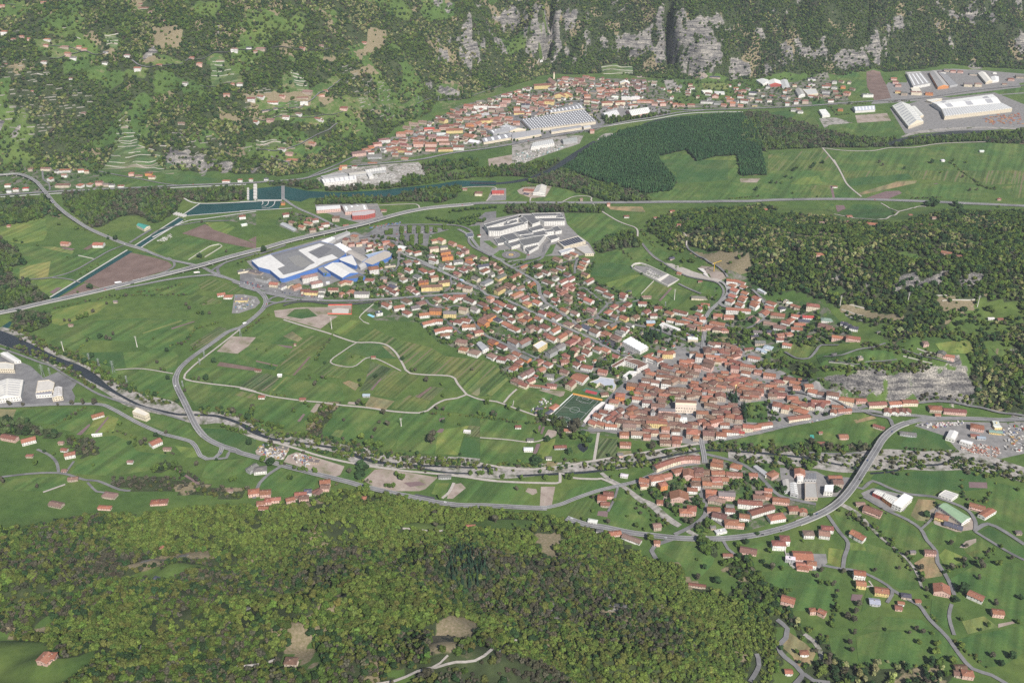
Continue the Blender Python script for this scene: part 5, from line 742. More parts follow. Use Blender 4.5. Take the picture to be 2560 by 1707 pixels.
# football pitch
turf=field_mat('artificial_turf',(.034,.064,.036),(.042,.075,.042),stripe=5.6,ang=0,depth=.18)
pc=on_plane(px('F1',"1395,640 1735,735 1385,1095 1040,985"))[:,:2]
sheet('pitch_surround',on_plane(px('F1',"1370,612 1800,720 1360,1120 985,965"))[:,:2],turf,off=.62,label='dark artificial turf of the football ground')
def hom(u,v):
 a,b,c,d=pc;return(a*(1-u)+b*u)*(1-v)+(d*(1-u)+c*u)*v
def pline(pts,w=.25):
 mb=MB()
 for p0,p1 in zip(pts[:-1],pts[1:]):
  a=np.array(p0);b=np.array(p1);d=b-a;d/=np.linalg.norm(d);n_=np.array((-d[1],d[0]))*w
  mb.quad([(*(a-n_),2.0),(*(b-n_),2.0),(*(b+n_),2.0),(*(a+n_),2.0)],(1,1,1))
 return mb
mb=MB()
for seg in([(0,0),(1,0),(1,1),(0,1),(0,0)],[(0,.5),(1,.5)],[(.2,0),(.2,.16),(.8,.16),(.8,0)],[(.2,1),(.2,.84),(.8,.84),(.8,1)],[(.37,0),(.37,.055),(.63,.055),(.63,0)],[(.37,1),(.37,.945),(.63,.945),(.63,1)]):
 mb.add(pline([hom(*s_)for s_ in seg]))
cc_=hom(.5,.5);rr=9.15
mb.add(pline([cc_+rr*np.array((math.cos(t),math.sin(t)))for t in np.linspace(0,2*math.pi,40)]))
for v0,sg in((.105,1),(.895,-1)):
 c0=hom(.5,v0);ax=hom(.5,1)-hom(.5,0);a0=math.atan2(ax[1],ax[0])+(0 if sg>0 else math.pi)
 mb.add(pline([c0+rr*np.array((math.cos(a0+t),math.sin(a0+t)))for t in np.linspace(-.9,.9,14)]))
obj('pitch_marking',mb.mesh('pitch_marking',paint),kind='structure',label='white line markings of the football pitch')
# ------------------------------------------------------------------ buildings
RC=dict(o=(.275,.122,.080),r=(.205,.09,.068),b=(.17,.098,.075),p=(.23,.145,.12),g=(.155,.145,.138),d=(.075,.075,.10),w=(.60,.59,.57),m=(.36,.07,.06),n=(.16,.24,.19),s=(.30,.34,.40))
WC=dict(w=(.72,.70,.66),c=(.66,.58,.45),y=(.68,.54,.26),k=(.62,.42,.36),o=(.60,.26,.10),g=(.42,.42,.42),t=(.45,.37,.30),b=(.07,.16,.42),m=(.40,.09,.07))
RNAME=dict(o='orange tiled',r='red tiled',b='brown tiled',p='pinkish tiled',g='grey',d='dark slate',w='white',m='crimson',n='green',s='blue grey')
WNAME=dict(w='white',c='cream',y='yellow',k='pink',o='orange',g='grey',t='tan',b='blue',m='red')
plaster=mat_col('plaster',.12,.35);tile=mat_col('roof_tile',.30,.45,.9);metal_roof=mat_col('sheet_roof',.14,.12,.6);glassy=mat_col('window_dark',.1,.5,.25)
DARK=(.05,.055,.065)
def add_windows(mb,L,Wd,h,st,r):
 for sgn in(-1,1):
  for(ln,dp,ax)in((L,Wd,0),(Wd,L,1)):
   nw=max(1,int(ln/3.6))
   for fl in range(st):
    z=fl*3.0+1.1
    for i in range(nw):
     if r.random()<.12:continue
     t=(i+.5)/nw*ln-ln/2;ww=.55 if r.random()<.8 else .95;y=sgn*(dp/2+.04);zt=min(z+1.35,h-.2)
     p=[(t-ww,y,z),(t+ww,y,z),(t+ww,y,zt),(t-ww,y,zt)]if sgn<0 else[(t+ww,y,z),(t-ww,y,z),(t-ww,y,zt),(t+ww,y,zt)]
     if ax:p=[(-b,a,c)for a,b,c in p]
     mb.quad(p,DARK,0)
def house_parts(L,Wd,st,rc,wc,typ,r):
 """returns MBs: walls, roof, windows, chimney; local frame, ridge along x"""
 L*=.96;Wd*=.93;h=st*3.0+.9;w_=MB();ro=MB();wi=MB();ch=MB()
 rcol=tuple(np.clip(np.array(RC[rc])*r.uniform(.8,1.2)*(1+r.normal(0,.04,3)),0,.9));wcol=tuple(np.clip(np.array(WC[wc])*r.uniform(.85,1.08),0,.85))
 ov=.7;t=.28
 if typ=='f':
  w_.box(-L/2,-Wd/2,-3,L/2,Wd/2,h,wcol);ro.box(-L/2+.1,-Wd/2+.1,h+.003,L/2-.1,Wd/2-.1,h+.25,rcol);ch.box(-1.5,-1.2,h+.25,1.5,1.2,h+1.9,wcol)
  add_windows(wi,L,Wd,h,st,r);return w_,ro,wi,ch
 rise=(Wd/2)*.40
 if typ=='g':
  w_.box(-L/2,-Wd/2,-3,L/2,Wd/2,h,wcol)
  for s in(-1,1):
   p=[(s*L/2,-Wd/2,h),(s*L/2,Wd/2,h),(s*L/2,0,h+rise-.05)];w_.quad(p if s>0 else p[::-1],wcol)
  a=L/2+ov;y=Wd/2+ov;zl=h-ov*.42
  for s in(-1,1):
   top=[(-a,s*y,zl+t),(a,s*y,zl+t),(a,0,h+rise+t),(-a,0,h+rise+t)];ro.quad(top if s<0 else top[::-1],rcol)
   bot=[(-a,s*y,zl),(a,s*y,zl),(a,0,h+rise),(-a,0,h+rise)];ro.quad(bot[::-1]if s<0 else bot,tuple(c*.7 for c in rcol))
   e=[(-a,s*y,zl),(a,s*y,zl),(a,s*y,zl+t),(-a,s*y,zl+t)];ro.quad(e if s<0 else e[::-1],rcol)
   for q in(-1,1):
    g_=[(q*a,s*y,zl),(q*a,0,h+rise),(q*a,0,h+rise+t),(q*a,s*y,zl+t)];ro.quad(g_ if q*s<0 else g_[::-1],rcol)
  zr=lambda yy:h+rise*(1-abs(yy)/(Wd/2))
 else:
  w_.box(-L/2,-Wd/2,-3,L/2,Wd/2,h,wcol)
  a=L/2+ov;y=Wd/2+ov;zl=h-.05;rx=max(L/2-Wd/2,.4);zt=h+rise+t
  ro.box(-a,-y,zl,a,y,zl+t,rcol,bottom=True);z0=zl+t+.003
  ro.quad([(-a,-y,z0),(a,-y,z0),(rx,0,zt),(-rx,0,zt)],rcol);ro.quad([(a,y,z0),(-a,y,z0),(-rx,0,zt),(rx,0,zt)],rcol)
  ro.quad([(a,-y,z0),(a,y,z0),(rx,0,zt)],rcol);ro.quad([(-a,y,z0),(-a,-y,z0),(-rx,0,zt)],rcol)
  zr=lambda yy:h+rise*(1-abs(yy)/(Wd/2))*.8
 for k in range(1 if r.random()<.7 else 2):
  x=r.uniform(-.25,.25)*L;yy=r.uniform(-.28,.1)*Wd;z=zr(yy)
  ch.box(x-.45,yy-.4,z-.4,x+.45,yy+.4,z+1.5,(.5,.4,.34),top=(.2,.15,.12))
 if r.random()<.5 and typ!='f':
  w_.box(-L*.32,-Wd/2-1.3,(st-1)*3.0-.1,L*.3,-Wd/2-.003,(st-1)*3.0+.85,tuple(c*.9 for c in wcol))
 add_windows(wi,L,Wd,h,st,r)
 return w_,ro,wi,ch
FSC=dict(A1=1.4,A2=1.62,A3=1.62,A4=1.55,B4=1.25,F2=.93,F1=1.0,F4=1.12,G2=1.12,G1=1.08,F3=1.1,G3=1.08,B2=1.1,B3=1.1,B1=1.12,C4=1.05,E3=1.06)
BLD=[]
def hs(f,a,lst,st=2,typ=None):
 if isinstance(lst,str):lst=[tuple(v if i in(4,7)else(None if v=='n' else float(v))for i,v in enumerate(q.split(',')))for q in lst.split()]
 for e in lst:
  x,y,L,Wd,cc=e[:5];an=e[5]if len(e)>5 and e[5]is not None else a;s_=int(e[6])if len(e)>6 else st;ty=e[7]if len(e)>7 else None
  lift=s_*3+1.2;L*=FSC.get(f,1);Wd*=FSC.get(f,1)
  w=W(f,[(x,y)],lift)[0]
  BLD.append(dict(x=w[0],y=w[1],a=math.radians(an+rng.normal(0,1.5)),L=L,W=Wd,st=s_,rc=cc[0],wc='t' if cc[1]in 'bm' and f!='E3' else cc[1],typ=ty or typ or('g' if rng.random()<.55 else 'h'),px=px(f,[(x,y)])[0],f=f))
hs('F4',-42,"60,150,15,13,bc 190,215,13,12,bk 262,285,17,12,bc 70,325,22,13,rw,48 160,380,14,12,gw,48 305,345,14,8,rk,48,1 305,415,27,13,gy,48 100,490,28,14,gw,48 555,390,16,12,oc,48 490,425,12,10,oc,48 440,545,22,16,bk 585,580,20,12,bg,48 290,600,24,13,by,48,3 545,670,30,12,ok,48 650,730,20,12,rw,48 420,640,13,11,gw,48 760,525,15,11,oo,48 690,480,12,10,gw,48 860,390,16,12,bw,48 970,350,18,12,bw 1090,325,18,12,bc 1190,285,20,11,bw 850,260,20,14,bw,48 640,270,20,8,ot,48,1 1000,495,28,12,bw 1110,430,13,11,gw,48 1220,480,24,11,rw,48 1330,445,20,11,rw,48 1285,380,15,12,bg 1290,540,24,12,rk,48,3 1345,575,14,12,rk 1170,610,14,11,rk 1215,655,22,12,rk,48 1000,660,17,13,rw 1110,760,16,12,rw 1300,700,16,12,bt 1295,765,16,12,bt 1490,665,16,11,rw 1500,715,16,12,bw 1600,765,20,14,ow 1780,600,26,12,rw 1600,475,24,12,rw,48 1550,380,18,11,by,-42,2,g 1550,165,16,12,rw 1520,220,18,11,oc 1490,285,16,12,oc 1140,160,20,14,bt 1290,120,16,12,bt 1380,85,18,11,oc 815,700,18,11,ow 690,805,17,13,oy 840,790,18,14,ow,-42,3 945,850,17,12,gw,48 1240,905,17,12,oc,-42,2,g 1395,950,17,12,pw,-42,2,g 925,945,18,12,rw 1040,965,18,13,ro 1130,1010,19,13,bw,48 400,975,18,12,rw 460,1045,14,10,rw 580,985,14,11,oc,48 685,950,13,10,oc 620,1060,16,12,ob 700,1020,14,13,bo 860,1035,16,12,ow 400,1120,22,13,ow 500,1175,24,13,ow,-38 740,1160,15,14,bt,48,3 260,1050,18,12,dw,-42,1 140,1000,26,14,bo,48,3 50,1080,20,16,bo,-42,3 950,1150,20,14,rw 840,1180,15,12,rw 1100,1200,22,13,ow,48 990,1275,14,12,rt 1060,1320,20,14,ow 1200,1290,24,13,oc,48,3 1300,1230,13,11,bc 1340,1370,22,14,rk,48 1420,1310,14,12,ok 1550,1360,18,12,rk,48,3 1500,1405,14,12,rc 500,1365,24,14,bg,-42,3,g 645,1365,26,14,bg,48,3,g 190,1375,17,15,ro 320,1440,20,12,rw 1300,1110,19,14,pc 1450,1150,15,12,bc 1560,1160,20,14,dw 1650,1080,16,11,oy 1790,1110,24,18,bw,48 1690,1215,20,15,bw,-42,3 1850,1250,18,14,ok 1940,1130,17,12,go,48 2060,1240,18,12,gw 2130,1190,14,12,rw 2200,1125,15,12,gw 2000,1310,18,14,bt 1970,850,16,12,rc,48 1885,935,18,12,ow,48 1980,1000,14,12,bg 2070,895,18,13,rw,48 2165,825,18,13,rw,48 2120,1020,16,13,oy 2280,1010,15,14,bc,48 1885,680,22,11,rw 2110,680,14,14,rw 2100,720,12,10,rw 2190,635,9,7,db,48,1 1640,910,18,12,pt 150,725,14,12,ok,-42,3 260,790,15,12,ow 340,830,15,12,ow 250,890,15,12,ow 460,860,18,12,rw 40,820,22,12,bg 90,870,10,9,oo 1170,1440,22,13,gg,48,3,g 1050,1510,22,13,gg,48,3,g 1730,1475,17,13,rw 1850,1490,16,12,oc 1570,1520,16,14,rw 1400,1480,14,12,rc 1370,1530,14,12,rc 1600,1440,10,8,rc")
hs('G1',48,"500,520,20,14,oc,-10 630,550,18,12,gw 720,530,16,12,gc 820,560,20,16,ok 1015,410,36,16,pw,30,4,h 1120,505,26,15,pw,30,3,h 960,620,20,10,rc,10 1040,640,30,10,ry,-5,2,h 1370,600,22,13,rc,0,3 1490,665,11,11,ok 1630,645,12,17,ok,70 1500,500,18,12,oc 1600,490,16,12,oc,-20 1960,295,22,19,ow,20,4 1205,610,14,12,gw,0 1190,675,12,9,gw,0 1900,465,20,13,rw,-10 2110,440,14,12,gk,-10 2230,520,20,12,gc,-35 2080,575,16,13,rw 2200,600,18,11,rw,-40 2260,640,18,11,rw,-40 1790,655,32,14,gw,0,3 2040,940,14,12,dw,20,2,f 1290,500,8,7,ww,0,1,f 2200,250,26,9,gc,15,1,f 60,330,30,12,gc,20,1,f 230,350,34,13,gt,-25,1,f 330,440,34,16,gg,-25,2,f")
hs('G2',-42,"720,45,16,12,ow 840,60,18,11,ow,30 1250,45,24,12,bo,20,3,g 1280,115,26,12,oo,15,3,f 1080,170,20,12,bw,-30,3 700,200,14,17,bg,-60,3 835,200,12,9,ow 720,315,18,12,ow 930,325,24,12,ow,-50 1040,345,15,12,rw,30 840,410,18,12,gw 1090,420,17,12,oc,20,3 925,490,22,11,ro,20 635,450,14,14,pw 600,385,12,9,pc 1040,110,14,12,gw,30 1470,80,15,12,ow 1545,20,15,12,bk,-42,3 1590,145,17,11,ro,20 1660,120,14,13,bc 1825,150,18,13,bk 1610,210,20,14,ow 1440,190,22,12,gw,15 1210,260,14,11,gw,-42 1320,275,20,12,ow,-20 1300,210,12,11,bw 1520,315,17,12,rw 1430,370,16,12,rm 1625,290,17,12,bc 1810,255,24,13,dw,20 1700,440,18,13,gc 1860,475,28,14,gw,20 1130,740,16,12,rc 1280,705,16,12,rw 1370,745,14,12,ow 1460,705,26,13,rw,5 680,770,22,14,bw 390,830,20,13,ow 570,860,22,13,ow,20 690,945,18,13,rw 900,805,14,20,bt,-60,1 810,865,18,14,gw,20,1 1110,900,24,14,bo,0,3,g 1320,945,26,14,gy,0,3,g 1520,890,17,14,pc,-20,3 1690,890,18,12,gw 940,970,20,13,ow,15 1000,1090,26,12,ow,28,2,g 1140,1060,20,12,ow,4,2,g 1160,1200,20,12,ow,25,2,g 1280,1175,20,12,ow,5,2,g 1250,1270,18,12,ow,10 1440,1075,16,14,rw,-20 1570,1055,16,13,rw,-20 1550,1145,14,14,ow,5 1640,1140,14,14,ow,5 1740,1225,18,13,oc,20 1620,1290,12,9,ot,-42,1 1490,1365,22,14,pt,-20 1520,1480,17,13,oc,-20 1680,1525,22,17,pw,-30 1610,760,28,12,bw,-42,2,g 1760,830,28,12,bo,-42,2,g 1840,1020,22,14,bo,48,3 480,560,20,12,dc,-40,2 350,430,14,12,gk,0 300,580,18,13,rw,20 740,580,18,12,bk,-42 820,640,12,10,rw,-42 1000,560,30,13,by,8,3,g 1130,555,22,13,by,8,3,g 1230,490,24,13,by,15,3,g 1470,550,16,13,oc,-20,2 1580,575,18,14,bc,-20,3")
hs('B2',20,"20,515,16,12,rw 420,495,16,14,rw 480,570,16,12,bc,-30 625,575,22,12,oc,-30 690,545,16,13,rw 630,535,14,11,bt 570,610,16,13,oc,-30 780,585,20,14,rw 665,635,16,12,rt 740,615,12,10,rw 880,525,18,16,bm,0,3 1050,695,16,13,om,-20,4 970,725,13,13,rm,70,5 1020,765,15,11,rk 1090,765,14,10,oc 1140,735,16,12,bk 1195,765,16,12,rc 1185,810,16,12,rw 1240,780,10,9,rt 1290,800,12,10,oc 1340,750,18,10,ok 1390,780,22,12,ow,-42 1480,800,20,16,ww,-20,2,f 1455,820,14,10,ot 1550,835,16,12,ow 1630,850,18,12,ow,30 1785,735,16,12,oc 1850,730,18,14,oc,-42,3 1780,805,22,13,pc,20,3 1870,795,18,12,gc,15,3 1950,760,18,13,ok,-42 2030,795,18,12,ow,-42 2070,830,16,13,bc,-42,3 1880,845,24,13,bc,15,3 1900,885,26,13,oo,15,3,f 2020,860,16,12,ow 1770,920,18,12,oc 1740,880,14,11,gw 2090,890,17,11,rm,20 2140,885,14,12,bc 2235,905,18,14,bk,-42 2190,300,20,17,bc,0,2,h 395,390,10,8,bo,0,2 0,180,12,8,ow,0 100,175,10,8,ow,0 240,170,11,9,dw,0 950,55,20,12,oc,10 1050,55,14,10,rw,-10 920,70,8,8,oo,10 1320,460,14,9,rt,0,1 970,600,14,11,rk,20,1 2195,690,8,7,rw,10,1 2065,265,12,8,rt,0,1")
hs('B1',10,"905,770,24,17,ow,0 600,760,20,13,ok,-10 1205,120,14,13,ok 1365,115,18,14,bo,0 1395,150,18,12,oc,0 1275,140,20,9,bt,0,1 420,75,26,12,bc,0 525,95,13,13,gw,70 600,90,28,12,ow,5 590,135,14,12,pw,5 745,90,16,12,ow 795,100,12,9,oc 460,170,12,15,ow,70 575,225,38,15,bc,0,2,h 735,228,16,16,ow,70 825,220,14,15,ow,70 910,200,18,12,rk,0,3 975,220,14,9,gt,0 1025,225,14,10,gw,0 1112,235,16,9,rw,0,1 70,225,15,12,ow 145,265,14,10,rw 235,258,15,10,mw 85,290,12,8,ww,0,1 2075,190,20,9,ow,0 2225,185,14,9,ow,0 2305,180,11,9,ow,0 280,80,14,9,bt 80,600,8,8,ok,0,1 2225,520,14,13,ow,20 2240,590,14,7,ww,30,1 2030,1230,16,12,ow,20,1 2095,1250,18,13,ow,0,1 2220,1275,26,16,gy,0,1,f 650,1510,9,5,pt,0,1 1060,1295,8,6,gt,0,1")
hs('F1',48,"320,90,20,16,rw,-20 175,50,20,15,pw,-42 455,75,22,15,pw,-42 545,25,20,13,rw,-42 670,80,22,13,go,-42 580,140,15,13,rw,-42 555,190,16,11,ro,-42,1 490,235,17,14,ow,60 865,130,18,13,rk 1000,170,17,14,rw,-42 900,250,16,14,ot 1015,345,20,15,gw,-10,2,h 650,320,26,13,pw,48,2,g 720,290,22,14,pw,48,2,g 1240,280,17,13,bt,-30 1265,45,17,13,rk,-42 1245,130,18,13,ok,10 1410,170,17,14,rw,-42 1480,90,18,15,rw,-60 1560,25,20,15,rw,-42 1570,215,24,14,rw,-20 1805,275,19,13,rk,-20 1845,115,18,10,dg,48,1 1960,50,24,13,rc,-30,1 1095,115,8,8,pc,0,1 545,420,24,15,bt,-35 640,470,20,12,rc,-35 740,405,18,13,rc,40 1055,480,19,10,rk,-8 820,490,38,6,ot,-12,1 970,515,16,6,rg,-12,1 2060,630,18,15,oo,-12,3 1970,720,18,14,oc,-20 1900,800,17,15,ww,-20,2,f 1820,870,16,12,rw,-20 1735,930,17,13,ow,-35,3 1660,1030,15,13,oc,-35 1770,1045,16,12,oc,-35 1925,1075,22,10,ow,-12 1945,900,15,13,rw 2050,850,14,14,bw 2065,1010,17,15,bc,-20,3 1880,970,16,11,rw 1960,990,14,10,rw 2035,930,14,10,bt 2120,730,8,7,ok,0,1 1830,610,15,11,bc,10,1 1090,800,20,11,ok,48,1 1020,880,16,8,dt,48,1 860,890,14,7,dt,0,1 870,830,14,7,dt,0,1 560,1090,11,8,rw,0,1 740,1280,12,8,gw,0,1 710,1420,16,9,ww,-5,1 1290,1140,14,8,ot,0,1 1180,1385,22,9,rg,0,1 1010,1545,10,7,gw,0,1 2120,1195,17,12,ok,-5 2135,1340,20,12,ok,-3 2060,1500,10,8,gk,0,1")
# dense old town, read off roof by roof
hs('F2',-8,"1300,110,18,13,bw,-40 1220,200,16,26,bt,0,3 1365,105,18,12,rw 1340,190,16,12,rt 1440,205,20,13,rt,30 1500,110,17,11,bt 1580,140,24,12,bt,-25 1640,180,20,12,rt 1520,200,12,16,bt 1610,205,16,13,rt,20 1480,240,22,9,rk,-20 1690,230,14,10,rk 1640,280,20,13,rk,25 1300,290,30,11,ok,-5 1390,270,16,9,sg,-15 1490,290,22,9,bt,-18 1560,310,14,9,ot,-15 1260,370,24,16,bt,-30 1430,340,24,12,ok,-12 1370,360,18,10,oc,-12 1530,400,14,12,ot 1640,370,26,11,rt,-25 1700,400,16,11,rt,-25 1230,430,24,17,bk,-30,3 1630,450,18,15,rk,-8,3 1820,430,32,12,ob,-20,3 1570,420,12,9,bt 1790,530,20,13,ow,-20 1970,510,16,12,ok,-20 2140,560,26,14,ok,-15 2280,660,22,14,rt,-10 1910,310,26,12,ow,-22 1830,180,22,9,rt,10,1 2120,160,20,16,sw,-30,1 2000,190,18,10,sw,-30,1 2060,220,12,9,sw,-30,1 560,230,20,11,ob,-20,3,h 640,250,24,13,oy,0,3,h 700,235,14,13,oc,20,3,h 340,290,18,10,ow,40,3 420,320,26,11,ow,-35,3 510,350,18,12,ow,40,3 1020,240,18,11,bw,0,3 1110,280,15,17,ow,-20,4 900,370,26,13,ok,-12 980,355,16,11,ok,-10 880,430,20,13,ot,-30 1010,430,18,14,ot,15 1080,445,16,16,ok,-10,3 800,440,20,12,bt,-20 640,450,26,12,rt,-30,3 700,490,20,12,gt,-35 590,410,16,11,rt,-25 530,510,14,9,bt 600,530,22,10,bg,-20 390,545,20,15,ot,-30 330,500,14,10,rt,40 530,585,17,11,rw,-10,3 830,525,20,11,ot,-12 900,560,14,9,bt 950,590,17,10,bt 1030,540,22,11,bt,-20 900,480,20,10,bt,-12 970,500,18,10,bt,-12 350,640,26,13,bw,-10,3 460,665,18,12,bw,-12,3 660,590,26,12,bt,-10 620,670,20,18,bw,-10,4 720,650,16,14,bt,40 800,620,26,14,bt,-15 880,640,14,12,ot 120,710,22,16,bo,-15,3 300,715,24,14,ob,-10,2 400,750,18,14,rt,-10 230,770,16,12,rt 210,830,18,10,ot,-10 290,840,18,12,bt,-20 460,790,17,18,bt,60 340,860,14,10,ot 420,850,16,12,bt,-15 560,800,16,12,ot 600,860,24,12,ot,-10 550,920,20,12,bt 620,820,12,16,bt,70 740,780,24,16,bt,-8,3 840,780,20,16,bt,-5,3 740,870,26,12,bt,-4 850,840,12,10,bt 940,800,14,15,rt,0 1020,720,18,13,ot,15 1080,770,16,13,ot,-30 1070,840,20,15,bt,-5 970,870,18,12,bt,10 1040,680,16,12,ot,-12 1180,720,16,17,bt,-60 1230,630,20,11,ot,-20 1300,610,24,10,ot,-15 1270,560,16,10,rt 1380,560,20,11,bt,-25 1440,590,20,12,ot,-30 1480,530,16,11,ot 1560,600,22,14,ok,30 1640,570,18,13,ot,-20 1310,680,20,16,bc,50,3 1400,650,16,11,ot 1440,690,22,12,bt,-10 1540,640,18,13,rt 1620,690,24,12,oy,45,3 1540,740,26,12,bt,-12 1430,740,20,12,ot,-20 1280,760,17,12,bc,10 1380,770,16,10,bt 1210,800,18,10,rg,0 1290,820,16,10,ot 1420,870,16,22,bt,80,3 1220,890,22,12,oc,10 1310,920,16,14,bt 1250,1000,20,12,bt,-5 1180,930,14,12,ot,60 1330,1020,20,12,bt,-25 1700,640,24,11,rt,-20 1720,720,16,11,ot,-10 1790,620,22,11,ot,-20 1830,700,18,11,ot,-20 1880,650,18,11,bt,-15 1950,680,22,11,ot,-10 1760,760,18,12,ot,-20 1690,800,18,13,rk,-40 1820,830,20,15,bt,-5,3 1790,900,24,9,rt,-12 1930,830,24,15,bk,-15,3 1910,880,18,11,ot 1860,770,18,11,ot,-8 2000,760,14,11,bt 2050,720,18,12,bt,-12 2150,730,26,12,ot,-12 2200,690,16,10,bt 2280,770,22,12,ot 2200,800,18,13,bt 2180,860,18,13,bt,-5 2300,850,26,14,rk,-8 200,910,22,13,ow,-12 340,960,20,13,bw,-10,3 570,950,18,12,bt 500,1010,28,13,bk,-6,3 630,1080,34,11,gk,-5,3 570,1160,20,13,bt 680,1150,28,10,bt,-10,3 790,1180,9,11,ot,80,3 120,1060,22,16,ot,45 180,1110,20,13,bt,30 300,1110,24,13,bt,-20 80,1140,16,16,ok,50 350,1080,16,12,bt,-30 420,1190,22,14,bt,-5 510,1190,18,13,bt 260,1190,28,12,bt,-6 160,1180,20,12,ot,-5 130,1260,30,11,bt,-5 300,1260,16,12,bt 480,1260,42,12,oy,-3,3 560,1240,16,12,ok 80,1310,26,15,pt,-5,3 330,1310,16,11,bt,-60 660,1290,22,11,bt 760,1280,24,13,bt 840,1300,18,12,bt 920,1310,22,13,bt 1000,1280,16,12,rt,0 1050,1280,10,9,ot 1140,1240,16,11,ok,15 1150,1120,24,13,ot,-5,3 870,1210,16,10,ww,0,2,f 1220,1290,16,14,ok,-8 1350,1240,28,13,ok,20,3 1260,1180,20,14,bt,-40 1370,1110,22,12,bt 1460,1090,16,12,bt 1430,1180,18,10,rt 1560,1170,18,17,ot,-20,3 1520,1110,12,10,rt 1500,1030,26,10,rt,8 1600,1000,18,11,bt 1650,1070,16,15,bt,-10 1680,1190,16,16,rt,-5,3 1660,1110,18,11,bt 1480,1285,18,11,ow,-4 1680,1330,18,13,pk,-4 1520,1390,20,11,ow,-8 1430,1440,20,16,ow,-10 1650,1370,16,9,rw 1640,1400,14,9,rw 1730,1410,10,8,mt 1820,1320,20,15,oc,-10,3 1940,1320,18,12,ok,8 2070,1290,30,12,ow,10,2,g 1240,1420,22,20,bt,-5,3 1300,1380,16,11,bt 1000,1400,20,22,ot,80,3 1070,1400,10,18,ok,80 1060,1480,12,10,ot 610,1350,16,13,ok,-5 760,1380,17,12,bw,-3 200,1420,26,16,pw,-5,2 330,1380,15,10,rt 450,1400,16,12,rc,0 340,1460,14,13,ok 600,1460,20,11,ot,-3 780,1490,20,12,ok,-10 10,1430,14,15,rw,0 610,1545,22,13,bt,-5 770,1550,16,14,ok 1270,1340,12,9,bt")
hs('C3',-5,"2170,540,30,13,rt 1840,1320,10,9,rw 2240,1000,20,13,rk 2240,880,16,13,rk 2150,1080,20,13,rw")
hs('F3',-42,"1600,580,26,12,ow,-15,3,g 1700,600,26,12,ow,-38,3,g 1590,655,15,14,ow 1630,725,16,16,ow,-42,3 1600,815,16,14,ow 1560,880,16,16,ow,-42,3 1765,675,14,14,ow 1780,765,14,13,ow 1755,830,15,12,ow 1735,870,15,12,ow 1705,940,15,15,ow,-42,3 1950,840,16,14,ow,-50,3 1930,900,16,14,ow,-50,3 1920,945,16,15,ow,-50,3 1680,1015,50,12,ow,-8,3,g 1380,1100,18,14,ok,-10 1540,1115,20,12,ok,-8 2060,1065,20,18,ow,50 1910,1145,20,13,pk,-40 2165,910,20,13,ow 2135,975,18,11,ob,-8 2260,1090,28,15,ob,-20 1105,990,17,14,ow 1195,945,18,11,ow,-10 1105,1090,14,12,rw 1010,1130,18,12,bw,-35 1150,1145,12,13,ow,0,3 830,1050,30,12,rw,-28,2,g 665,1065,18,12,oc 690,1165,17,10,ow,-20 820,1195,17,11,ow,-15 920,1205,11,8,ok,0,1 960,1160,30,6,og,-32,1,g 1090,1215,16,10,ot,-30 1000,1260,17,14,bt,-35 500,990,16,13,rw,0 325,1050,18,14,rw,50 435,1095,15,12,rw,0 390,1200,17,13,so,0,2 170,1125,15,15,bc,-42,3 270,920,18,12,rw,-5 1110,840,34,12,gc,-8,1,h 330,830,20,9,pt,0,1 700,260,12,9,dt,20,1 1120,595,9,6,rt,0,1 815,480,10,8,ok,-35,1 1370,1220,30,13,ok,-25 1280,1270,24,13,ok,-8 1390,1300,24,14,bc,-12 1140,1285,17,11,ok,-5 1480,1310,16,10,rk,-10 1010,1440,20,12,wc,-5,2,f 80,1245,16,13,gw,-42 30,950,22,13,ok,30 2150,1220,26,13,pt,-20,1 2290,1270,24,15,bw,-20 1960,1340,16,12,gw,-10 2160,1340,16,11,dk,-5 1920,1400,14,10,dt,-5 2000,1490,20,12,gm,-5 2310,1380,20,12,ok,15 2290,1445,14,9,rw,0")
BLD[:]=[b for b in BLD if b['L']>1]
hs('G3',-20,"300,190,16,12,ow 280,225,16,10,ob 355,290,28,14,ob,-15 235,275,20,17,ow,50 425,160,10,9,gc,-30,2,f 450,180,12,10,wc,-30,2,f 485,200,11,10,oc,-30,2 518,212,11,10,oc,-30,2 390,225,13,11,dw,10 650,200,26,15,rc,-15,3,h 500,295,17,11,ow 605,300,22,12,mw,-10 570,335,22,12,dt,-10 535,365,22,12,ob,-12 510,400,22,13,ow,-10,2 460,330,18,12,ow,45 420,350,18,12,ow,-30 365,390,20,14,bw,-20 750,380,26,14,bk,-35,1,g 790,405,16,14,bk,-25,1,g 865,470,26,11,ok,-18 985,480,26,12,ok,-15 762,325,22,14,nw,-10,1 910,355,13,10,dw,-25 940,370,13,10,dw,-25 990,395,16,12,dw,-25 390,445,18,12,bc,15 445,445,14,11,ok,15 370,490,12,9,rk,10,1 430,535,17,11,ow,-20 830,613,10,8,gt,10,1 1045,640,9,9,gt,0,2,f 1200,430,7,5,gt,0,1 620,468,10,6,rt,0,1 285,790,26,14,ok,-15 185,760,15,13,ok,-15 100,720,28,12,ob,-22,3 155,640,24,12,ow,-22 85,770,18,13,ow,-20 370,840,24,14,ow,-20,2 450,825,22,13,rc,-20,3 500,850,20,12,ok,-20 610,870,15,13,oc,0,3 540,820,8,8,ot,0,1")
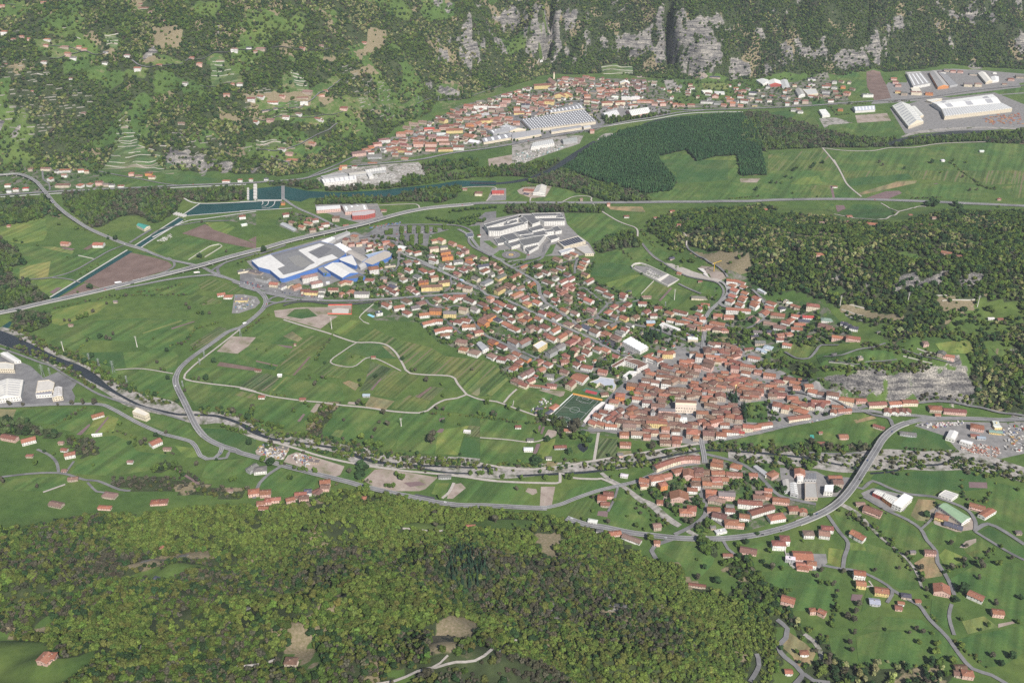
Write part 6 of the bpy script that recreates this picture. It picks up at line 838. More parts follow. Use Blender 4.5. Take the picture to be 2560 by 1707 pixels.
hs('C4',-8,"50,210,16,12,ok 430,320,22,14,ok,-15,3 510,320,26,13,ob,-20,3 550,365,16,12,ok 640,340,18,14,oy,-5,3 675,395,16,15,ow,-25,3 745,415,18,12,bg 835,415,22,15,bw,-15,3 940,460,28,15,oc,-18,3,h 1060,465,20,10,ok,0 1185,495,34,13,rc,5,2,g 1340,490,30,12,ow,3,2,g 1445,480,28,12,oc,2,2,g 1270,560,15,13,rw,70 1330,560,14,13,rw,70 1385,560,14,13,rw,70 1425,560,12,13,rw,70 1650,535,24,15,ob,-5,2,h 1800,555,40,12,rk,-8,2,g 1665,590,10,7,ok,0,1 735,480,34,10,rk,-8,2,g 740,510,18,14,rw,60 660,515,14,13,rc,70 605,510,16,13,rc,-25 560,490,24,12,ot,-30 530,530,20,12,ot,-30 580,560,24,16,ot,-35 390,510,16,16,rw,75,3 455,530,16,14,oc,75,3 515,455,20,14,ot,-10 430,430,26,12,rk,-8,3 340,415,18,16,rk 390,390,20,12,rt 290,380,18,12,ot 240,400,20,16,rk 150,420,18,15,rt 560,610,42,12,rc,12,2,g 870,520,20,9,ot,-5 840,565,12,11,ow,70 925,550,26,9,ok,8,2,g 160,680,18,14,ok,-5,3 270,670,34,11,ok,14,2,g 915,760,16,12,ok,0,1 740,815,14,8,ot,0,1 1200,685,20,8,rt,-30,1 735,730,6,5,rt,0,1 1980,685,22,14,ok,-20,2,h 1960,755,14,8,rt,-10,1 1430,740,28,9,gg,-15,1 2010,770,14,8,sg,-10,1 2130,660,16,12,wy,80,1,f 2125,725,22,8,ny,-10,1 2140,685,14,9,wy,0,1,f 65,1000,18,14,ow,-25 50,1060,26,11,rk,-8 200,1065,14,10,ok,-5 355,1060,18,13,ok,35 320,1185,12,8,ok 318,1230,9,12,ok,80 420,1265,26,12,ok,-8 145,1285,26,12,rw,-8,3,g 215,1290,22,12,rw,-5,3,g 265,1345,44,14,rw,22,2,g 385,1400,26,15,ow,15,2,h 130,1395,15,11,ow 520,1335,16,13,ot,0 598,1355,9,12,ot,85 245,1240,18,11,bt 250,1205,14,8,pt,0,1 30,1445,22,14,ok,0 520,1340,16,10,bt,0 1150,1350,28,14,bk,-35 1050,1295,14,8,pt,0,1 570,1045,14,17,ok,80,3 850,1085,22,9,ok,0,2 870,1120,16,14,bt,0,3 1570,15,10,12,pk,0 1700,95,13,14,gt,60,2 1755,115,20,10,ok,-20,2 790,1490,18,10,rw,-10 640,1530,16,12,pw,0 765,1530,16,14,pw,-10")
BLD[:]=[b for b in BLD if b['L']>1]
hs('E3',-8,"1210,625,14,14,ok,-10,3 1220,620,22,12,ow,-10,3 1155,650,11,20,ok,85,2 885,345,22,16,ow,10,3,h 775,365,16,11,ok,-20,3 765,410,11,8,oc,10,2 945,400,11,13,oo,-70,3 980,320,16,11,ok,15 1085,275,20,12,ok,20 1180,300,17,18,ok,85,3 1275,270,15,12,bw,0,3 1275,310,14,12,bt,0,3 1250,355,14,8,ot 1245,400,15,12,bw,0,3 1215,450,16,10,ow,-5 1350,290,14,14,bt,-5 1350,350,18,14,bt,-5 1350,395,14,12,ot 1425,395,24,9,ot,-6 1440,225,20,12,oc,-15,3 1450,190,17,11,ok,-20 1420,225,17,11,ok 1450,295,22,12,ot,0,3 1435,355,16,12,ow,0,3 1505,355,15,12,ot,0 1390,470,18,12,ok,-5 1375,510,12,10,ok 1405,530,17,14,pt,-5 1470,550,16,11,pt,-20 1530,490,26,13,gk,-5,3 1410,630,20,11,ok,-5 1560,640,15,10,rw,-5 1560,605,12,10,gt 1465,690,22,14,bw,-20 1570,765,20,15,ok,20 1655,770,12,8,ok 445,490,16,13,rk,-5,2 388,525,14,15,ok,-5,2 415,580,14,10,rt,-5,1 890,780,12,11,pt,5,2 300,740,14,8,ww,-15,1 1095,510,18,30,ok,85,2,g 918,565,9,10,ok,80,1 590,320,12,7,ww,-15,1 1475,830,18,9,ww,15,1,f 1405,795,8,6,gt,0,1 505,850,18,10,ok,10,1 660,900,30,10,pw,-30,1 890,930,9,8,ok,0,2 1730,1010,24,13,bk,-15,1 1260,1325,24,5,rt,-12,1 1540,1050,14,6,rt,0,1 2095,1460,18,13,ok,-20,2 2320,1555,8,7,ok,0,2 2065,900,14,13,rw,-5,3,h 2010,945,20,12,rw,-5,3,h 2285,870,20,16,pw,-15,2,h 365,830,10,6,gw,-15,1")
BLD[:]=[b for b in BLD if b['L']>1]
hs('E4',-12,"820,360,18,10,rw 690,415,17,14,pw,-12,2,h 815,430,16,14,pw 1045,410,14,13,ow,-42 1085,435,15,13,ow,-42 650,655,24,12,ok,-8,1,g 640,580,30,20,ok,-3,1,g 710,640,14,10,ow,-10,2 640,675,18,9,ok,-10,1 545,600,8,16,wg,80,2,f 1080,715,17,12,ow,-12,3 1090,795,14,12,oy,-8,2 1250,850,20,13,oy,-10,2,g 1195,935,15,12,sg,-8,1 1400,945,9,6,ow,-10,1 1380,980,10,9,rk,-10,1 1440,890,14,9,dt,-10,1 1530,930,8,7,ot,0,1 1715,840,18,24,ok,75,2,g 1625,550,17,9,bk,-5,2 1980,890,22,13,ow,-38,2 2150,1015,16,11,ok,-10,2 735,1005,10,9,ok,-30,1 790,1015,11,9,ok,-40,2 530,920,16,12,ok,-20,2 650,1330,12,8,ow,0,1 530,1475,10,8,ow,0,1 1860,1445,16,10,bt,0,1 1915,1490,15,11,ok,-10,2 1850,1490,14,9,bt,-10,1 1990,200,24,12,ok,-30,2,g 1715,280,20,14,oy,-30,2,h 1805,350,28,12,dt,-30,1,g 2310,400,9,7,gt,0,1 1490,550,8,6,gt,0,1")
hs('C2',15,"110,1350,20,12,gg,50,2,g 185,1365,22,15,gw,10,2 780,1480,18,12,ok,10,2 780,1525,15,12,bk,0,2 200,700,12,9,ow,0,1 165,455,14,6,rt,-10,1 365,500,8,7,ww,0,1 1160,685,14,8,sg,0,1 575,720,12,8,rt,0,1 1225,335,9,6,rt,0,1 395,1170,20,9,gt,-20,1,f 680,1290,20,9,gt,-10,1,f 505,220,5,4,rt,0,1 2085,1015,6,14,ww,80,1,f 1880,1430,22,8,gg,0,1")
hs('C1',20,"895,870,22,13,ow,30,1 85,1070,32,12,rk,-15,2 260,1095,24,14,ow,30,2 560,1120,9,7,pt,0,1 590,1185,12,8,ow,-10,1 640,1225,18,12,ow,20,2 1425,1115,20,16,ow,45,2 1195,1295,10,7,pw,0,1 590,1375,8,7,pk,0,1 670,1450,17,9,pt,10,1 270,1240,12,6,rt,0,1 890,1045,18,4,ww,10,1 1535,1175,14,7,pt,0,1")
hs('E1',5,"840,110,24,13,pt,-10,1 430,180,24,12,pt,-15,1 800,205,22,8,ok,-5,1 1190,165,16,12,ok,5,1 1245,160,16,12,rk,5,1 1940,85,18,14,ok,10,2 2030,90,18,14,ok,5,2 1995,170,14,10,ok,10,2 2050,150,12,11,ok,0,2 2110,140,16,9,ok,10,2 2220,140,15,10,ok,20,2 2300,100,20,9,ok,10,2 2020,205,18,9,ok,-5,1 1235,510,6,6,ok,80,1 1195,745,8,6,dt,-20,1 340,1345,12,14,ok,70,2 385,1330,10,9,ok,0,2 2225,1375,9,13,bt,85,2 1760,75,10,6,pt,0,1 2280,125,14,8,bt,0,1")
hs('E2',15,"80,490,16,11,ok,20,2 130,490,13,10,ok,0,2 180,440,24,9,ok,15,2 235,425,12,11,dw,0,2 200,475,16,10,bk,5,2 300,425,14,9,rt,40,1 380,335,18,12,ok,10,2 370,390,17,11,bt,10,2 320,435,14,10,bt,60,1 705,480,7,8,ok,0,1 1600,710,14,5,ok,0,1 2085,70,13,9,ww,-20,1 1400,300,12,5,ot,-10,1")
# village under the cliffs and the estate east of it
hs('A2',-20,"1955,970,22,16,ok,-15,3 1905,1010,15,11,rk 1860,1030,13,10,rk 1860,1075,14,12,bt 1820,1060,18,13,bk 1785,1045,16,10,ot 1955,1040,12,10,gw 1935,1080,15,9,ok 1870,1105,14,9,oc 1990,1070,12,10,rt 2000,1100,14,11,rt 2040,1060,14,11,ok 2105,1050,18,14,wg,0,2,f 2035,965,18,15,pw,0,4,f 2100,965,18,15,pw,0,4,f 2165,970,18,15,pw,0,4,f 2240,1005,16,12,pt,-10,3 2165,1000,16,12,bt,-5,3 2270,950,16,14,pk,-5,3 2300,915,20,12,rk,-5,3 2290,870,18,13,rw 2100,1100,22,14,ry,5,3 2180,1090,26,12,oy,10,3 2030,1130,18,14,ok,60,3 1960,1140,18,13,oo,10,2 2260,1055,12,10,rk 2220,1080,16,10,ok 2210,1105,16,9,bk 2240,1130,14,9,rk 2285,1120,12,10,pw 2320,1080,17,12,ok 2320,1110,14,10,rk 2190,1140,14,9,bk 2130,1165,16,10,ok 1845,1140,16,12,rk 1790,1150,14,9,rt 1725,1160,22,14,rk,5,3 1720,1100,16,14,ry,-40,3 1685,1085,10,8,pt 1820,1190,36,15,oy,8,3,g 1660,1195,16,8,ok,0,1 1590,1180,22,10,mk,5 1530,1115,18,12,pt,-10 1450,1135,20,12,pt,-10 1385,1165,16,12,pt 1400,1205,18,12,ok 1330,1220,20,14,ok,0,3 1275,1300,14,12,ok 1350,1285,16,11,rk 1455,1270,14,10,ok 1515,1255,15,10,rk 1620,1245,14,15,pk,70,3 1700,1230,20,14,wg,5,1,f 1360,1325,16,10,rk 1470,1295,12,9,rk 1535,1300,13,9,rk 1490,1315,20,11,ok,0,3 1605,1315,24,11,ok,0,3 1600,1365,20,10,rk,0,2 1710,1265,26,13,rk,0,3 1730,1305,22,11,bk,0,2 1740,1365,30,11,ry,5,2 1235,1365,18,9,ok,-5,2 1290,1355,16,10,oy,-5,2 1345,1375,18,10,oy,-5,2 1400,1395,15,8,rw,-5,2 1280,1415,12,10,rm,-5,2 1365,1450,14,8,ok,-10,1 1175,1280,24,12,pw,20,3 1110,1315,18,11,rk,25,3 1055,1345,12,9,oo,20,2 1010,1370,17,10,ok,20,2 940,1400,28,13,pk,22,3 1090,1430,28,14,gg,5,2,g 1160,1355,16,9,gw,20,2 1070,1495,18,6,ot,0,1 800,1515,18,11,ok,5,3 770,1540,8,7,oo,0,1 900,1525,14,9,rk,-5,2 1965,1245,24,20,ok,-30,1,g 2010,1300,24,16,wg,-30,1,g 1855,1280,16,16,pc,-35,1,f 1900,1275,16,16,pc,-35,1,f 1860,1345,22,13,rw,0,3 425,430,12,9,ok 45,875,14,9,rw 155,925,22,10,ow,0,1 240,870,12,8,ok 470,830,20,14,pt,-10,2 585,855,18,9,ok,35,1 635,820,11,8,ok,20,1 425,890,24,6,rt,5,1 440,930,16,8,ww,5,2,f 385,1030,14,9,pw 275,1060,14,11,pw,0,2 135,1085,16,11,pk,-10,2 570,1075,14,9,rw 600,1090,8,6,rw 805,980,15,12,rk,-10,2 515,1305,14,10,ok 240,1355,14,8,pw 305,1400,14,10,pk,-5 330,1465,22,11,ok,-10,1 980,375,18,8,ok,-10,1 600,410,10,8,pt,0,1 40,435,20,9,pt,0,2 90,1005,16,6,dt,20,1 180,990,9,6,dt,10,1 0,1105,10,9,rw")
BLD[:]=[b for b in BLD if b['L']>1]
hs('A3',-25,"280,780,44,14,ry,8,4,g 380,750,16,24,bt,75,3,g 440,875,12,28,oy,72,3,g 500,870,12,28,oy,72,3,g 370,800,20,14,bw,60,3 490,710,18,9,rk,0,3 345,925,22,14,oy,-15,4 215,885,17,11,rk,-10 270,940,14,12,ok 240,950,16,9,ok 205,910,14,9,ok 90,920,22,11,rk 45,990,14,10,ok,0,3 125,960,20,14,dg,0,3,f 65,1030,24,13,oy,5,2 200,990,18,13,pk,-15,3 290,965,18,10,rk 40,1120,15,11,ok,0,3 30,895,14,10,rk 80,870,13,9,ok 130,890,14,10,rk 150,935,12,9,pk 620,830,18,11,rk 640,740,14,12,rk 655,770,16,13,bt 735,715,14,9,rk 680,700,16,9,rk 690,880,15,13,ok,0,2 665,845,14,10,rk 620,810,14,9,rk 690,915,15,12,bc,-5,3 765,925,18,11,ow 745,840,16,12,gt 795,775,14,10,rw 800,815,13,12,ok,-5,3 840,810,11,12,ok,0,3 880,830,14,10,rk 875,790,12,9,rw 920,825,16,12,ok,-5 985,820,16,12,ok,-5 955,765,11,12,rk,80 840,740,12,9,ok 880,735,10,8,rw 875,865,12,10,ok 815,880,18,9,rk 920,855,16,9,bk 870,940,26,13,oc,10,3 990,935,24,12,oc,10,3 1050,890,24,10,ww,0,3,f 1130,890,22,11,ww,0,3,f 945,890,16,9,ww,-5,2 1190,925,20,11,ok,-5,2 1265,925,18,10,ok,-5,2 1310,945,14,12,bk,-5,3 1365,920,16,9,rw 1385,945,14,11,ok,0,3 1445,935,13,9,rk,0,1 1500,955,13,13,ok,0,3 1560,960,12,9,ok 1645,960,17,10,rt,-5 1110,965,22,8,ow,0,1 760,970,14,10,bt 1790,835,24,14,ww,5,2,f 1905,850,24,20,ww,-5,1,f 1865,880,13,16,ok,80,2 1795,930,32,14,gw,-5,2,f 1885,940,16,14,gg,-10,2 1945,960,12,10,ok 2005,910,16,12,ok,-20,3 2025,945,12,13,ok,-10,3 2100,880,14,10,ow 2135,920,17,12,rw,-20,3 2100,965,11,9,ok 2195,890,14,9,gc,-10 2210,850,18,12,dw,-15 2075,835,15,9,rk 2125,830,13,9,rk 2265,920,15,10,rw,-10,2 2225,965,12,7,gy,0,1 735,1195,9,9,rk,0,3 1040,810,14,8,ok 1035,760,16,24,wc,85,1,g 1290,745,24,7,gt,0,1,f 580,755,14,9,rk 460,755,14,9,ok 540,720,13,8,gw 600,720,13,8,rk 640,725,14,8,rk 1860,700,28,9,dt,-5,1 270,545,8,7,gw,0,2,f")
BLD[:]=[b for b in BLD if b['L']>1]
hs('A4',-15,"1155,720,15,9,ok,-10,2 1170,750,14,9,rk,-10,2 1195,780,15,9,rk,-10,2 1195,840,14,8,oy 1250,850,15,11,gt,-10,3 1360,845,26,14,pc,-5,3,f 1480,855,18,14,oo,-15,2,f 1835,770,20,13,gc,-10,3 1930,770,17,12,pc,-10,3 1595,660,20,9,gw,-5,2 1640,640,14,10,gt 1700,650,14,8,rk 1765,655,14,8,rk 1890,680,24,16,gt,-10,1,f 2230,725,16,11,rk,-10,2 2310,700,20,13,gt,-10,2 535,790,22,9,rw,-5,2 610,745,12,10,gw,-5,3 690,795,12,11,oo,-10,2 725,850,16,16,ok,-35,3 620,840,12,11,rt,-15 645,880,16,10,rt,-10 610,800,14,8,gw 530,840,20,11,gg,0,2,f 535,870,16,12,gt,-15,2 915,865,26,13,gw,0,3,f 575,920,14,8,rw,0,2 140,885,9,9,rw,0,2 185,885,11,8,gt,0,2 175,945,10,9,rw,0,3 257,930,11,10,rw,0,3 340,925,15,10,pt,0,3 400,720,20,14,dw,-5,2,f 400,770,17,10,gw,-5,2,f 240,1005,14,9,gw 295,1020,13,11,gw,0,2 280,1000,10,9,ot 665,1000,12,10,bo,-10,2 2080,670,10,8,ww,-10,1,f 1960,1385,9,6,ww,0,1 1605,1470,7,7,ww,0,1 2170,770,11,8,pt,-10,1")
hs('A1',0,"400,15,14,9,ok 20,45,13,8,ok 35,280,16,10,ow,0,3 200,328,10,8,ok,0,2 120,348,12,7,rt 265,350,8,7,ok 430,355,16,9,ow,-5,2 418,403,12,8,ok 590,420,20,9,pt,0,2 725,415,12,9,ok,0,2 770,438,14,9,ok,0,2 620,475,14,10,ok,0,3 670,515,15,10,gw,0,2 400,552,14,8,pw,0,2 1165,498,14,9,pw,0,2 1262,618,16,10,ow,0,3 1325,65,34,6,rm,-5,1 1290,28,10,5,rt,-10,1 1385,100,12,9,pt,0,2 1757,515,12,9,ok,0,2 1828,570,13,10,ok,0,3 2140,440,12,9,pw,0,3 2165,440,8,10,pw,0,4 2285,430,13,7,dw,0,2 2345,460,10,8,rt 1698,750,12,9,gw,0,3 2080,855,15,9,ok,0,2 2305,892,18,11,rw,0,3 2135,765,9,8,ok 2200,760,14,10,pw,0,2 2020,548,20,5,pt,0,1 650,712,9,6,rw,0,1 300,828,8,6,rt,0,1 760,1025,14,8,pt,-5,1 1665,1118,16,8,pt,-5,1 1460,585,14,7,ot,0,1 960,565,12,8,gw,0,2 2335,1110,12,10,ok,0,2 1510,182,6,6,rt,0,1 55,580,8,5,rt,0,1 970,470,12,7,gw,0,1")
hs('B4',-10,"295,390,9,8,ok,0,1 965,442,12,9,ok,0,1 1145,503,20,11,ok,-20,1 745,490,10,6,pt,0,1 1450,430,8,7,rt,0,1 1520,512,14,8,bt,0,1 1605,512,8,6,rk,0,1 1865,563,9,6,rt,0,1 1820,563,9,6,rt,0,1 730,740,14,9,ok,0,1 1735,732,18,10,ok,-25,1 1835,758,9,6,rt,0,1 2152,308,8,6,rk,0,1 848,210,12,6,rw,0,1 2088,1252,10,5,ww,0,1 2162,1255,9,7,rt,0,1 955,485,7,5,rt,0,1 1635,455,8,6,pt,0,1")
hs('B3',0,"1345,515,13,10,rw,0,1 1765,465,12,9,ok,0,1 1610,525,8,7,rw,0,1 1180,400,8,8,ok,0,2 930,355,7,7,pt,0,2 165,295,32,24,mk,0,1,g 450,275,28,15,ok,-10,1,g 430,310,15,10,dt,-30,1 0,300,12,14,ok,0,2 1825,590,9,8,rk,0,1")
# merge helper and names of places used to tell the houses apart -------------
# every house clears trees from its plot
for b in BLD:obst.append((b['x'],b['y'],max(b['L'],b['W'])*.55+1))
# drop readings of the same roof made from two overlapping close-ups
keep=[];cell={}
for b in BLD:
 k0=(int(b['x']//30),int(b['y']//30));dup=False
 for i in(-1,0,1):
  for j in(-1,0,1):
   for c in cell.get((k0[0]+i,k0[1]+j),[]):
    d=math.hypot(b['x']-c['x'],b['y']-c['y'])
    if d<(5.5 if b['f']==c['f']else 10.5):dup=True
 if not dup:keep.append(b);cell.setdefault(k0,[]).append(b)
BLD=keep
# ------------------------------------------------------------------ large buildings
def prism(name,cat,label,f,pts,h,wc,rc,typ='flat',st=None,panels=None,group=None,sky=0,rise=None,wmat=None,par=None,loading=0):
 q=W(f,pts,h)[:,:2]
 c0=q.mean(0)
 ar=sum(q[i][0]*q[(i+1)%len(q)][1]-q[(i+1)%len(q)][0]*q[i][1]for i in range(len(q)))
 if ar<0:q=q[::-1]
 zb=float(hsample(*c0));q=q-c0;n_=len(q);wcol=WC[wc]if isinstance(wc,str)else wc;rcol=RC[rc]if isinstance(rc,str)else rc
 if par is None:
  root=obj(name,None,loc=(c0[0],c0[1],zb),label=label,category=cat,group=group);off=Vector((0,0,0))
 else:root=par;off=Vector((c0[0],c0[1],zb))-root.location
 wl_=MB();ro=MB()
 if typ in('gable','saw')and n_==4:
  e=[np.linalg.norm(q[(i+1)%4]-q[i])for i in range(4)]
  if e[0]+e[2]<e[1]+e[3]:q=np.roll(q,-1,axis=0)
  a,b,c,d=q;m0=(a+d)/2;m1=(b+c)/2
 for i in range(n_):
  p0,p1=q[i],q[(i+1)%n_];wl_.quad([(*p0,-3),(*p1,-3),(*p1,h),(*p0,h)],wcol)
 parts=[]
 if typ=='flat':
  ro.quad([(*p,h+.02)for p in q],rcol)
  for i in range(n_):
   p0,p1=q[i],q[(i+1)%n_];d_=(p1-p0)/np.linalg.norm(p1-p0);nn=np.array((-d_[1],d_[0]))*.5
   ro.quad([(*p0,h),(*p1,h),(*p1,h+.7),(*p0,h+.7)],wcol);ro.quad([(*(p1+nn),h),(*(p0+nn),h),(*(p0+nn),h+.7),(*(p1+nn),h+.7)],wcol);ro.quad([(*p0,h+.7),(*p1,h+.7),(*(p1+nn),h+.7),(*(p0+nn),h+.7)],wcol)
 elif typ=='gable':
  rs=rise or .14*np.linalg.norm(a-d);z1=h+rs
  ro.quad([(*a,h+.05),(*b,h+.05),(*m1,z1),(*m0,z1)],rcol);ro.quad([(*c,h+.05),(*d,h+.05),(*m0,z1),(*m1,z1)],rcol)
  wl_.quad([(*b,h),(*c,h),(*m1,z1-.05)],wcol);wl_.quad([(*d,h),(*a,h),(*m0,z1-.05)],wcol)
 elif typ=='saw':
  ro.quad([(*p,h+.02)for p in q],rcol)
  nb=sky or 8
  for k in range(nb):
   t0,t1=(k+.08)/nb,(k+.92)/nb;P_=lambda u,v:(a*(1-u)+b*u)*(1-v)+(d*(1-u)+c*u)*v
   s_=MB();x0,x1,x2,x3=P_(t0,.03),P_(t1,.03),P_(t1,.97),P_(t0,.97)
   s_.quad([(*x0,h+.1),(*x1,h+2.0),(*x2,h+2.0),(*x3,h+.1)],rcol);s_.quad([(*x1,h+.03),(*x2,h+.03),(*x2,h+2.0),(*x1,h+2.0)],(.6,.62,.64));s_.quad([(*x0,h+.1),(*x1,h+.03),(*x1,h+2.0)],wcol);s_.quad([(*x3,h+.1),(*x2,h+2.0),(*x2,h+.03)],wcol)
   y0,y1=P_(t0*.45+t1*.55,.05),P_(t0*.45+t1*.55,.95);y2,y3=P_(t0*.12+t1*.88,.95),P_(t0*.12+t1*.88,.05)
   for v in range(7):
    va,vb=.04+v*.135,.04+v*.135+.09;u0,u1=t0*.5+t1*.5,t0*.1+t1*.9
    za,zb_=h+.1+1.9*.5+.06,h+.1+1.9*.9+.06
    s_.quad([(*P_(u0,va),za),(*P_(u1,va),zb_),(*P_(u1,vb),zb_),(*P_(u0,vb),za)],(.72,.73,.74))
   parts.append(('roof_bay',s_,metal_roof))
 if sky and typ in('flat','gable'):
  nb=sky
  if typ=='flat' and n_==4:a,b,c,d=q
  for k in range(nb):
   t0,t1=(k+.35)/nb,(k+.65)/nb;s_=MB()
   for lo,hi,z0,z1 in(((.08,.48,0,1),(.52,.92,1,0))if typ=='gable' else((.1,.9,0,0),))[:2]if False else([(.08,.46,.16,.92),(.54,.92,.92,.16)]if typ=='gable' else[(.1,.9,0,0)]):
    rs_=(z1_:=(rise or(.14*np.linalg.norm(a-d))))if typ=='gable' else 0
    P_=lambda u,v:(a*(1-u)+b*u)*(1-v)+(d*(1-u)+c*u)*v
    s_.quad([(*P_(t0,lo),h+.12+rs_*z0),(*P_(t1,lo),h+.12+rs_*z0),(*P_(t1,hi),h+.12+rs_*z1),(*P_(t0,hi),h+.12+rs_*z1)],(.70,.71,.72)if sum(rcol)<1.4 else(.38,.38,.40))
   parts.append(('skylight',s_,metal_roof))
 for g_,col in(panels or[]):
  s_=MB();pq=W(f,g_,h+.3)[:,:2]-c0
  ar2=sum(pq[i][0]*pq[(i+1)%len(pq)][1]-pq[(i+1)%len(pq)][0]*pq[i][1]for i in range(len(pq)))
  if ar2<0:pq=pq[::-1]
  s_.quad([(*p,h+.55)for p in pq],RC[col]if isinstance(col,str)else col)
  for i in range(len(pq)):s_.quad([(*pq[i],h+.03),(*pq[(i+1)%len(pq)],h+.03),(*pq[(i+1)%len(pq)],h+.55),(*pq[i],h+.55)],RC[col]if isinstance(col,str)else col)
  parts.append(('roof_panel',s_,metal_roof))
 wi=MB();st=st if st is not None else max(1,int(h/3.6))
 if st>0:
  for i in range(n_):
   p0,p1=q[i],q[(i+1)%n_];ln=np.linalg.norm(p1-p0);d_=(p1-p0)/ln;nn=np.array((d_[1],-d_[0]))*.05;nw=int(ln/4.5)
   for k in range(nw):
    for fl in range(st):
     z=h*(fl+.42)/st;u=(k+.5)/nw*ln;x0=p0+d_*(u-1.35)+nn;x1=p0+d_*(u+1.35)+nn;wi.quad([(*x0,z),(*x1,z),(*x1,z+min(1.5,h*.3/st+.4)),(*x0,z+min(1.5,h*.3/st+.4))],DARK)
 w_o=obj('walls',wl_.mesh('walls',wmat or plaster),parent=root);r_o=obj('roof',ro.mesh('roof',tile if rc in('o','r','b','p')else metal_roof),parent=root)
 made=[w_o,r_o]
 if wi.F:made.append(obj('windows',wi.mesh('windows',glassy),parent=root,kind='stuff'))
 for nm,s_,mt in parts:made.append(obj(nm,s_.mesh(nm,mt),parent=root))
 for m_ in made:m_.location=off
 lo,hi=(q+c0).min(0),(q+c0).max(0);xx,yy=np.meshgrid(np.arange(lo[0],hi[0]+8,8),np.arange(lo[1],hi[1]+8,8));s2=inside(q+c0,xx,yy)
 for a_,b_ in zip(xx[s2],yy[s2]):obst.append((a_,b_,7))
 BIGQ.append(q+c0);return root
BIGQ=[]
# blue and white factory
fac=prism('factory','factory','huge factory with bright blue walls and a white and grey roof','B2',"105,925 280,868 740,748 870,780 975,860 900,915 690,1000 400,1090 365,1087 275,1012 170,985",10,'b',(.19,.19,.195),st=0,panels=[("106,925 280,869 410,970 345,995 275,1010 170,982",'w'),("343,996 400,1055 580,1010 640,965 690,945 535,828 562,820 730,768 775,778 622,845 722,905 845,866 898,900 775,935 690,985 400,1088 366,1085 277,1012",'w'),("440,898 540,870 660,950 560,985 500,960",(.23,.225,.215)),("640,850 770,790 840,815 740,895",(.15,.15,.16)),("300,868 520,812 545,826 330,885",(.16,.16,.17))])
for pts,h,wc,rc,ty,pn in[("770,985 930,940 1085,1035 940,1082",10.5,'b','w','gable',None),("942,1086 1088,1040 1150,1066 1148,1076 1005,1096",8,'b','g','flat',None),("898,905 1032,872 1076,962 1060,975 925,925",9,'b','w','flat',None),("695,985 850,902 880,925 765,985 830,1042 765,1040",8.5,'b',(.25,.24,.22),'flat',None),("862,786 922,763 1030,824 968,852",9,'g','w','saw',None),("975,848 1030,826 1172,900 1118,932",9,'g',(.36,.33,.30),'gable',None),("1122,936 1172,902 1330,832 1402,846 1382,890 1215,965",9,'b',(.42,.38,.33),'flat',None),("1148,872 1330,828 1326,830 1180,898",9.4,'g',(.28,.36,.5),
 'flat',None),("742,746 840,708 878,722 800,768",8,'g','w','saw',None),("846,706 985,655 1010,665 882,720",6,'g',(.3,.29,.29),'flat',None),("1075,965 1118,935 1160,960 1105,990",7,'g',(.4,.39,.38),'gable',None)]:
 prism('factory_hall','factory','','B2',pts,h,wc,rc,ty,st=0,par=fac,sky=5 if ty=='saw' else 0)
pink=prism('factory','factory','long pink factory with a pale roof beside the river wood','B2',"700,425 915,412 925,446 702,464",9,'k',(.5,.5,.5),'gable')
prism('x','','','B2',"920,416 1140,405 1180,458 965,478",9,'k',(.33,.32,.31),'gable',par=pink,sky=4);prism('x','','','B2',"1025,482 1180,462 1240,462 1240,490 1150,510 1030,516",11,'m',(.45,.4,.4),'flat',st=3,par=pink)
cem=prism('concrete_works','factory','white roofed concrete works hall in front of stacked beams','B2',"735,175 1060,140 1070,182 770,214",8,'w','w','gable',sky=7)
prism('x','','','B2',"1140,90 1330,62 1340,92 1160,116",8,'g',(.55,.54,.5),'gable',par=cem,sky=8);prism('x','','','B2',"990,120 1150,102 1160,122 1005,140",7,'g',(.4,.38,.34),'gable',par=cem);prism('x','','','B2',"1165,120 1205,115 1225,150 1185,160",8,'w','w','gable',par=cem);prism('x','','','B2',"740,150 960,118 985,130 990,142 760,165",6,'g',(.3,.3,.3),'flat',par=cem)
saw=prism('factory','factory','great sawtooth roofed factory with rows of white skylights','A3',"82,1097 655,1005 770,1118 172,1193",9,'c',(.20,.20,.215),'saw',sky=24)
for pts,rc,sk in[("330,1015 612,945 665,996 352,1036",(.24,.24,.25),9),("350,1192 620,1150 642,1172 362,1214",(.26,.26,.27),0),("0,1218 250,1190 270,1232 0,1278",(.27,.27,.28),0),("-120,1165 20,1160 130,1188 -20,1205",(.3,.3,.31),6),("650,1160 710,1150 725,1168 660,1180",(.4,.4,.4),0)]:
 prism('x','','','A3',pts,7,'c',rc,'gable',par=saw,sky=sk)
prism('warehouse','warehouse','long low grey warehouse at the village end of the sawtooth factory','A2',"2060,1272 2345,1215 2400,1255 2090,1308",7,'c',(.24,.24,.255),'gable',sky=5)
prism('warehouse','warehouse','wide grey flat roofed shed above the long low warehouse','A2',"2112,1198 2330,1165 2360,1195 2180,1232",7,'g',(.26,.26,.27),'gable',sky=6)
prism('warehouse','warehouse','smaller pale ribbed hall beside the sawtooth factory','A3',"820,1042 940,1006 985,1044 862,1070",8,'w',(.62,.62,.6),'gable',sky=9)
prism('warehouse','warehouse','pale ribbed hall with brick red base between the far road and the river','A3',"1045,1015 1220,985 1275,1033 1098,1064",8,'k',(.62,.62,.58),'gable',sky=11)
prism('warehouse','warehouse','white ribbed hall of the gravel works','A3',"188,1312 370,1280 390,1320 172,1356",9,'w',(.5,.5,.48),'saw',sky=11)
prism('warehouse','warehouse','grey hall with a blue tank at the edge of the gravel works','A3',"452,1278 590,1256 602,1290 472,1306",8,'g',(.28,.29,.28),'gable')
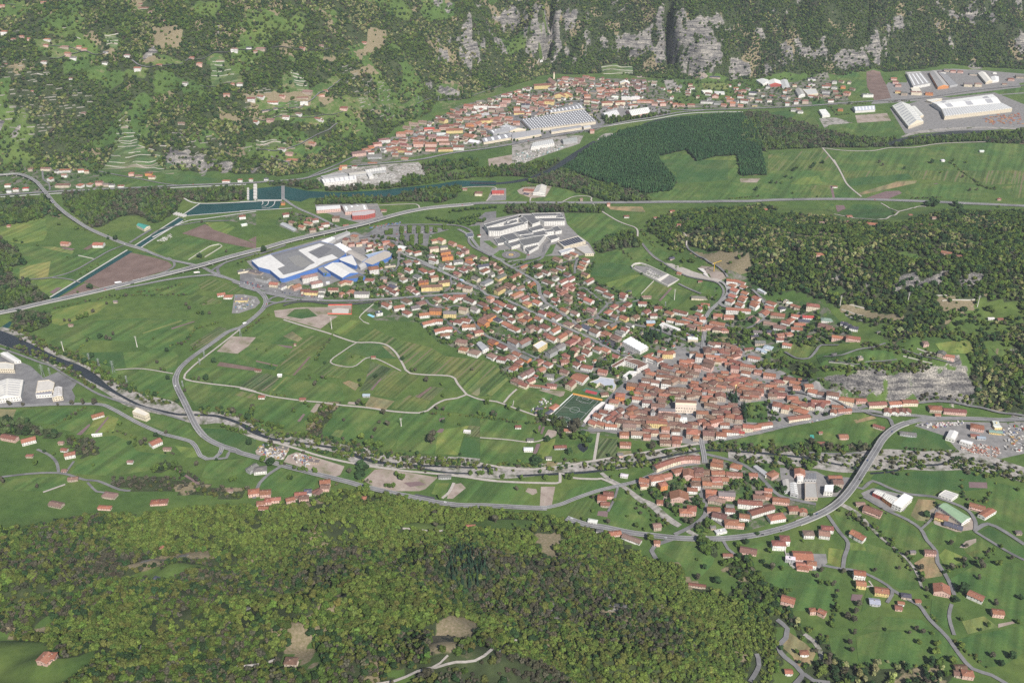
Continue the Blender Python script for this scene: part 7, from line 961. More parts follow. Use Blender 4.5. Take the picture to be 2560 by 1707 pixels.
stl=prism('steel_works','factory','enormous white vaulted steel works hall','A4',"1502,940 2060,866 2140,945 1592,998",13,'w',(.70,.70,.68),'gable',sky=3,rise=4);prism('x','','','A4',"1594,1002 2142,948 2243,998 1622,1072",12,'c',(.5,.5,.49),'saw',sky=26,par=stl);prism('x','','','A4',"1450,922 1550,906 1600,908 1500,938",7,'c',(.6,.6,.57),par=stl)
def wh(label,f,pts,h,wc,rc,ty='gable',sky=0,name='warehouse',cat='warehouse',**k):return prism(name,cat,label,f,pts,h,wc,rc,ty,sky=sky,**k)
w1=wh('long white roofed warehouse running towards the river wood','A4',"1140,972 1300,960 1430,1115 1290,1163",9,'c',(.62,.62,.58),sky=9);prism('x','','','A4',"1305,985 1350,975 1430,1060 1395,1070",7,'c',(.62,.62,.58),'gable',par=w1)
wh('grey roofed works with white skylights behind the brown ploughed field','A4',"1272,672 1400,660 1492,768 1335,800",9,'w',(.34,.33,.33),'flat',4);wh('low showroom in front of the grey roofed works','A4',"1310,810 1390,805 1412,850 1335,858",5,'c',(.62,.58,.5),'flat')
w2=wh('long grey hall with an orange front facing the street','A4',"1480,664 1545,656 1660,792 1560,802",9,'o',(.36,.35,.34));prism('x','','','A4',"1560,664 1650,690 1742,778 1668,792",6,'g',(.27,.27,.28),'flat',par=w2)
wh('blue striped low hall beside a row of cypresses','A4',"772,982 970,970 985,1008 802,1020",8,'w',(.40,.42,.46),sky=6);wh('small white sawtooth hall','A4',"466,1012 530,1006 572,1058 500,1066",7,'w',(.55,.55,.52),'saw',4)
wh('grey roofed hall on the corner of the square green lot','A4',"250,822 308,815 342,868 282,882",9,'w',(.36,.35,.33));wh('pale hall joined to the grey roofed hall','A4',"318,822 440,818 462,860 365,872",7,'c',(.5,.5,.48),'flat')
wh('pale roofed hall with red doors','A4',"0,742 110,738 125,776 0,782",8,'m',(.68,.68,.64));wh('grey roofed annex next to the hall with red doors','A4',"112,736 178,733 202,798 130,802",7,'g',(.45,.46,.45));wh('white fronted hall below the cliff','A3',"2240,735 2350,732 2372,760 2300,775",7,'w',(.6,.6,.58))
wh('white roofed hall with two bays at the far end of the estate','A4',"1925,672 1995,666 2062,745 2000,758",8,'c',(.65,.63,.58));wh('small white vaulted hall at the end of the estate','A4',"2040,708 2118,705 2120,740 2062,746",7,'w',(.66,.66,.65))
# left edge industry
wh('big white ribbed warehouse by the stream','C1',"-60,575 215,548 190,700 -60,728",10,'w',(.62,.60,.55),sky=7);w3=wh('cream ribbed twin workshop','C1',"348,560 450,550 502,576 488,640 330,660",9,'c',(.52,.49,.45),'flat');prism('x','','','C1',"500,616 572,614 574,698 478,714",9,'c',(.46,.43,.4),'gable',par=w3,sky=5);prism('x','','','C1',"330,662 480,645 476,680 328,690",7,'w',(.25,.25,.28),'flat',par=w3)
wh('pale works building at the left margin','C1',"-60,392 55,388 130,405 130,452 -60,448",9,'c',(.55,.53,.48),'flat');wh('white rounded storage tent beside a dirt yard','C1',"0,305 70,292 190,370 130,380",6,'w','w');wh('tall windowless cream power house beside the lower road','C1',"1214,840 1256,803 1370,855 1332,880",13,'c',(.66,.62,.54),'flat',st=1,name='power_house',cat='power house')
# hospital
hp=prism('hospital','hospital','large white hospital of stepped blocks with grey flat roofs','B3',"350,735 490,700 600,690 540,760 400,792",12,'w',(.14,.14,.14),st=4)
for pts,h in[("35,592 368,502 392,522 62,618",15),("370,502 440,562 405,580 345,524",15),("64,622 80,655 190,655 440,582 430,565 190,610",14),("215,578 330,546 350,568 245,602",13),("475,492 738,488 742,512 505,520",12),("520,535 770,530 782,562 590,568",12),("702,490 745,490 772,535 712,530",12.5),("380,506 468,500 552,568 480,592",10),("445,628 560,592 590,630 480,656",13),("190,692 300,668 360,720 262,746",13),("300,664 420,640 490,680 365,690",12),("360,696 600,640 622,682 430,724",11.5),("585,646 660,635 682,655 600,668",12),("652,622 710,604 752,648 692,660",8),("602,700 690,683 728,715 652,740",
 6),("400,794 500,766 542,790 450,842",7),("110,640 190,630 200,650 120,668",11),("130,722 200,710 240,758 165,770",4),("225,752 330,728 380,770 290,800",8),("240,560 260,552 270,560 250,570",17)]:
 prism('x','','','B3',pts,h,'w',(.13,.13,.135),'flat',st=max(1,int(h/3.4)),par=hp)
wh('hall with rows of dark solar panels on its roof beside the hospital','B3',"712,752 905,698 972,745 770,800",8,'c',(.45,.44,.42),'flat',name='solar_hall',panels=[([(722+k*22.5,752-k*6.1+j*0),(740+k*22.5,747-k*6.1),(800+k*21,786-k*5.8),(782+k*21,790-k*5.8)],(.04,.045,.07))for k in range(8)])
wh('low white building with a grey roof below the solar hall','B3',"722,836 820,806 868,820 745,860",5,'w',(.38,.39,.41),'flat');wh('cream clinic with a courtyard beside the meadow','B3',"872,802 990,780 1046,862 965,862",6,'c',(.4,.38,.36),'flat',name='clinic',cat='clinic');wh('octagonal dark kiosk over the ring road','B2',"2070,690 2085,672 2125,668 2148,685 2135,705 2095,708",5,'g',(.12,.13,.16),'flat',name='kiosk',cat='kiosk')
# schools and halls of the town
sch=prism('school','school','long U shaped school with a brown tiled roof and white walls','C3',"1202,602 1340,522 1376,506 1418,540 1330,562 1222,626",10,'w','b','flat',st=3)
prism('x','','','C3',"1332,532 1450,546 1545,590 1440,636 1446,600 1320,556",10.5,'w','b','flat',st=3,par=sch);prism('x','','','C3',"1310,697 1370,652 1438,656 1342,716",7,'w','w','flat',par=sch)
wh('kindergarten with curved grey metal roofs and cream walls','F1',"1608,442 1730,395 1760,365 1968,392 1972,450 2002,490 1962,556 1850,512 1760,452 1702,490",6,'c',(.40,.42,.47),'flat',name='kindergarten',cat='school')
wh('square hall with one big orange tiled roof','F1',"1318,380 1420,305 1616,346 1510,452",6,'w','o','gable',name='parish_hall',cat='hall',rise=3);wh('gym with a bright red roof and cream walls','F1',"1250,482 1330,396 1422,438 1342,520",9,'c','r','gable',name='gym',cat='gym',rise=3)
wh('white market hall with pale ridged skylight roof','C3',"1308,382 1386,340 1546,430 1470,472",8,'w',(.62,.63,.64),'saw',sky=6,name='market_hall',cat='hall');u=wh('white U shaped school pavilion with a white roof','C3',"1642,232 1680,206 1698,218 1662,250",5,'w','w','flat',name='school_pavilion',cat='school');prism('x','','','C3',"1684,206 1840,264 1825,280 1672,222",5,'w','w','flat',par=u);prism('x','','','C3',"1790,290 1826,268 1840,268 1805,295",5,'w','w','flat',par=u)
wh('barrel roofed grey workshop','G2',"1710,1400 1780,1370 1895,1470 1800,1510",7,'w',(.35,.36,.37),'gable');wh('bright yellow block with a white flat roof','F4',"775,1430 905,1355 990,1402 850,1490",11,'y',(.6,.6,.6),'flat',st=3,name='apartment_block',cat='apartment block')
ch=prism('church','church','tall cream church with a long brown tiled roof in the old town','F2',"765,925 1062,955 1068,985 755,975",17,'c','b','gable',st=0,rise=3.2)
prism('x','','','F2',"757,980 1066,990 1062,1045 755,1035",13.5,(.70,.60,.50),(.62,.54,.46),'flat',st=2,par=ch);prism('x','','','F2',"890,1058 1040,1062 1045,1082 885,1078",8,(.70,.60,.50),'b','gable',st=1,par=ch)
def tower(label,f,p,h,w,wc,rc='b'):
 q=W(f,[p])[0];r_=obj('bell_tower',None,loc=tuple(q),rz=.1,label=label,category='tower');a_=MB();a_.box(-w/2,-w/2,-2,w/2,w/2,h,WC[wc]);obj('shaft',a_.mesh('shaft',plaster),parent=r_)
 b_=MB();b_.box(-w/2-.4,-w/2-.4,h,w/2+.4,w/2+.4,h+.6,WC[wc]);z=h+.603
 for i in range(4):
  c_=[(-1,-1),(1,-1),(1,1),(-1,1)];s_=w/2+.5;p0,p1=c_[i],c_[(i+1)%4];b_.quad([(p0[0]*s_,p0[1]*s_,z),(p1[0]*s_,p1[1]*s_,z),(0,0,h+w*.9)],RC[rc])
 obj('spire',b_.mesh('spire',tile),parent=r_);d_=MB();
 for sg in(-1,1):d_.quad([(-.8,sg*(w/2+.03),h-4.5),(.8,sg*(w/2+.03),h-4.5),(.8,sg*(w/2+.03),h-1.2),(-.8,sg*(w/2+.03),h-1.2)][::1 if sg<0 else-1],DARK)
 obj('belfry_opening',d_.mesh('belfry_opening',glassy),parent=r_)
tower('slender pale bell tower of the village church under the cliffs','A3',(385,725),24,5.5,'c');tower('square grey stone tower between old town roofs','F2',(412,1215),16,8,'g','g')
c2=prism('church','church','pale village church with a long grey brown roof at the cliff foot','A3',"325,735 350,712 410,760 385,785",12,'c','p','gable',st=0,rise=3)
# cemetery: white walls round rows of graves
cm=obj('cemetery',None,loc=tuple(W('F3',[(500,520)])[0]),label='walled white cemetery with rows of graves between the meadows',category='cemetery');L0=np.array(cm.location)
def wall_mb(f,pts,h,t,col,closed=False,org=None,zoff=0):
 q=W(f,pts);mb=MB();n_=len(q)
 for i in range(n_ if closed else n_-1):
  a=q[i]-org;b=q[(i+1)%n_]-org;d_=(b-a)[:2];ln=np.linalg.norm(d_);d_/=ln;nn=np.array((-d_[1],d_[0]))*t/2;a2,b2=a[:2]-d_*t/2,b[:2]+d_*t/2
  A_,B_,C_,D_=a2-nn,b2-nn,b2+nn,a2+nn;z0,z1=-1,h+zoff
  for p,r_ in((A_,B_),(B_,C_),(C_,D_),(D_,A_)):mb.quad([(*p,z0),(*r_,z0),(*r_,z1),(*p,z1)],col)
  mb.quad([(*A_,z1),(*B_,z1),(*C_,z1),(*D_,z1)],col)
 return mb
obj('boundary_wall',wall_mb('F3',"335,378 810,580 640,690 270,505 130,430 105,405 150,365 240,352",4,1.6,(.52,.49,.45),True,L0).mesh('boundary_wall',plaster),parent=cm)
obj('gallery',wall_mb('F3',"640,520 500,610",5,5,(.6,.57,.53),False,L0).mesh('gallery',plaster),parent=cm)
g_=MB();gr=random.Random(4)
for i in range(24):
 for j in range(13):
  if j in(4,8)or i in(7,15)or gr.random()<.12:continue
  u,v=(i+1)/25*.72+.06,(j+1)/14;pt=W('F3',[(300+(640-300)*u-0+v*-95+60,400+(560-400)*u+v*110-10)])[0]-L0;g_.box(pt[0]-1.1,pt[1]-.6,0,pt[0]+1.1,pt[1]+.6,.9,(.5,.48,.46)if gr.random()<.7 else(.2,.22,.15))
obj('gravestones',g_.mesh('gravestones',plaster),parent=cm,kind='stuff')
sheet('cemetery_ground',P('F3',"330,385 800,580 640,682 280,505 140,425 160,372"),yard,label='pale gravel ground of the cemetery')
# helipad: grey disc, faint ring and yellow centre
hc=on_plane(px('B3',[(285,873)]))[0][:2]
def ring(name,r0,r1,z,mat,label):
 V=[];F=[];n_=48
 for i in range(n_):
  t=i*2*math.pi/n_;V+=[(hc[0]+r0*math.cos(t),hc[1]+r0*math.sin(t),z),(hc[0]+r1*math.cos(t),hc[1]+r1*math.sin(t),z)]
 for i in range(n_):j=(i+1)%n_;F.append((2*i,2*i+1,2*j+1,2*j))
 return obj(name,mesh_np(name,V,F,mat),kind='structure',label=label)
ring('helipad',0.01,23,1.0,mat_noisy('helipad_surface',(.13,.12,.125),(.18,.17,.17),.15),'round dark grey helipad before the hospital');ring('helipad_marking',12,12.6,1.04,paint,'thin pale ring painted on the helipad');ring('helipad_marking',3.2,6,1.05,mat_noisy('yellow_paint',(.5,.33,.08),(.6,.4,.12),.5),'yellow ring painted at the centre of the helipad')
ring('helipad_marking',0.01,1.6,1.06,mat_noisy('cream_paint',(.6,.5,.3),(.65,.55,.35),.5),'pale dot at the centre of the helipad')
# workshops by the bypass bridge and halls at the right edge
for lb,f,pts,h,wc,rc,ty,sk in[('long grey concrete workshop with a pale roof, middle of the yard by the bridge','C4',"610,1130 700,1132 714,1250 612,1250",7,'t',(.35,.34,.32),'flat',0),('dark ribbed hall joined to the tiled building by the bridge','C4',"606,1056 698,1058 702,1108 606,1106",6,'g',(.24,.23,.24),'saw',8),('white stone cutting hall beside the dark ribbed hall','C4',"546,1058 598,1058 600,1112 552,1112",7,'w',(.66,.64,.6),'gable',0),('grey twin workshop on the slope of the lane','C4',"430,1112 480,1100 492,1190 448,1196",7,'g',(.38,.36,.34),'gable',0),('pale ribbed workshop next to the grey twin workshop',
 'C4',"486,1132 545,1130 560,1228 496,1215",7,'g',(.42,.41,.39),'gable',6),('small ribbed grey hall under the bypass','C4',"766,1156 842,1152 832,1208 762,1204",8,'w',(.36,.36,.35),'saw',6),('long low grey shed beside the pale yard','C4',"200,1000 232,992 330,1060 298,1078",5,'w',(.36,.36,.37),'gable',0),('white hall with a brick base, first of the three on the dirt road','E4',"1182,96 1222,72 1290,98 1254,130",7,'m',(.64,.63,.58),'gable',5),('white hall with an orange side, middle of the three on the dirt road','E4',"1256,132 1292,100 1390,140 1330,184",8,'o',(.64,.63,.58),'gable',6),('white hall with a cream base, largest of the three on the dirt road',
 'E4',"1332,182 1420,104 1490,134 1402,214",9,'w',(.66,.66,.64),'saw',8),('long barn with a faded green roof','E4',"1690,200 1752,176 1940,290 1870,333",7,'w',(.25,.36,.23),'gable',0),('two bay pale shed in the meadow','E4',"1692,110 1740,76 1844,110 1792,146",6,'w',(.52,.5,.46),'flat',3),('barn with a weathered orange tiled roof at the end of the track','E4',"1995,262 2072,210 2140,236 2052,290",6,'w','o','gable',0),('white storage hall in the builders yard','C4',"1730,770 1760,712 1830,732 1800,790",7,'w','w','gable',0),('long low white hall edged with dark shade in the builders yard','C4',"1840,800 1862,786 1948,806 1935,830",
 6,'w',(.6,.6,.6),'gable',0),('green roofed pumping station beside the canal','B1',"1252,598 1290,580 1378,606 1322,636",7,'c',(.06,.27,.22),'gable',0),('cattle barn with a pale ribbed roof beside the highway','B3',"484,302 522,234 612,236 598,312",7,'w',(.52,.5,.44),'gable',6),('long grey sheds of a nursery under the viaduct','B2',"365,590 410,572 520,632 490,650",4,'g',(.36,.37,.38),'gable',0),('white sheds on the bright clearing below the wood','G3',"175,85 200,62 262,100 240,112",4,'w',(.5,.53,.57),'gable',4)]:
 prism('pumping_station' if 'pumping' in lb else 'warehouse' if 'barn' not in lb else 'barn','barn' if 'barn' in lb else 'warehouse',lb,f,pts,h,wc,rc,ty,sky=sk)
 # curved row of houses with a red roof by the stream
row=obj('terraced_row',None,loc=tuple(W('E3',[(1080,210)])[0]),label='long curved terrace with red roofs and pink fronts beside the stream',category='apartment block');L0=np.array(row.location)
q=spline(np.column_stack([W('E3',"870,250 960,215 1050,185 1140,165 1220,160 1285,165",9)[:,:2]]),8);sd=side(q)
for i in range(0,len(q)-1):
 a,b=q[i],q[i+1];ang=math.atan2(*(b-a)[::-1]);ln=np.linalg.norm(b-a);m_=(a+b)/2;w_,ro,wi,c_=house_parts(ln+.6,13,3,'r','k' if i>len(q)*.5 else 'c','g',rng)
 for nm,mb_,mt in(('house_front',w_,plaster),('roof',ro,tile),('windows',wi,glassy),('chimney',c_,plaster)):
  o=obj(nm,mb_.mesh(nm,mt),parent=row,loc=tuple(np.array((m_[0],m_[1],0))-L0+np.array((0,0,.02*(i%2)))),rz=ang)
  if nm=='windows':o['kind']='stuff'
for a in q:obst.append((a[0],a[1],9))
# ------------------------------------------------------------------ houses: the largest as things, the far rest as one
PLACES=[('the football pitch','F1',(1380,860)),('the red roofed gym','F1',(1340,460)),('the U shaped school','C3',(1380,570)),('the church','F2',(900,1000)),('the helipad','B3',(285,873)),('the hospital','B3',(400,650)),('the solar hall','B3',(840,750)),('the blue factory','B2',(500,950)),('the cemetery','F3',(470,520)),('the market hall','C3',(1430,410)),('the yellow block','F4',(880,1420)),('the town bridge','E3',(1320,100)),('the curved pink terrace','E3',(1080,210)),('the bypass bridge','C4',(1080,1010)),('the quarry cliff','C4',(1300,380)),('the round pond','F1',(1510,1410)),('the torrent bed',
 'E3',(740,550)),('the bypass bend','E3',(1700,890)),('the green roofed barn','E4',(1810,260)),('the three white halls','E4',(1340,140)),('the tiled farmstead','E4',(640,620)),('the tennis court','F1',(1630,590)),('the old crossroads','F2',(1130,620)),('the walled orchard','F2',(1950,1080)),('the sand sports field','F2',(1500,60)),('the hillside terraces','G3',(540,600)),('the hill road','F3',(1750,850)),('the concrete pole','F3',(738,880)),('the private pool','G1',(1920,995)),('the building site','G1',(1460,910)),('the main bend','G1',(380,760)),('the large car park','B2',(1600,700)),('the viaduct',
 'B2',(950,640)),('the reservoir','B1',(2000,450)),('the canal bridge','B1',(1210,800)),('the roadside hamlet','B1',(600,150)),('the garden centre','B1',(2250,1300)),('the power house','C1',(1290,850)),('the leafless grove','C1',(780,1150)),('the lower junction','C1',(2000,1270)),('the gravel pit','C2',(1500,1470)),('the farm cluster','E1',(2050,120)),('the forest meadow','E1',(400,1350)),('the olive terraces','F3',(1650,350)),('the sawtooth factory','A3',(400,1100)),('the village church','A3',(370,760)),('the concrete works','B2',(1000,130)),('the far sports ground','A3',(1170,790)),('the steel works',
 'A4',(1800,960)),('the vineyard strip','A1',(1150,1300)),('the upper hamlet','A1',(700,430)),('the middle hamlet','A2',(250,900)),('the triangular plot','F4',(1340,280)),('the straight main street','F4',(560,850)),('the tree lined lane','G2',(1600,1000)),('the white terraced pair','G2',(1100,1120)),('the yellow flats','G2',(1050,580)),('the grey blocks of flats','F4',(1110,1470)),('the dark new car park','C3',(1180,390)),('the sharp street fork','F4',(1870,820)),('the lone farm track','E4',(1800,700)),('the bypass turning','E4',(830,290)),('the workshops by the bridge','C4',(650,1150)),('the builders yard',
 'C4',(2000,800)),('the dry hay field','E4',(2010,1120)),('the forest edge house','E3',(2090,1460))]
PLW=[(nm,W(f,[p])[0][:2])for nm,f,p in PLACES]
ORD=['nearest','second','third','fourth','fifth','sixth','seventh','eighth','ninth','tenth','eleventh','twelfth','thirteenth','fourteenth','fifteenth','sixteenth','seventeenth','eighteenth','nineteenth','twentieth']
USED={}
def where(x,y):
 d=[math.hypot(x-p[0],(y-p[1]))for _,p in PLW];i=int(np.argmin(d));nm,p=PLW[i]
 dx,dy=x-p[0],y-p[1]
 rel='beside' if abs(dx)>abs(dy)*1.0 else('behind' if dy>0 else 'in front of')
 return rel,nm,d[i]
def label_all(items,noun_of):
 """items: (x, y, description, setter); a label joins look, place and, if still shared, the order out from that place"""
 acc={}
 for x,y,desc,put in items:
  rel,nm,d=where(x,y);acc.setdefault((desc,rel,nm),[]).append((d,x,y,put))
 for(desc,rel,nm),l in acc.items():
  l.sort(key=lambda t:t[0])
  for i,(d,x,y,put)in enumerate(l):
   t='%s %s %s'%(desc,rel,nm)
   if len(l)>1:t+=', %s %s'%(ORD[min(i,19)],'one' if i==0 else 'out')
   k=t;n_=USED.get(k,0);USED[k]=n_+1
   if n_:t+=' again %s'%ORD[n_]if False else ' of pair %d'%n_
   for w_ in(' tiled',' with','very ','low '):
    if len(t.split())>16:t=t.replace(w_,'',1)
   put(t)
def cls(b):
 if b['st']>=3 and b['L']>=20:return 'apartment_block'
 if b['st']==1 and b['L']*b['W']<150:return 'shed'
 return 'house'
def psize(b):return b['L']*b['W']*(b['st']+1)/((b['x']**2+b['y']**2+1e6))
# backyard garages and the small infill of the packed lanes
occ=np.array([(b['x'],b['y'],b['L'])for b in BLD])
for f,poly,n_,sz in(('D',"820,368 1000,272 1060,248 1220,200 1300,182 1480,185 1495,235 1420,255 1240,300 1000,345 900,362",150,1),('D',"1500,190 1700,195 1960,190 1960,225 1700,240 1500,245",40,1),('D',"850,560 1100,600 1350,650 1560,740 1560,790 1420,880 1250,880 1130,820 960,735 840,690",110,0)):
 q=P(f,poly);lo,hi=q.min(0),q.max(0);k=0
 for _ in range(5000):
  if k>=n_:break
  x,y=rng.uniform(lo[0],hi[0]),rng.uniform(lo[1],hi[1])
  if not inside(q,np.array([x]),np.array([y]))[0]:continue
  if(np.hypot(occ[:,0]-x,occ[:,1]-y)<occ[:,2]*.5+(9 if sz else 4.5)).any():continue
  if any((x-a)**2+(y-b)**2<(r+(6 if sz else 3))**2 for a,b,r in obst[::1]if abs(x-a)<14 and abs(y-b)<14 and r<9):continue
  L=rng.uniform(13,22)if sz else rng.uniform(5,9);near_=occ[np.argmin(np.hypot(occ[:,0]-x,occ[:,1]-y))]
  BLD.append(dict(x=x,y=y,a=rng.choice([-.35,.2,1.2,-.7])if sz else rng.choice([-.73,.84]),L=L,W=L*.7,st=2 if sz else 1,rc=rng.choice(list('orbbpg')),wc=rng.choice(list('wcwgt')),typ='g',f='Z',px=(0,0)));occ=np.vstack([occ,(x,y,L)]);obst.append((x,y,L*.5));k+=1
items=[];rest=[]
LIM=dict(house=300,apartment_block=90,shed=110);cnt={}
HMATS=[plaster,tile,glassy,metal_roof]
far_mb=MB()
for b in sorted(BLD,key=psize,reverse=True):
 k=cls(b);cnt[k]=cnt.get(k,0)+1
 skip=any(abs(q_[:,0].mean()-b['x'])<60 and inside(q_,np.array([b['x']]),np.array([b['y']]))[0]for q_ in BIGQ)
 if skip:continue
 z=float(min(hsample(b['x']+dx,b['y']+dy)for dx in(-4,4)for dy in(-4,4)))+.35 if hsample(b['x'],b['y'])>.2 else .3
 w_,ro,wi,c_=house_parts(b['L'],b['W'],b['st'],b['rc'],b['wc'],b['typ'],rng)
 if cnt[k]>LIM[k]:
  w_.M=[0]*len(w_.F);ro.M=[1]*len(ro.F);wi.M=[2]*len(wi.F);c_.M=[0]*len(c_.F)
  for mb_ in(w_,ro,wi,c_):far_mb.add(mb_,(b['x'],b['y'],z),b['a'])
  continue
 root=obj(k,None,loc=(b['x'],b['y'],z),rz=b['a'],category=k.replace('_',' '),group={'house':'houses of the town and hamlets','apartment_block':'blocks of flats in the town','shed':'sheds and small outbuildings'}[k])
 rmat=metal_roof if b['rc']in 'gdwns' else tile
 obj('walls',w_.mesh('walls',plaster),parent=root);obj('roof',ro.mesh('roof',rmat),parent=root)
 if wi.F:obj('windows',wi.mesh('windows',glassy),parent=root,kind='stuff')
 if k!='shed':obj('chimney' if b['typ']!='f' else 'stair_head',c_.mesh('chimney',plaster),parent=root)
 ty={'f':'flat roofed','g':'gabled','h':'hipped'}[b['typ']]
 rn=RNAME[b['rc']];sz={1:'low',2:'two storey',3:'three storey',4:'tall',5:'tall'}[b['st']]
 kn={'house':'house','apartment_block':'block','shed':'shed'}[k];sz={1:'low ',2:'',3:'tall ',4:'very tall ',5:'very tall '}[b['st']]if k=='house' else ''
 desc='%s%s %s %s with %s roof'%(sz,WNAME[b['wc']],ty,kn,rn)if b['typ']!='f' else '%s%s %s with flat roof'%(sz,WNAME[b['wc']],kn)
 items.append((b['x'],b['y'],desc,lambda t,o=root:o.__setitem__('label',t)))
label_all(items,None)
obj('distant_houses',far_mb.mesh('distant_houses',HMATS),kind='stuff',label='the many small tiled houses too far off to single out')
# ------------------------------------------------------------------ single trees
def blocked():
 R=np.zeros((int((5000-300)/2)+1,3001),bool)
 for x,y,rad in obst:
  i0=int((x-rad+3000)/2);i1=int((x+rad+3000)/2)+1;j0=int((y-rad-300)/2);j1=int((y+rad-300)/2)+1
  if i1<0 or j1<0:continue
  R[max(j0,0):j1,max(i0,0):i1]=True
 return R
TK=dict(r=(MG*1.1,'round leafy green tree'),y=(YG,'bright yellow green tree'),b=(BR,'brown leafless tree'),d=(DG,'dark green tree'),c=(CG,'dark pointed conifer'),g=(RV,'grey green willow like tree'))
TR=[]
def tr(f,s):
 for e in s.split():
  k,x,y,sz=e[0],*map(float,e[1:].split(','));w=W(f,[(x,y)])[0];TR.append((w[0],w[1],sz,k))
tr('E4','y810,1390,8 r1690,1440,15 y1660,1345,11 y1790,1410,11 y1675,1280,9 y1535,1265,8 b1460,1190,7 b1565,1190,9 r1640,1195,6 b1510,1160,8 d1275,1162,5 b1035,1195,8 b1000,1270,9 b1020,1330,9 r940,1440,8 d890,910,7 r905,1010,10 r860,1130,8 b980,1070,11 b1035,1095,11 b1045,1030,10 b1070,975,10 b1190,710,8 b950,720,9 b780,710,9 b745,755,8 b870,820,9 r830,810,8 r775,800,8 b400,695,14 d320,830,12 d330,640,7 r380,560,8 d200,490,9 r140,515,9 d900,90,12 d1080,30,9 d1590,280,12 b1880,640,13 b2020,690,14 b1790,690,12 y2150,660,10 b2250,615,9 b2000,770,8 b1550,690,10 b1560,790,10 r1560,740,8 b1440,590,9 r1390,560,8 r1330,510,8 r1240,440,7 r1190,370,8 r1100,300,7 b1900,520,8 b1780,500,9 b2060,570,8 r2110,550,7 d1870,870,16 d2320,920,9 b2130,970,10 r1860,1085,6 r2070,1130,7 d2010,1165,5 d1820,940,10 r1610,910,6 b1595,860,8 r1050,860,6 d1730,720,6 r2170,520,7 b1380,690,7 r1480,620,7 d2170,1430,9 d2250,1380,11 b2100,1370,9 y1860,1290,10 r480,690,7 r640,480,5 r540,860,6 r920,240,6 b250,720,10 d610,1420,6 r590,1340,7 d470,1310,7 r2300,1110,7 d1640,1430,13')
tr('E3','r1290,940,14 r1330,960,12 r1370,990,13 r1430,1000,12 y825,920,12 d1700,950,9 r1640,980,8 d1850,1130,5 r1260,1105,5 d1320,1180,8 b1260,1280,10 d1440,1310,12 b1700,1240,9 r1500,1150,10 r1560,1130,10 r1620,1130,10 d1640,1080,9 d1700,1110,10 r1740,1160,9 r620,705,5 b700,640,6 b740,680,7 b780,630,7 r850,740,6 b1200,770,12 b1150,760,10 r960,800,6 r775,830,6 b900,710,7 r500,560,6 b300,540,8 r215,740,7 b440,770,9 r700,800,8 r300,660,6 r1560,400,9 r1620,400,9 r1660,390,8 r1580,450,7 r1500,610,7 d1040,350,7 d1160,580,8 r1060,640,7 r470,350,6 d1650,300,7 r1560,240,8 r1780,590,6 r2050,200,12 r2100,230,10 r1980,190,9 r1850,180,7 r2280,270,13 r2330,250,12 r2240,220,9 d2300,700,7 r940,340,6 d1810,870,7 r1700,820,5 r100,360,11 r60,350,8 b90,130,7 b50,190,7 b850,80,14 r240,70,9 r220,20,9')
tr('C1','d845,345,11 d785,400,14 r860,440,11 r905,500,12 r960,540,12 r1010,550,12 d920,165,11 b980,180,10 b1010,185,9 b1045,140,9 r1410,180,6 d1530,295,9 b1670,230,8 d1965,390,11 r1780,550,7 b1830,555,9 d1890,550,12 r970,405,8 b1445,400,8 r1510,470,7 b1475,465,7 d1545,545,9 b1700,660,8 r1135,575,9 r1360,670,9 d1420,700,9 r1210,620,8 r710,330,7 b95,790,11 b215,790,8 b530,790,7 b665,780,11 b765,780,11 b870,780,13 b700,875,9 r640,910,8 r1100,965,10 b1525,1050,9 d1435,1070,9 d1475,1095,8 b1300,1150,11 b1340,1120,10 d1190,1140,8 r1240,1160,7 b2150,870,13 r2290,900,14 r2320,840,12 b2320,830,12 r2050,990,9 r2100,1010,9 r2140,1020,9 r2180,1030,9 r2220,1040,9 r2255,1045,8 d2290,1140,10 b30,1500,11 b345,1540,8 r500,1240,7 d410,1215,6 r860,1340,6 b1810,1340,10 r2130,1480,10 r2160,1470,9 r330,1330,9 r1420,1390,12 r1460,1370,9 r250,100,10 d1990,1290,6 r1150,820,6 b30,1090,8')
tr('C2','b120,835,12 d95,890,14 d70,920,13 b495,840,8 r500,850,8 b690,605,10 b760,540,9 r790,540,7 r710,560,6 d780,405,7 r700,370,7 r845,150,5 d1495,370,9 r1580,470,8 b1610,470,8 d1250,530,8 d1100,565,7 r1110,610,8 b1085,780,13 r1135,785,10 b1315,870,12 b1360,975,12 b1240,1025,9 b1275,950,8 b955,930,7 y1115,1095,13 r1175,1165,14 r1200,1150,13 r1270,1175,14 r1290,1170,13 b1210,1090,8 b945,1105,8 r1055,1125,8 b1755,1135,22 b1810,825,9 b1870,835,9 r1860,710,7 b1710,570,11 r1850,600,7 d1865,945,8 r2015,965,6 b2130,465,8 r2200,870,9 d2330,880,10 r2240,880,8 b710,1070,7 b755,1080,7 r610,1060,9 r575,1075,8 d280,1330,15 r215,1300,12 r300,1310,10 r460,1460,9 b1010,1405,9 d1115,1370,18 d1100,1430,14 d1090,1460,12 r1490,1470,13 r1440,1430,9 r1340,1530,7 r1380,1540,9 r1410,1535,8 d85,1145,11 r500,1370,8 r580,1380,8 r540,1380,7 r690,1400,10 r610,1390,7 r380,1330,7 r640,800,7 r605,780,8 r290,430,6 r420,330,6 b155,275,4 r240,285,5 r570,265,4 r1035,345,6 r1120,350,5 r200,950,9 r260,970,9 r300,980,9 r350,990,9 r390,1000,9')
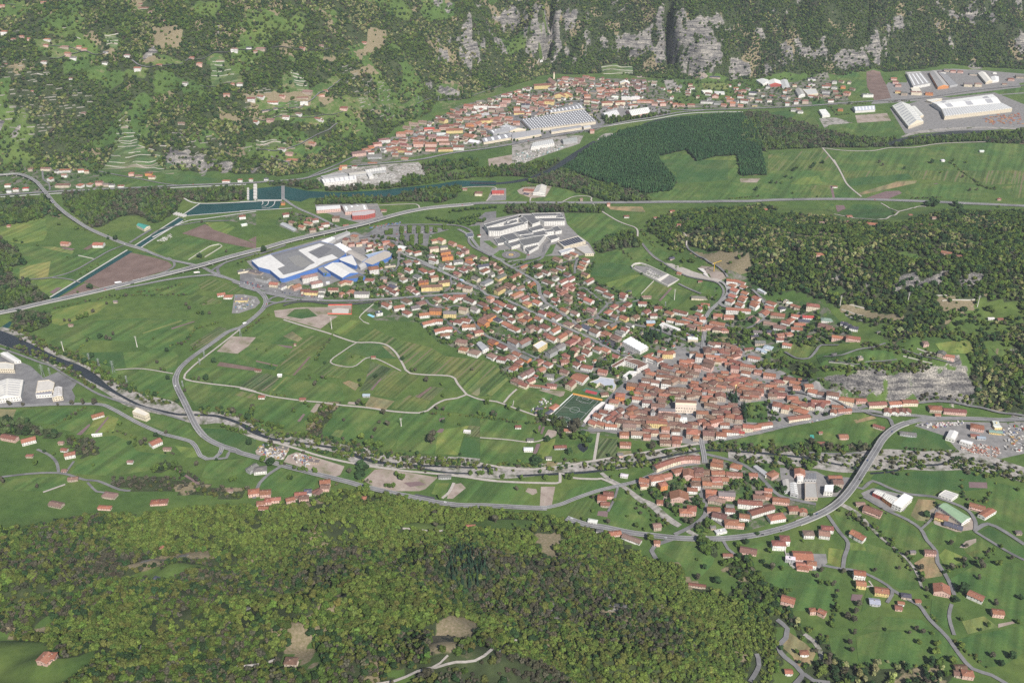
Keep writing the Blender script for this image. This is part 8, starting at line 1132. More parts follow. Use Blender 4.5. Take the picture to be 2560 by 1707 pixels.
tr('E2','d2160,190,14 d2130,220,12 d720,250,12 d690,300,12 d90,330,8 b1990,425,8 b580,280,8 r900,470,8 r1060,500,9 r1670,290,9 r1700,290,8 r1770,290,10 r1870,320,9 r2030,330,8 r2230,330,9 r1600,290,8 r1340,490,8 b1000,480,8 b40,210,6 r730,420,12 r700,440,10 b1810,690,15 b1790,680,12 b1310,730,10 r1410,750,8 b1300,635,11 r2080,730,6 r1970,720,6')
tr('B1','d1065,740,13 d995,730,8 d1835,900,13 r1935,780,6 b1855,580,8 r840,990,7 r800,1030,8 r740,1055,6 r900,965,6 b980,1330,8 b855,1405,10 r795,1440,11 r750,1455,10 r715,1465,9 b590,1485,8 b640,1490,9 r1090,1275,8 b1160,1255,9 d830,1185,14 r715,1225,6 b1925,1420,8 r1820,1415,9 d1860,1420,8 b1740,1370,9 b1710,1340,9 r1890,1320,7 r345,790,8 d205,765,6 r240,570,8 r145,750,10 r1475,770,7 d1000,130,10 d960,140,10 r700,640,10 r540,600,9 d1525,265,10 r620,900,5 r1690,570,6 r1735,575,5 b2080,850,8 r30,300,9')
tr('G1','d355,60,15 d1300,710,11 d1420,720,11 d1370,700,8 d2290,60,16 d2260,110,16 d2280,150,14 r2080,270,14 r2100,300,12 r1780,500,13 r1750,520,9 r1260,410,9 r1400,525,4 r1640,700,9 d1645,720,8 r2060,690,13 r1940,640,9 d1680,480,7 r590,515,5')
tr('F1','d1530,1390,0.1 d1520,1250,14 r1560,1260,13 d1600,1330,12 r1490,1280,11 b1250,500,8 d1310,1500,12 d990,1320,11 r830,1190,8 b190,940,11 b225,945,9 r100,770,11 r415,840,12 d560,860,7 d880,930,12 d420,960,0.1 r2080,40,7 d100,1240,0.1 b1420,1100,18 b1370,1190,17 r1400,1290,14 r1230,1260,10 d880,1540,0.1 r520,360,12 d670,220,9 r800,220,13 r1105,225,7 r1190,310,8 r1120,380,9 r950,440,11 d1340,80,15 d1730,230,13 r1830,220,14 r1900,130,14 r1960,310,12 r2010,350,13 r2060,290,12 d2190,400,11 r1330,220,9 d210,90,8 d320,15,9 r1640,510,9 r1680,520,9 r1860,550,9 r1920,560,9 d2050,480,10 r2170,780,12 r2220,650,11')
tr('C3','d520,1510,17 r540,1480,14 b905,1180,13 r1760,930,12 r1720,960,9 d790,1530,6 r820,1420,7 b1580,1370,12 d2180,300,0.1 r1340,1150,7')
tr('B4','d220,243,11 d340,187,10 b385,190,8 r425,190,8 d460,140,9 d508,153,8 d520,90,11 r545,70,10 d680,55,14 d660,65,10 d750,30,12 b1225,50,10 b1200,25,10 d1400,75,9 d1615,30,14 r1690,105,7 b1860,145,10 b1920,250,10 b1975,245,8 r2065,230,10 r2120,230,10 d1610,365,20 d1640,370,20 d1580,370,16 d1800,370,18 d1830,410,18 d1850,450,18 r515,270,8 r710,297,6 r2000,210,8 r2150,380,8 r1890,25,10 r1790,15,10 r1320,430,7')
tr('F3','r1720,1160,17 r1700,1180,14 d1890,1220,13 r1180,1040,14 d1200,1020,12 d1250,1170,6 d1228,1180,6 d1040,1040,12 r1240,870,12 r1320,890,8 r870,330,11 r980,330,12 r1020,340,11 r1560,350,8 r1500,490,8 r920,1360,11 r850,1400,10 r800,1400,10 d640,1350,9 y1110,1310,8 y1120,1340,8 r1060,1460,10 d740,1370,9 r1540,1350,11 r1600,1360,11 y1630,1320,9 r1680,1340,10 r1780,1380,11 r1820,1380,10 r350,310,7 r560,370,7 d630,430,7 r630,460,7 d260,515,6 r1870,1440,12 r1750,1480,12 r2100,1450,10 r2180,1400,9')
def put_trees():
 R=blocked();crowns={}
 for k,kd in(('r','round'),('y','round'),('d','round'),('g','round'),('b','bare'),('c','cone')):crowns[k]=[crown_mesh('crown',30+i+ord(k),kd,0 if kd=='cone' else 260,leaf_obj)for i in range(2)]
 tb=MB()
 for i in range(6):
  a,b=i*math.pi/3,(i+1)*math.pi/3;tb.quad([(.05*math.cos(a),.05*math.sin(a),-.1),(.05*math.cos(b),.05*math.sin(b),-.1),(.03*math.cos(b),.03*math.sin(b),.5),(.03*math.cos(a),.03*math.sin(a),.5)],(.1,.08,.06))
 for a in(0.4,2.5,4.6):tb.quad([(-.012,0,.35),(.012,0,.35),(.2*math.cos(a),.2*math.sin(a),.68)],(.1,.08,.06))
 trunk=tb.mesh('trunk',[bark])
 garden=[]
 for f,poly,n_ in(('D',"850,540 1180,605 1370,600 1350,640 1500,700 1640,740 1640,660 1730,640 1960,760 1950,790 1770,800 1640,800 1480,800 1420,880 1250,885 1180,880 1130,820 1010,790 960,740 830,690",1500),('E3',"700,400 860,320 1280,280 1700,300 2100,600 2000,740 1500,850 1250,850 1000,650",130),('D',"820,370 1000,270 1220,200 1480,185 1900,170 1960,240 1440,258 1250,320 1000,350",800),('C4',"100,200 700,300 1000,520 700,640 100,680",60),('B2',"330,560 480,480 920,630 560,680",50),('B1',"0,120 230,60 800,60 900,130 1120,260 0,310",70),('G1',"1260,640 1500,640 2200,400 2340,760 1400,750",40),
 ('B3',"-40,560 780,600 1040,760 560,880 480,880 100,820",0)):
  q=P(f,poly);lo,hi=q.min(0),q.max(0);c=0;X=rng.uniform(lo[0],hi[0],n_*6);Y=rng.uniform(lo[1],hi[1],n_*6);s_=inside(q,X,Y)if n_ else[]
  if not n_:continue
  s_&=~R[np.clip(((Y-300)/2).astype(int),0,R.shape[0]-1),np.clip(((X+3000)/2).astype(int),0,3000)]
  for x,y in list(zip(X[s_],Y[s_]))[:n_]:garden.append((x,y,float(rng.uniform(4.5,9.5)),'rrdydbgrdr'[int(rng.integers(10))]))
  # rows of trees in the hospital car park
 for x0,y0,y1 in((1485,630,690),(1490,710,750),(1557,620,680),(1580,710,790),(1638,630,680),(1660,700,775),(1717,620,680),(1795,630,670),(1880,615,650),(1385,650,690),(1350,670,690)):
  for y in range(y0,y1+1,9):
   for dx in(-8,8):w=W('B2',[(x0+dx+rng.uniform(-3,3),y)])[0];garden.append((w[0],w[1],7.5,'r'))
 for xs,y0,y1 in(((1720,1960),545,585),((1930,2350),480,440),((2010,2200),560,520),((2000,2150),590,560),((2100,2250),600,560)):
  for i in range(16):
   w=W('B2',[(xs[0]+(xs[1]-xs[0])*i/15,y0+(y1-y0)*i/15+rng.uniform(-8,8))])[0];garden.append((w[0],w[1],8.5,'rd'[i%2]))
 iso=[t for t in TR if t[2]>1]
 allT=[(s/math.sqrt(x*x+y*y+1e6)*(1.25 if i<len(iso)else 1),x,y,s,k)for i,(x,y,s,k)in enumerate(iso+garden)]
 allT.sort(key=lambda t:-t[0]);its=[]
 for j,(q_,x,y,s,k)in enumerate(allT[:300]):
  z=float(hsample(x,y));o=obj('tree',None,loc=(x,y,z),rz=float(rng.uniform(0,6.28)),category='tree',group='single trees of the meadows and gardens');s*=1.05
  hgt=s*(1.35 if k=='c' else rng.uniform(.85,1.05));c=obj('crown',crowns[k][j%2],parent=o);c.scale=(s,s,hgt);col=TK[k][0]*rng.uniform(.75,1.2);c.color=(*col,1);t_=obj('trunk',trunk,parent=o);t_.scale=(s,s,hgt)
  its.append((x,y,TK[k][1]+(', large,' if s>12.5 else ', small,' if s<7.5 else ''),lambda t,o=o:o.__setitem__('label',t)))
 label_all(its,None)
 l=allT[300:];ks=[t[4]for t in l];s=np.array([t[3]for t in l]);XY=np.array([(t[1],t[2])for t in l])
 scatter_object('garden_trees',np.column_stack([XY,hsample(*XY.T)-.1]),np.array([3 if k=='b' else int(rng.integers(3))for k in ks]),np.stack([s*1.1,s*1.1,s],1),np.array([TK[k][0]for k in ks])*rng.uniform(.75,1.2,(len(l),1)),'the many small garden and street trees among the houses')
 # hedges and scrub: along lanes, field borders and the stream banks
 sc_=[]
 def hedge(f,pts,sp=3.2,s=(2.5,5),w=2.0,n=1):
  q=spline(np.column_stack([P(f,pts)]),sp)
  for p in q:
   for _ in range(n):
    if rng.random()<.8:sc_.append((p[0]+rng.normal(0,w),p[1]+rng.normal(0,w),rng.uniform(*s)))
 for f,pts in[('C2',"180,690 360,700 560,740"),('C2',"820,180 700,350"),('C2',"640,505 620,550"),('C2',"1350,840 2352,900"),('C1',"1560,240 1700,200 1800,90 2000,30"),('C1',"1760,290 1850,180"),('C1',"1770,545 1960,590"),('C1',"2080,600 2300,650"),('C1',"710,290 820,170"),('C1',"500,960 790,800"),('C1',"860,1060 1120,1030 1290,1140 1450,1180 1600,1240"),('E4',"1180,340 1400,600 1560,780"),('E4',"1600,990 1700,1140 1900,1330 2050,1440"),('E4',"910,860 890,1000 850,1130"),('E4',"1670,160 1650,290 1570,350"),('E4',"1870,0 1880,120 1960,160 2060,180"),('E4',"2080,90 2060,170"),('E4',"1740,710 1950,640 2120,560"),
 ('E4',"540,340 700,310 820,290"),('E4',"535,230 540,320"),('B1',"1260,1220 1500,1190 1680,1140"),('B1',"500,1370 1000,1260 1400,1245 1700,1245"),('B1',"700,630 1000,700"),('B1',"150,950 230,960"),('B4',"1760,20 1850,90 1980,185"),('B4',"1980,200 2120,240"),('B4',"0,310 250,290"),('B4',"1450,310 1700,300"),('B2',"0,950 150,880 300,850"),('B2',"1100,600 1250,560"),('B3',"1290,820 1400,920"),('B3',"1480,650 1600,800"),('F1',"300,250 340,320 480,390"),('F1',"0,965 500,1030 830,1050"),('F2',"1490,870 1700,900"),('F3',"1520,990 1460,930"),('F3',"570,330 720,230"),('E2',"380,420 560,350 780,350"),('G1',
 "60,1250 230,1100 430,980"),('G2',"440,920 500,960"),('G2',"1290,380 1420,470"),('B3',"400,250 640,230"),('A4',"1110,940 1290,930"),('A4',"570,980 630,1060"),('A4',"640,1060 740,1050"),('A4',"740,965 900,955"),('A3',"670,970 800,1130"),('A3',"440,1245 720,1205"),('C4',"340,1080 450,1220"),('C4',"200,1320 330,1330"),('C4',"1400,860 1800,890")]:hedge(f,pts)
 for f,pts,w in[('C1',"100,60 400,240 700,340 900,470 1100,600 1400,720 1600,760",7),('C1',"150,250 400,340 650,480 850,620",6),('C1',"1800,840 2100,850 2300,930",6),('C2',"60,950 300,1040 600,1080 900,1150 1200,1210 1600,1270 2200,1330",7),('C2',"250,1120 600,1180 980,1260",9),('C2',"1300,1340 1700,1390",6),('C2',"1600,1300 2000,1330",4),('C3',"0,1525 400,1545 1000,1510 1500,1420 1950,1360",6),('C3',"1100,1560 1500,1470",5),('C4',"0,860 500,870 900,880 1100,870",8),('C4',"80,960 500,1000 700,960",10),('C4',"700,920 1050,970",12),('C4',"1200,920 1500,960 1700,940 2000,1000 2350,1080",13),('C4',
 "1200,1010 1500,1000",10),('C4',"1800,1000 2300,1110",9),('E2',"560,100 900,180",8),('C4',"1050,1290 1150,1340 1250,1360",7),('E3',"1380,60 1700,90 2300,130",6),('E3',"430,250 700,230 900,210",4),('E3',"600,430 800,600 1000,760",7),('E4',"1000,260 1300,480",4),('E4',"640,1160 760,1260 800,1400",8),('C4',"750,240 1000,235 1350,250 1540,200",5),('C4',"860,390 1150,440 1500,470 1900,510",5),('C4',"900,180 1350,220 1600,200",6),('F2',"1640,80 1800,130 1780,300 1900,420",14),('F2',"1900,380 2349,470",10),('F2',"2200,300 2349,400",10),('B4',"1500,1400 1900,1400 1990,1540",6),('B4',"1330,1400 1480,1430",
 9),('B4',"1900,1250 2352,1330",10),('C4',"1100,40 1500,120 1640,130",7)]:hedge(f,pts,4,(2.5,7.5),w,3)
 a=np.array(sc_);bl=R[np.clip(((a[:,1]-300)/2).astype(int),0,R.shape[0]-1),np.clip(((a[:,0]+3000)/2).astype(int),0,3000)];a=a[~bl|(rng.random(len(a))<.0)]
 m_=len(a);col=np.array([MG,DG,YG,OL,BR])[rng.integers(0,5,m_)]*rng.uniform(.7,1.2,(m_,1))
 scatter_object('hedgerow_scrub',np.column_stack([a[:,:2],hsample(a[:,0],a[:,1])-.2]),rng.integers(0,3,m_),np.stack([a[:,2]*1.2,a[:,2]*1.2,a[:,2]],1),col,'hedges and riverside scrub along lanes, borders and the stream')
put_trees()
# ------------------------------------------------------------------ vehicles
def car_mesh(c,L=4.2,Wd=1.8,h=1.45,truck=False):
 mb=MB();dk=(.02,.02,.022);gl=(.05,.06,.08)
 if not truck:
  mb.box(-L/2,-Wd/2,.32,L/2,Wd/2,.85,c,0);a,b=-L*.33,L*.2;t0,t1=a+.35,b-.5;y0,y1=Wd/2-.08,Wd/2-.28;z0,z1=.853,h
  B_=[(a,-y0,z0),(b,-y0,z0),(b,y0,z0),(a,y0,z0)];T_=[(t0,-y1,z1),(t1,-y1,z1),(t1,y1,z1),(t0,y1,z1)]
  for i in range(4):j=(i+1)%4;mb.quad([B_[i],B_[j],T_[j],T_[i]],gl,1)
  mb.quad(T_,c,0)
 else:
  mb.box(-L/2,-Wd/2,1.0,L/2-2.6,Wd/2,h,c,0);mb.box(L/2-2.4,-Wd/2+.05,.5,L/2,Wd/2-.05,h-.7,(.6,.6,.62),0);mb.box(-L/2,-Wd/2+.2,.6,L/2-2.4,Wd/2-.2,.98,dk,0)
 for x in((-L*.31,L*.31)if not truck else(-L*.38,-L*.28,L*.36)):
  for s in(-1,1):
   n_=8;r_=.33 if not truck else .5;y=s*(Wd/2-.02);P0=[(x+r_*math.cos(k*.785),y+.06*s,r_+r_*math.sin(k*.785))for k in range(n_)];mb.quad(P0 if s<0 else P0[::-1],dk,0)
 return mb
carp=mat_col('car_paint',.04,1,.3)
CC=[('white',(.75,.75,.75)),('silver',(.42,.43,.45)),('black',(.02,.02,.025)),('dark blue',(.03,.06,.18)),('red',(.45,.03,.03)),('grey',(.16,.165,.17))]
cmesh={n_:car_mesh(c).mesh('car',[carp,glassy])for n_,c in CC};vit=[]
def park(x,y,ang,z,cn=None,desc='car'):
 cn=cn or CC[int(rng.integers(len(CC)))][0];o=obj('parked_car' if desc!='car driving' else 'car',cmesh[cn],loc=(x,y,z),rz=ang,category='car',group='cars');vit.append((x,y,'%s %s'%(cn,desc),lambda t,o=o:o.__setitem__('label',t)))
for key,n_ in(('highway',13),('bend',9),('bypass',8),('main1',6),('spine',6),('bridge_w',4),('far_road',5),('far_main2',4),('spine2',3),('lower_left',2),('east',3),('hospital_road',2)):
 s,z,w=ROADS[key];N_=len(s);sd_=side(s[:,:2])
 for i in np.linspace(4,N_-5,n_).astype(int):
  i=int(np.clip(i+rng.integers(-3,4),1,N_-2));d=s[i+1,:2]-s[i-1,:2];sg=1 if rng.random()<.5 else-1;p=s[i,:2]-sd_[i]*sg*w*.22;park(p[0],p[1],math.atan2(d[1],d[0])+(0 if sg>0 else math.pi),z[i]+.05,desc='car driving')
def rows(f,p0,p1,n_,rowv=(0,0),nr=1,fill=.8,ao=math.pi/2,z=.55):
 for r_ in range(nr):
  a=W(f,[(p0[0]+rowv[0]*r_,p0[1]+rowv[1]*r_)])[0];b=W(f,[(p1[0]+rowv[0]*r_,p1[1]+rowv[1]*r_)])[0];an=math.atan2(b[1]-a[1],b[0]-a[0])
  for i in range(n_):
   if rng.random()<fill:t=(i+.5)/n_;park(a[0]*(1-t)+b[0]*t,a[1]*(1-t)+b[1]*t,an+ao,max(z,float(hsample(a[0],a[1]))+z),desc='car parked')
rows('G1',(0,480),(350,570),14,(0,26),2);rows('G1',(500,640),(1220,740),20,(-10,-18),1);rows('C3',(1270,450),(1400,490),9,(-12,12),2);rows('G1',(2100,350),(2300,300),9,(8,16),2);rows('C4',(600,665),(790,625),10);rows('C3',(1900,290),(1905,360),5,(45,3),3);rows('B2',(1440,640),(1440,770),7,(78,0),5,.75);rows('B3',(150,850),(330,815),6,fill=.7);rows('B3',(380,815),(450,880),6,fill=.8);rows('F1',(1600,960),(1720,850),8,fill=.9,ao=0);rows('F3',(930,1330),(925,1400),4,(80,5),3);rows('C3',(1080,370),(1220,430),8,(10,-14),2,.5);rows('F2',(860,1145),(1040,1155),7);rows('C1',(545,630),(640,650),0)
label_all(vit,None)
for nm,f,p,ang,c,L,lb in[('truck','B1',(1088,1140),.33,(.75,.75,.76),15,'white articulated truck on the highway beside the ploughed field'),('truck','B1',(1810,1045),.2,(.75,.7,.68),14,'pale truck with a red cab waiting under the highway bridge'),('bus','B2',(2040,1118),-.6,(.5,.6,.8),11,'blue and white bus on the street past the flats'),('truck','G1',(70,1125),.75,(.72,.72,.72),8,'white van truck on the bend road')]:
 w=W(f,[p])[0];mb=car_mesh(c,L,2.5,3.8,True);obj(nm,mb.mesh(nm,[carp,glassy]),loc=(w[0],w[1],2.9 if f=='B1' and p[0]<1500 else 1.9),rz=ang,label=lb,category=nm)
 # ------------------------------------------------------------------ poles, pylons, crane
POLES=[('F3',(738,880),27,'pale concrete power pole in the meadow below the cemetery'),('C1',(1260,248),26,'pale concrete power pole in the wide meadow left of the bend'.replace(' left of',' inside')),('C1',(586,288),24,'pale concrete power pole beside the dark stream'),('C2',(842,80),27,'pale concrete power pole below the building site'),('B4',(886,1168),28,'pale concrete power pole at the foot of the wood'),('B4',(1422,1145),28,'pale concrete power pole standing in front of the rock slabs'),('B4',(1978,1165),26,'pale concrete power pole by the terraced field'),('C2',(1480,975),18,'thin bent pole in the stream meadow')]
for f,p,h,lb in POLES:
 w=W(f,[p])[0];mb=MB()
 for k in range(8):
  a,b=k*.785,(k+1)*.785;r0,r1=1.0,.45;mb.quad([(r0*math.cos(a),r0*math.sin(a),-1),(r0*math.cos(b),r0*math.sin(b),-1),(r1*math.cos(b),r1*math.sin(b),h),(r1*math.cos(a),r1*math.sin(a),h)],(.62,.58,.54))
 o=obj('power_pole',mb.mesh('power_pole',concrete),loc=tuple(w),label=lb,category='pole');ab=MB();
 for z in(h*.8,h*.9,h*.98):ab.box(-2.6,-.15,z,2.6,.15,z+.3,(.45,.43,.42),bottom=True)
 obj('cross_arm',ab.mesh('cross_arm',concrete),parent=o)
def beam(mb,a,b,w,c):
 a=np.array(a,float);b=np.array(b,float);d=b-a;d/=np.linalg.norm(d);u=np.cross(d,(0,0,1));u=np.array((1,0,0))if np.linalg.norm(u)<.1 else u/np.linalg.norm(u);v=np.cross(d,u);u=u*w/2;v=v*w/2
 for p,q in((u+v,u-v),(u-v,-u-v),(-u-v,-u+v),(-u+v,u+v)):mb.quad([a+p,b+p,b+q,a+q],c)
for f,p,h,lb in[('C1',(1045,480),27,'lattice pylon in the meadow beside the stream'),('C1',(400,525),30,'tall lattice pylon at the corner of the switch yard'),('C1',(912,430),20,'lattice pylon beside the dark riverside trees'),('C1',(822,375),18,'thin lattice mast by the stream'),('C1',(1880,350),18,'lattice pylon right by the bend road'.replace(' right by',' beside')),('C1',(2210,150),20,'lattice pylon at the nursery rows'),('C1',(1835,405),14,'dark lattice pylon next to the gravel track'),('C1',(1165,570),15,'small lattice pylon below the stream bank'),('C1',(460,500),16,'lattice mast beside the tall pylon'),
 ('C1',(1680,610),14,'small lattice pylon where the track meets the bend'),('F3',(605,980),13,'pale lattice mast above the white houses'),('A2',(1675,920),14,'lattice mast where the power line meets the road'),('A2',(1492,915),12,'lattice mast on the mountain road')]:
 w=W(f,[p])[0];mb=MB();c=(.34,.36,.37);r0,r1=h*.09,.5
 q=[(-1,-1),(1,-1),(1,1),(-1,1)]
 for k in range(4):
  beam(mb,(q[k][0]*r0,q[k][1]*r0,-.5),(q[k][0]*r1,q[k][1]*r1,h),.28,c);n2=q[(k+1)%4]
  for j in range(6):
   za,zb=h*j/6,h*(j+1)/6;ra,rb=r0+(r1-r0)*j/6,r0+(r1-r0)*(j+1)/6;beam(mb,(q[k][0]*ra,q[k][1]*ra,za),(n2[0]*rb,n2[1]*rb,zb),.16,c)
 o=obj('lattice_pylon',mb.mesh('lattice_pylon',metal_roof),loc=tuple(w),rz=.5,label=lb,category='pylon',group='lattice pylons');am=MB()
 for z in(.72,.85,.97):beam(am,(-h*.14,0,h*z),(h*.14,0,h*z),.25,c)
 obj('cross_arm',am.mesh('cross_arm',metal_roof),parent=o)
w=W('F3',[(1318,465)])[0];cr=obj('tower_crane',None,loc=tuple(w),rz=.6,label='yellow tower crane on the cleared earth above the new foundations',category='crane');mb=MB();beam(mb,(0,0,0),(0,0,22),1.2,(.6,.4,.03));obj('mast',mb.mesh('mast',carp),parent=cr);mb=MB();beam(mb,(-7,0,22.5),(22,0,22.5),.9,(.6,.4,.03));obj('jib',mb.mesh('jib',carp),parent=cr);mb=MB();mb.box(-7,-1,20,-4,1,22,(.4,.4,.4));obj('counterweight',mb.mesh('counterweight',concrete),parent=cr)
# weir with piers and the road bridge over the river
for nm,f,a,b,h,w_,lb,cat in[('weir','B2',(142,232),(142,372),8,5,'weir with tall piers across the teal river','weir'),('sluice','B2',(75,262),(75,372),5,3,'narrow sluice wall beside the weir','sluice'),('weir_sill','B2',(160,370),(385,370),2.2,4,'low concrete sill between river and reservoir','weir'),('sluice_gate','B1',(1600,495),(1705,522),4,7,'concrete sluice gate at the head of the canal','sluice')]:
 A_,B_=W(f,[a,b])[:,:2];d=B_-A_;L=np.linalg.norm(d);o=obj(nm,None,loc=(A_[0],A_[1],0),rz=math.atan2(d[1],d[0]),label=lb,category=cat);mb=MB();mb.box(0,-w_/2,-1,L,w_/2,h*.55,(.42,.40,.38));obj('deck',mb.mesh('deck',concrete),parent=o)
 if h>3:
  for k in range(5):pm=MB();x=L*(k+.5)/5;pm.box(x-1.5,-w_,-1,x+1.5,w_,h,(.5,.48,.46));obj('pier',pm.mesh('pier',concrete),parent=o)
for i,pts in enumerate(["205,378 212,400 200,415","262,378 258,405 230,428 200,432","322,378 310,415 270,440 200,446"]):
 strip('embankment',P('B2',pts),2.2,kerbw,label=['short','middle','long'][i]+' curved guide wall in the reservoir',block=False)
 # sports ground extras
def slab(nm,f,pts,z0,z1,c,lb,cat,mt=None):
 q=W(f,pts,z1)[:,:2];c0=q.mean(0);zz=float(hsample(*c0));ar=sum(q[i][0]*q[(i+1)%len(q)][1]-q[(i+1)%len(q)][0]*q[i][1]for i in range(len(q)));q=q[::-1]if ar<0 else q;q=q-c0;mb=MB();mb.quad([(*p,z1)for p in q],c)
 for i in range(len(q)):mb.quad([(*q[i],z0),(*q[(i+1)%len(q)],z0),(*q[(i+1)%len(q)],z1),(*q[i],z1)],c)
 return obj(nm,mb.mesh(nm,mt or plaster),loc=(c0[0],c0[1],zz),label=lb,category=cat)
slab('advertising_fence','F1',"1368,600 1800,690 1790,705 1362,612",.7,2.6,(.62,.30,.07),'long orange fence behind the goal of the football pitch','fence');slab('grandstand','F1',"1665,820 1790,725 1840,735 1720,840",0,3,(.66,.63,.6),'pale concrete grandstand beside the pitch','grandstand');slab('spectator_terrace','F1',"1515,1010 1665,825 1710,840 1545,1045",0,1.8,(.6,.55,.53),'long stepped pale terrace along the pitch','terrace')
slab('touchline_wall','F1',"975,965 1370,600 1376,604 982,972",0,1.9,(.7,.7,.68),'thin white wall along the far touchline','wall');slab('touchline_wall','F1',"978,972 1360,1104 1358,1112 974,980",0,1.6,(.7,.7,.68),'thin white wall behind the near goal','wall')
for g,p in enumerate((hom(.5,-.005),hom(.5,1.005))):
 ax=hom(1,0)-hom(0,0);o=MB();[beam(o,a,b,.16,(.75,.75,.75))for a,b in(((-3.7,0,0),(-3.7,0,2.5)),((3.7,0,0),(3.7,0,2.5)),((-3.7,0,2.5),(3.7,0,2.5)))];obj('goal',o.mesh('goal',carp),loc=(p[0],p[1],.6),rz=math.atan2(ax[1],ax[0]),label='white football goal at the %s end of the pitch'%('orange fence','white wall')[g],category='goal')
slab('tennis_court','F1',"1500,560 1560,520 1775,570 1710,640",0,.7,(.07,.14,.10),'green surrounded sports court beside the kindergarten','court');slab('court_surface','F1',"1540,590 1562,550 1728,590 1708,625",.72,.76,(.36,.06,.07),'pinkish red playing surface of the sports court','court')
slab('swimming_pool','G1',"1868,980 1900,968 1980,1000 1950,1018",0,.8,(.25,.55,.68),'small light blue private pool','pool',glassy if False else None);slab('pool','C4',"650,750 680,752 686,780 655,782",0,.8,(.06,.30,.25),'small green covered pool in the garden','pool')
slab('foundation','G1',"1350,900 1440,880 1600,895 1590,965 1355,960",0,1.6,(.48,.45,.41),'new concrete foundation on the fenced building site','foundation');slab('foundation','F3',"1080,430 1160,415 1290,480 1290,540 1230,540 1160,510 1180,490",0,1.4,(.55,.52,.49),'new concrete foundation beside the crane','foundation')
for f,pts,lb in[('G1',"1300,842 1645,838",'far'),('G1',"1645,838 1640,975",'side'),('G1',"1640,975 1288,970",'near')]:
 w0=W(f,pts)[0];obj('site_fence',wall_mb(f,pts,2.4,.3,(.65,.10,.05),False,np.array(w0)).mesh('site_fence',plaster),loc=tuple(w0),label='red mesh fence on the %s edge of the building site'%lb,category='fence')
 # stacked goods and scrap: far too many small pieces to count
def junk(nm,lb,f,pts,n_,cols,size,hmax):
 q=P(f,pts);lo,hi=q.min(0),q.max(0);mb=MB();k=0
 while k<n_:
  x,y=rng.uniform(lo[0],hi[0]),rng.uniform(lo[1],hi[1])
  if not inside(q,np.array([x]),np.array([y]))[0]:continue
  k+=1;t=MB();a,b=rng.uniform(*size),rng.uniform(*size)*.5;c=cols[int(rng.integers(len(cols)))];t.box(-a/2,-b/2,0,a/2,b/2,rng.uniform(.6,hmax),c);mb.add(t,(x,y,float(hsample(x,y))),rng.uniform(0,3.14))
 obj(nm,mb.mesh(nm,plaster),kind='stuff',label=lb)
PALE=[(.6,.58,.55),(.5,.48,.45),(.35,.33,.3)];MIX=PALE*2+[(.32,.08,.06),(.1,.13,.24),(.38,.26,.10),(.12,.12,.12),(.12,.12,.12),(.42,.42,.42),(.2,.17,.14)]
junk('scrap','scrap and vehicles crowded in the yards beside the main road','C2',"140,1180 220,1140 450,1190 400,1280 240,1250",150,MIX,(2,6),2.2);junk('scrap','scrap heaps in the second yard','C2',"470,1240 560,1230 720,1290 600,1350 540,1330",90,MIX,(2,6),2.2)
junk('building_materials','stacked building materials in the yards by the bypass','C4',"1500,670 1870,645 1860,670 1600,700",120,MIX+[(.55,.4,.4)],(2,6),2);junk('building_materials','red and pale pallets along the stream','C4',"1830,860 1960,820 2170,860 2150,930 1990,915",170,[(.34,.12,.08),(.5,.46,.42),(.36,.2,.14),(.3,.28,.26)],(2,5),1.8);junk('building_materials','machines and materials in the far right yard','C4',"2180,700 2352,660 2352,880 2200,900",90,MIX,(2,7),2.6)
junk('concrete_beams','rows of stacked concrete beams','B2',"1080,160 1140,150 1420,120 1450,200 1250,220 1130,230",170,[(.46,.45,.42),(.3,.29,.27),(.4,.38,.36)],(6,11),1.6);junk('concrete_beams','stacked beams behind the concrete works','B2',"1400,60 1640,30 1700,110 1460,160",190,[(.46,.45,.42),(.28,.26,.24),(.36,.33,.3)],(3,8),1.4);junk('concrete_beams','small stacked parts before the concrete works','B2',"780,215 1050,195 1060,230 800,250",90,PALE,(2,6),1.4)
junk('steel_stock','rusty steel stock lying in the steel works yard','A4',"1960,1060 2300,1040 2340,1140 2080,1150 1990,1120",110,[(.3,.1,.06),(.2,.12,.1),(.4,.2,.08),(.2,.22,.28)],(6,12),1.5);junk('blue_containers','blue containers and red crates under the ring road','B2',"1190,620 1460,565 1490,585 1380,620 1220,640",45,[(.07,.14,.32),(.25,.24,.23),(.3,.07,.06),(.2,.22,.3)],(3,6),2.2)
junk('gravel_heaps','rubble heaps of the gravel works','A3',"0,1440 150,1370 420,1330 500,1360 260,1430 60,1520",150,PALE+[(.2,.3,.3)],(3,8),2.5);junk('graveyard_junk','sheds and plots between the river gardens','F1',"900,660 1080,700 1020,800 900,900 700,850 840,800",40,MIX,(2,5),2);junk('garden_plots','frames and benches in the garden centre','G1',"-80,720 60,690 240,760 200,860 -60,940",70,[(.1,.13,.05),(.5,.5,.48),(.3,.3,.28),(.05,.2,.4)],(2,6),1.2)
junk('garden_plots','rubble and stores on the plot near the canal','B1',"1440,740 1560,680 1585,710 1480,760",40,PALE,(2,6),1.4)
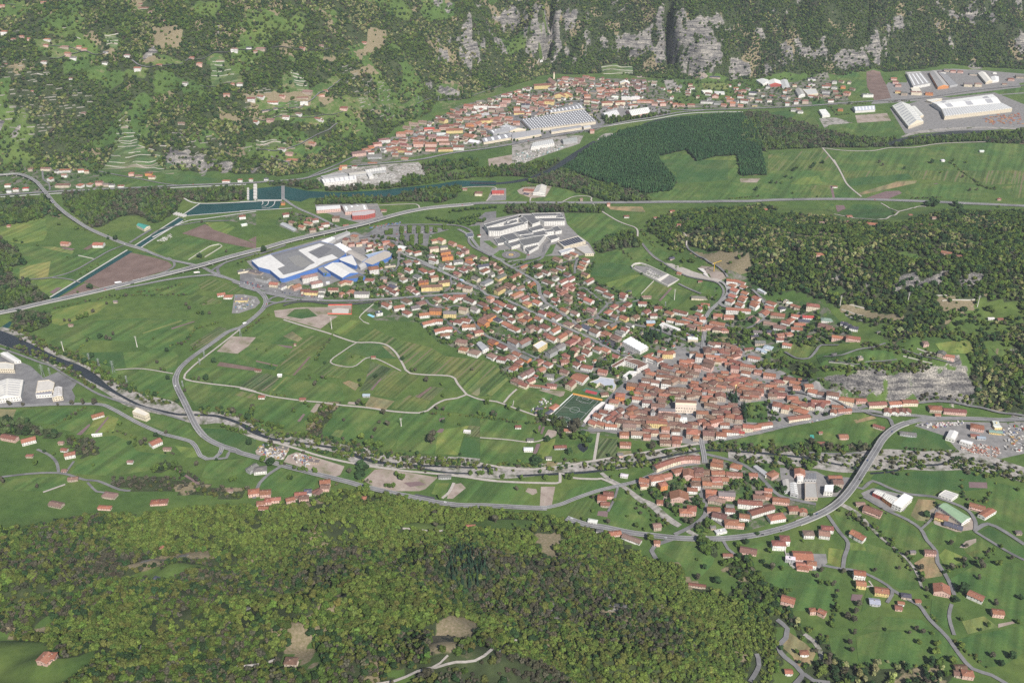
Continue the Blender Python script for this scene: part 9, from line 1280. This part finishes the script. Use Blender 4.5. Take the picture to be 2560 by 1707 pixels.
# dry stone terrace walls
WIT=[]
for i,(f,pts)in enumerate([('A1',"1090,1110 1200,1115"),('A1',"1080,1160 1200,1175"),('A1',"1070,1230 1240,1225"),('A1',"1140,1260 1290,1240"),('A1',"1080,1300 1260,1285"),('A1',"1060,1350 1340,1360 1420,1385"),('A1',"1110,1315 1260,1310"),('A1',"1180,1410 1290,1395"),('A1',"1150,1450 1340,1425 1470,1435"),('A1',"1000,1490 1150,1500"),('A1',"1220,1490 1450,1470"),('A1',"960,1520 1150,1540"),('A1',"1250,1510 1520,1555"),('A1',"1020,1430 1110,1440"),('A1',"1900,650 2120,640"),('A1',"1940,700 2150,685"),('A1',"1950,570 2060,565"),('A1',"1970,600 2060,600"),('A1',"960,330 1090,310"),('A1',"960,380 1090,375"),
 ('A1',"980,410 1090,405"),('A1',"630,350 740,360"),('A1',"340,680 460,682"),('A1',"1470,1340 1540,1345"),('A2',"320,670 400,690"),('A2',"340,700 440,715"),('A2',"350,740 460,750"),('A2',"370,780 470,790"),('A2',"0,1290 190,1290"),('A2',"40,1330 280,1320"),('A3',"820,620 1100,620"),('A3',"820,650 1110,655"),('A3',"840,680 1110,675"),('B4',"900,1190 1080,1240"),('B4',"930,1230 1070,1280"),('B4',"960,1150 1090,1180"),('B4',"1650,1080 1770,1078"),('B4',"1700,1120 1960,1110"),('B4',"1500,1500 1700,1560"),('C4',"1520,110 1800,170"),('C4',"1390,130 1620,190"),('C4',"800,180 1000,210"),('F3',"435,608 250,800"),
 ('C3',"310,930 300,980"),('G1',"1960,830 1750,1030 1900,1120"),('E4',"500,550 540,660 600,690"),('B1',"1730,920 1940,790 2040,792 1880,895"),('B1',"720,880 860,910")]):
 w0=W(f,pts)[0];q=spline(np.column_stack([P(f,pts)]),14);mb=MB()
 for a,b in zip(q[:-1],q[1:]):
  d=b-a;d/=np.linalg.norm(d)+1e-9;nn=np.array((-d[1],d[0]))*.5;za,zb=float(hsample(*a))+2.1,float(hsample(*b))+2.1;col=(.50,.47,.42);A_,B_=a-w0[:2],b-w0[:2];k0=w0[2]
  for s_ in(-1,1):p=[(*(A_-nn*s_),za-4-k0),(*(B_-nn*s_),zb-4-k0),(*(B_-nn*s_),zb-k0),(*(A_-nn*s_),za-k0)];mb.quad(p if s_>0 else p[::-1],col)
  mb.quad([(*(A_-nn),za-k0),(*(B_-nn),zb-k0),(*(B_+nn),zb-k0),(*(A_+nn),za-k0)],col)
 o=obj('stone_wall',mb.mesh('stone_wall',concrete),loc=tuple(w0),category='wall',group='dry stone walls on the slopes');WIT.append((w0[0],w0[1],'pale dry stone wall',lambda t,o=o:o.__setitem__('label',t)))
label_all(WIT,None)
# short broken terrace walls and bare ledges over the mountain hamlets
mb=MB();n_=0
for _ in range(1300):
 x,y=rng.uniform(-1900,-100),rng.uniform(2850,3500)
 dn=fbm(np.array([x]),np.array([y]),240,3,205)[0]
 if dn<.57 or hsample(x,y)<15:continue
 g0=float(hsample(x+9,y)-hsample(x-9,y));g1=float(hsample(x,y+9)-hsample(x,y-9));t=np.array((g1,-g0));t/=np.linalg.norm(t)+1e-6;L=rng.uniform(8,26)
 a=np.array((x,y))-t*L/2;b=np.array((x,y))+t*L/2;nn=np.array((-t[1],t[0]))*.8;za,zb=float(hsample(*a)),float(hsample(*b));c=(.33,.31,.27)
 for s_ in(-1,1):p=[(*(a+nn*s_),za-2),(*(b+nn*s_),zb-2),(*(b+nn*s_),zb+rng.uniform(.8,1.8)),(*(a+nn*s_),za+1.4)];mb.quad(p,c)
 mb.quad([(*(a-nn),za+1.4),(*(b-nn),zb+2.2),(*(b+nn),zb+2.2),(*(a+nn),za+1.4)],c)
 for u in np.linspace(0,1,3):obst.append((*(a*(1-u)+b*u-np.array((0,5))),5))
obj('terrace_walls',mb.mesh('terrace_walls',concrete),kind='stuff',label='countless short dry stone terrace walls on the mountainside')
plant()
# ------------------------------------------------------------------ air
HAZE=2.6e-5
hz=bpy.data.meshes.new('haze');hb=bmesh.new();bmesh.ops.create_cube(hb,size=1);
for v in hb.verts:v.co=Vector((v.co.x*20000,v.co.y*18000+4000,(v.co.z+.5)*1064-4.5))
hb.to_mesh(hz);hb.free();hm=bpy.data.materials.new('haze_air');hm.use_nodes=True;hm.node_tree.nodes.clear()
pv=hm.node_tree.nodes.new('ShaderNodeVolumePrincipled');ho=hm.node_tree.nodes.new('ShaderNodeOutputMaterial');pv.inputs['Color'].default_value=(.80,.88,1,1);pv.inputs['Density'].default_value=HAZE;pv.inputs['Anisotropy'].default_value=0
hm.node_tree.links.new(pv.outputs[0],ho.inputs['Volume']);hz.materials.append(hm);obj('haze',hz,kind='stuff',label='thin pale haze filling the valley air')
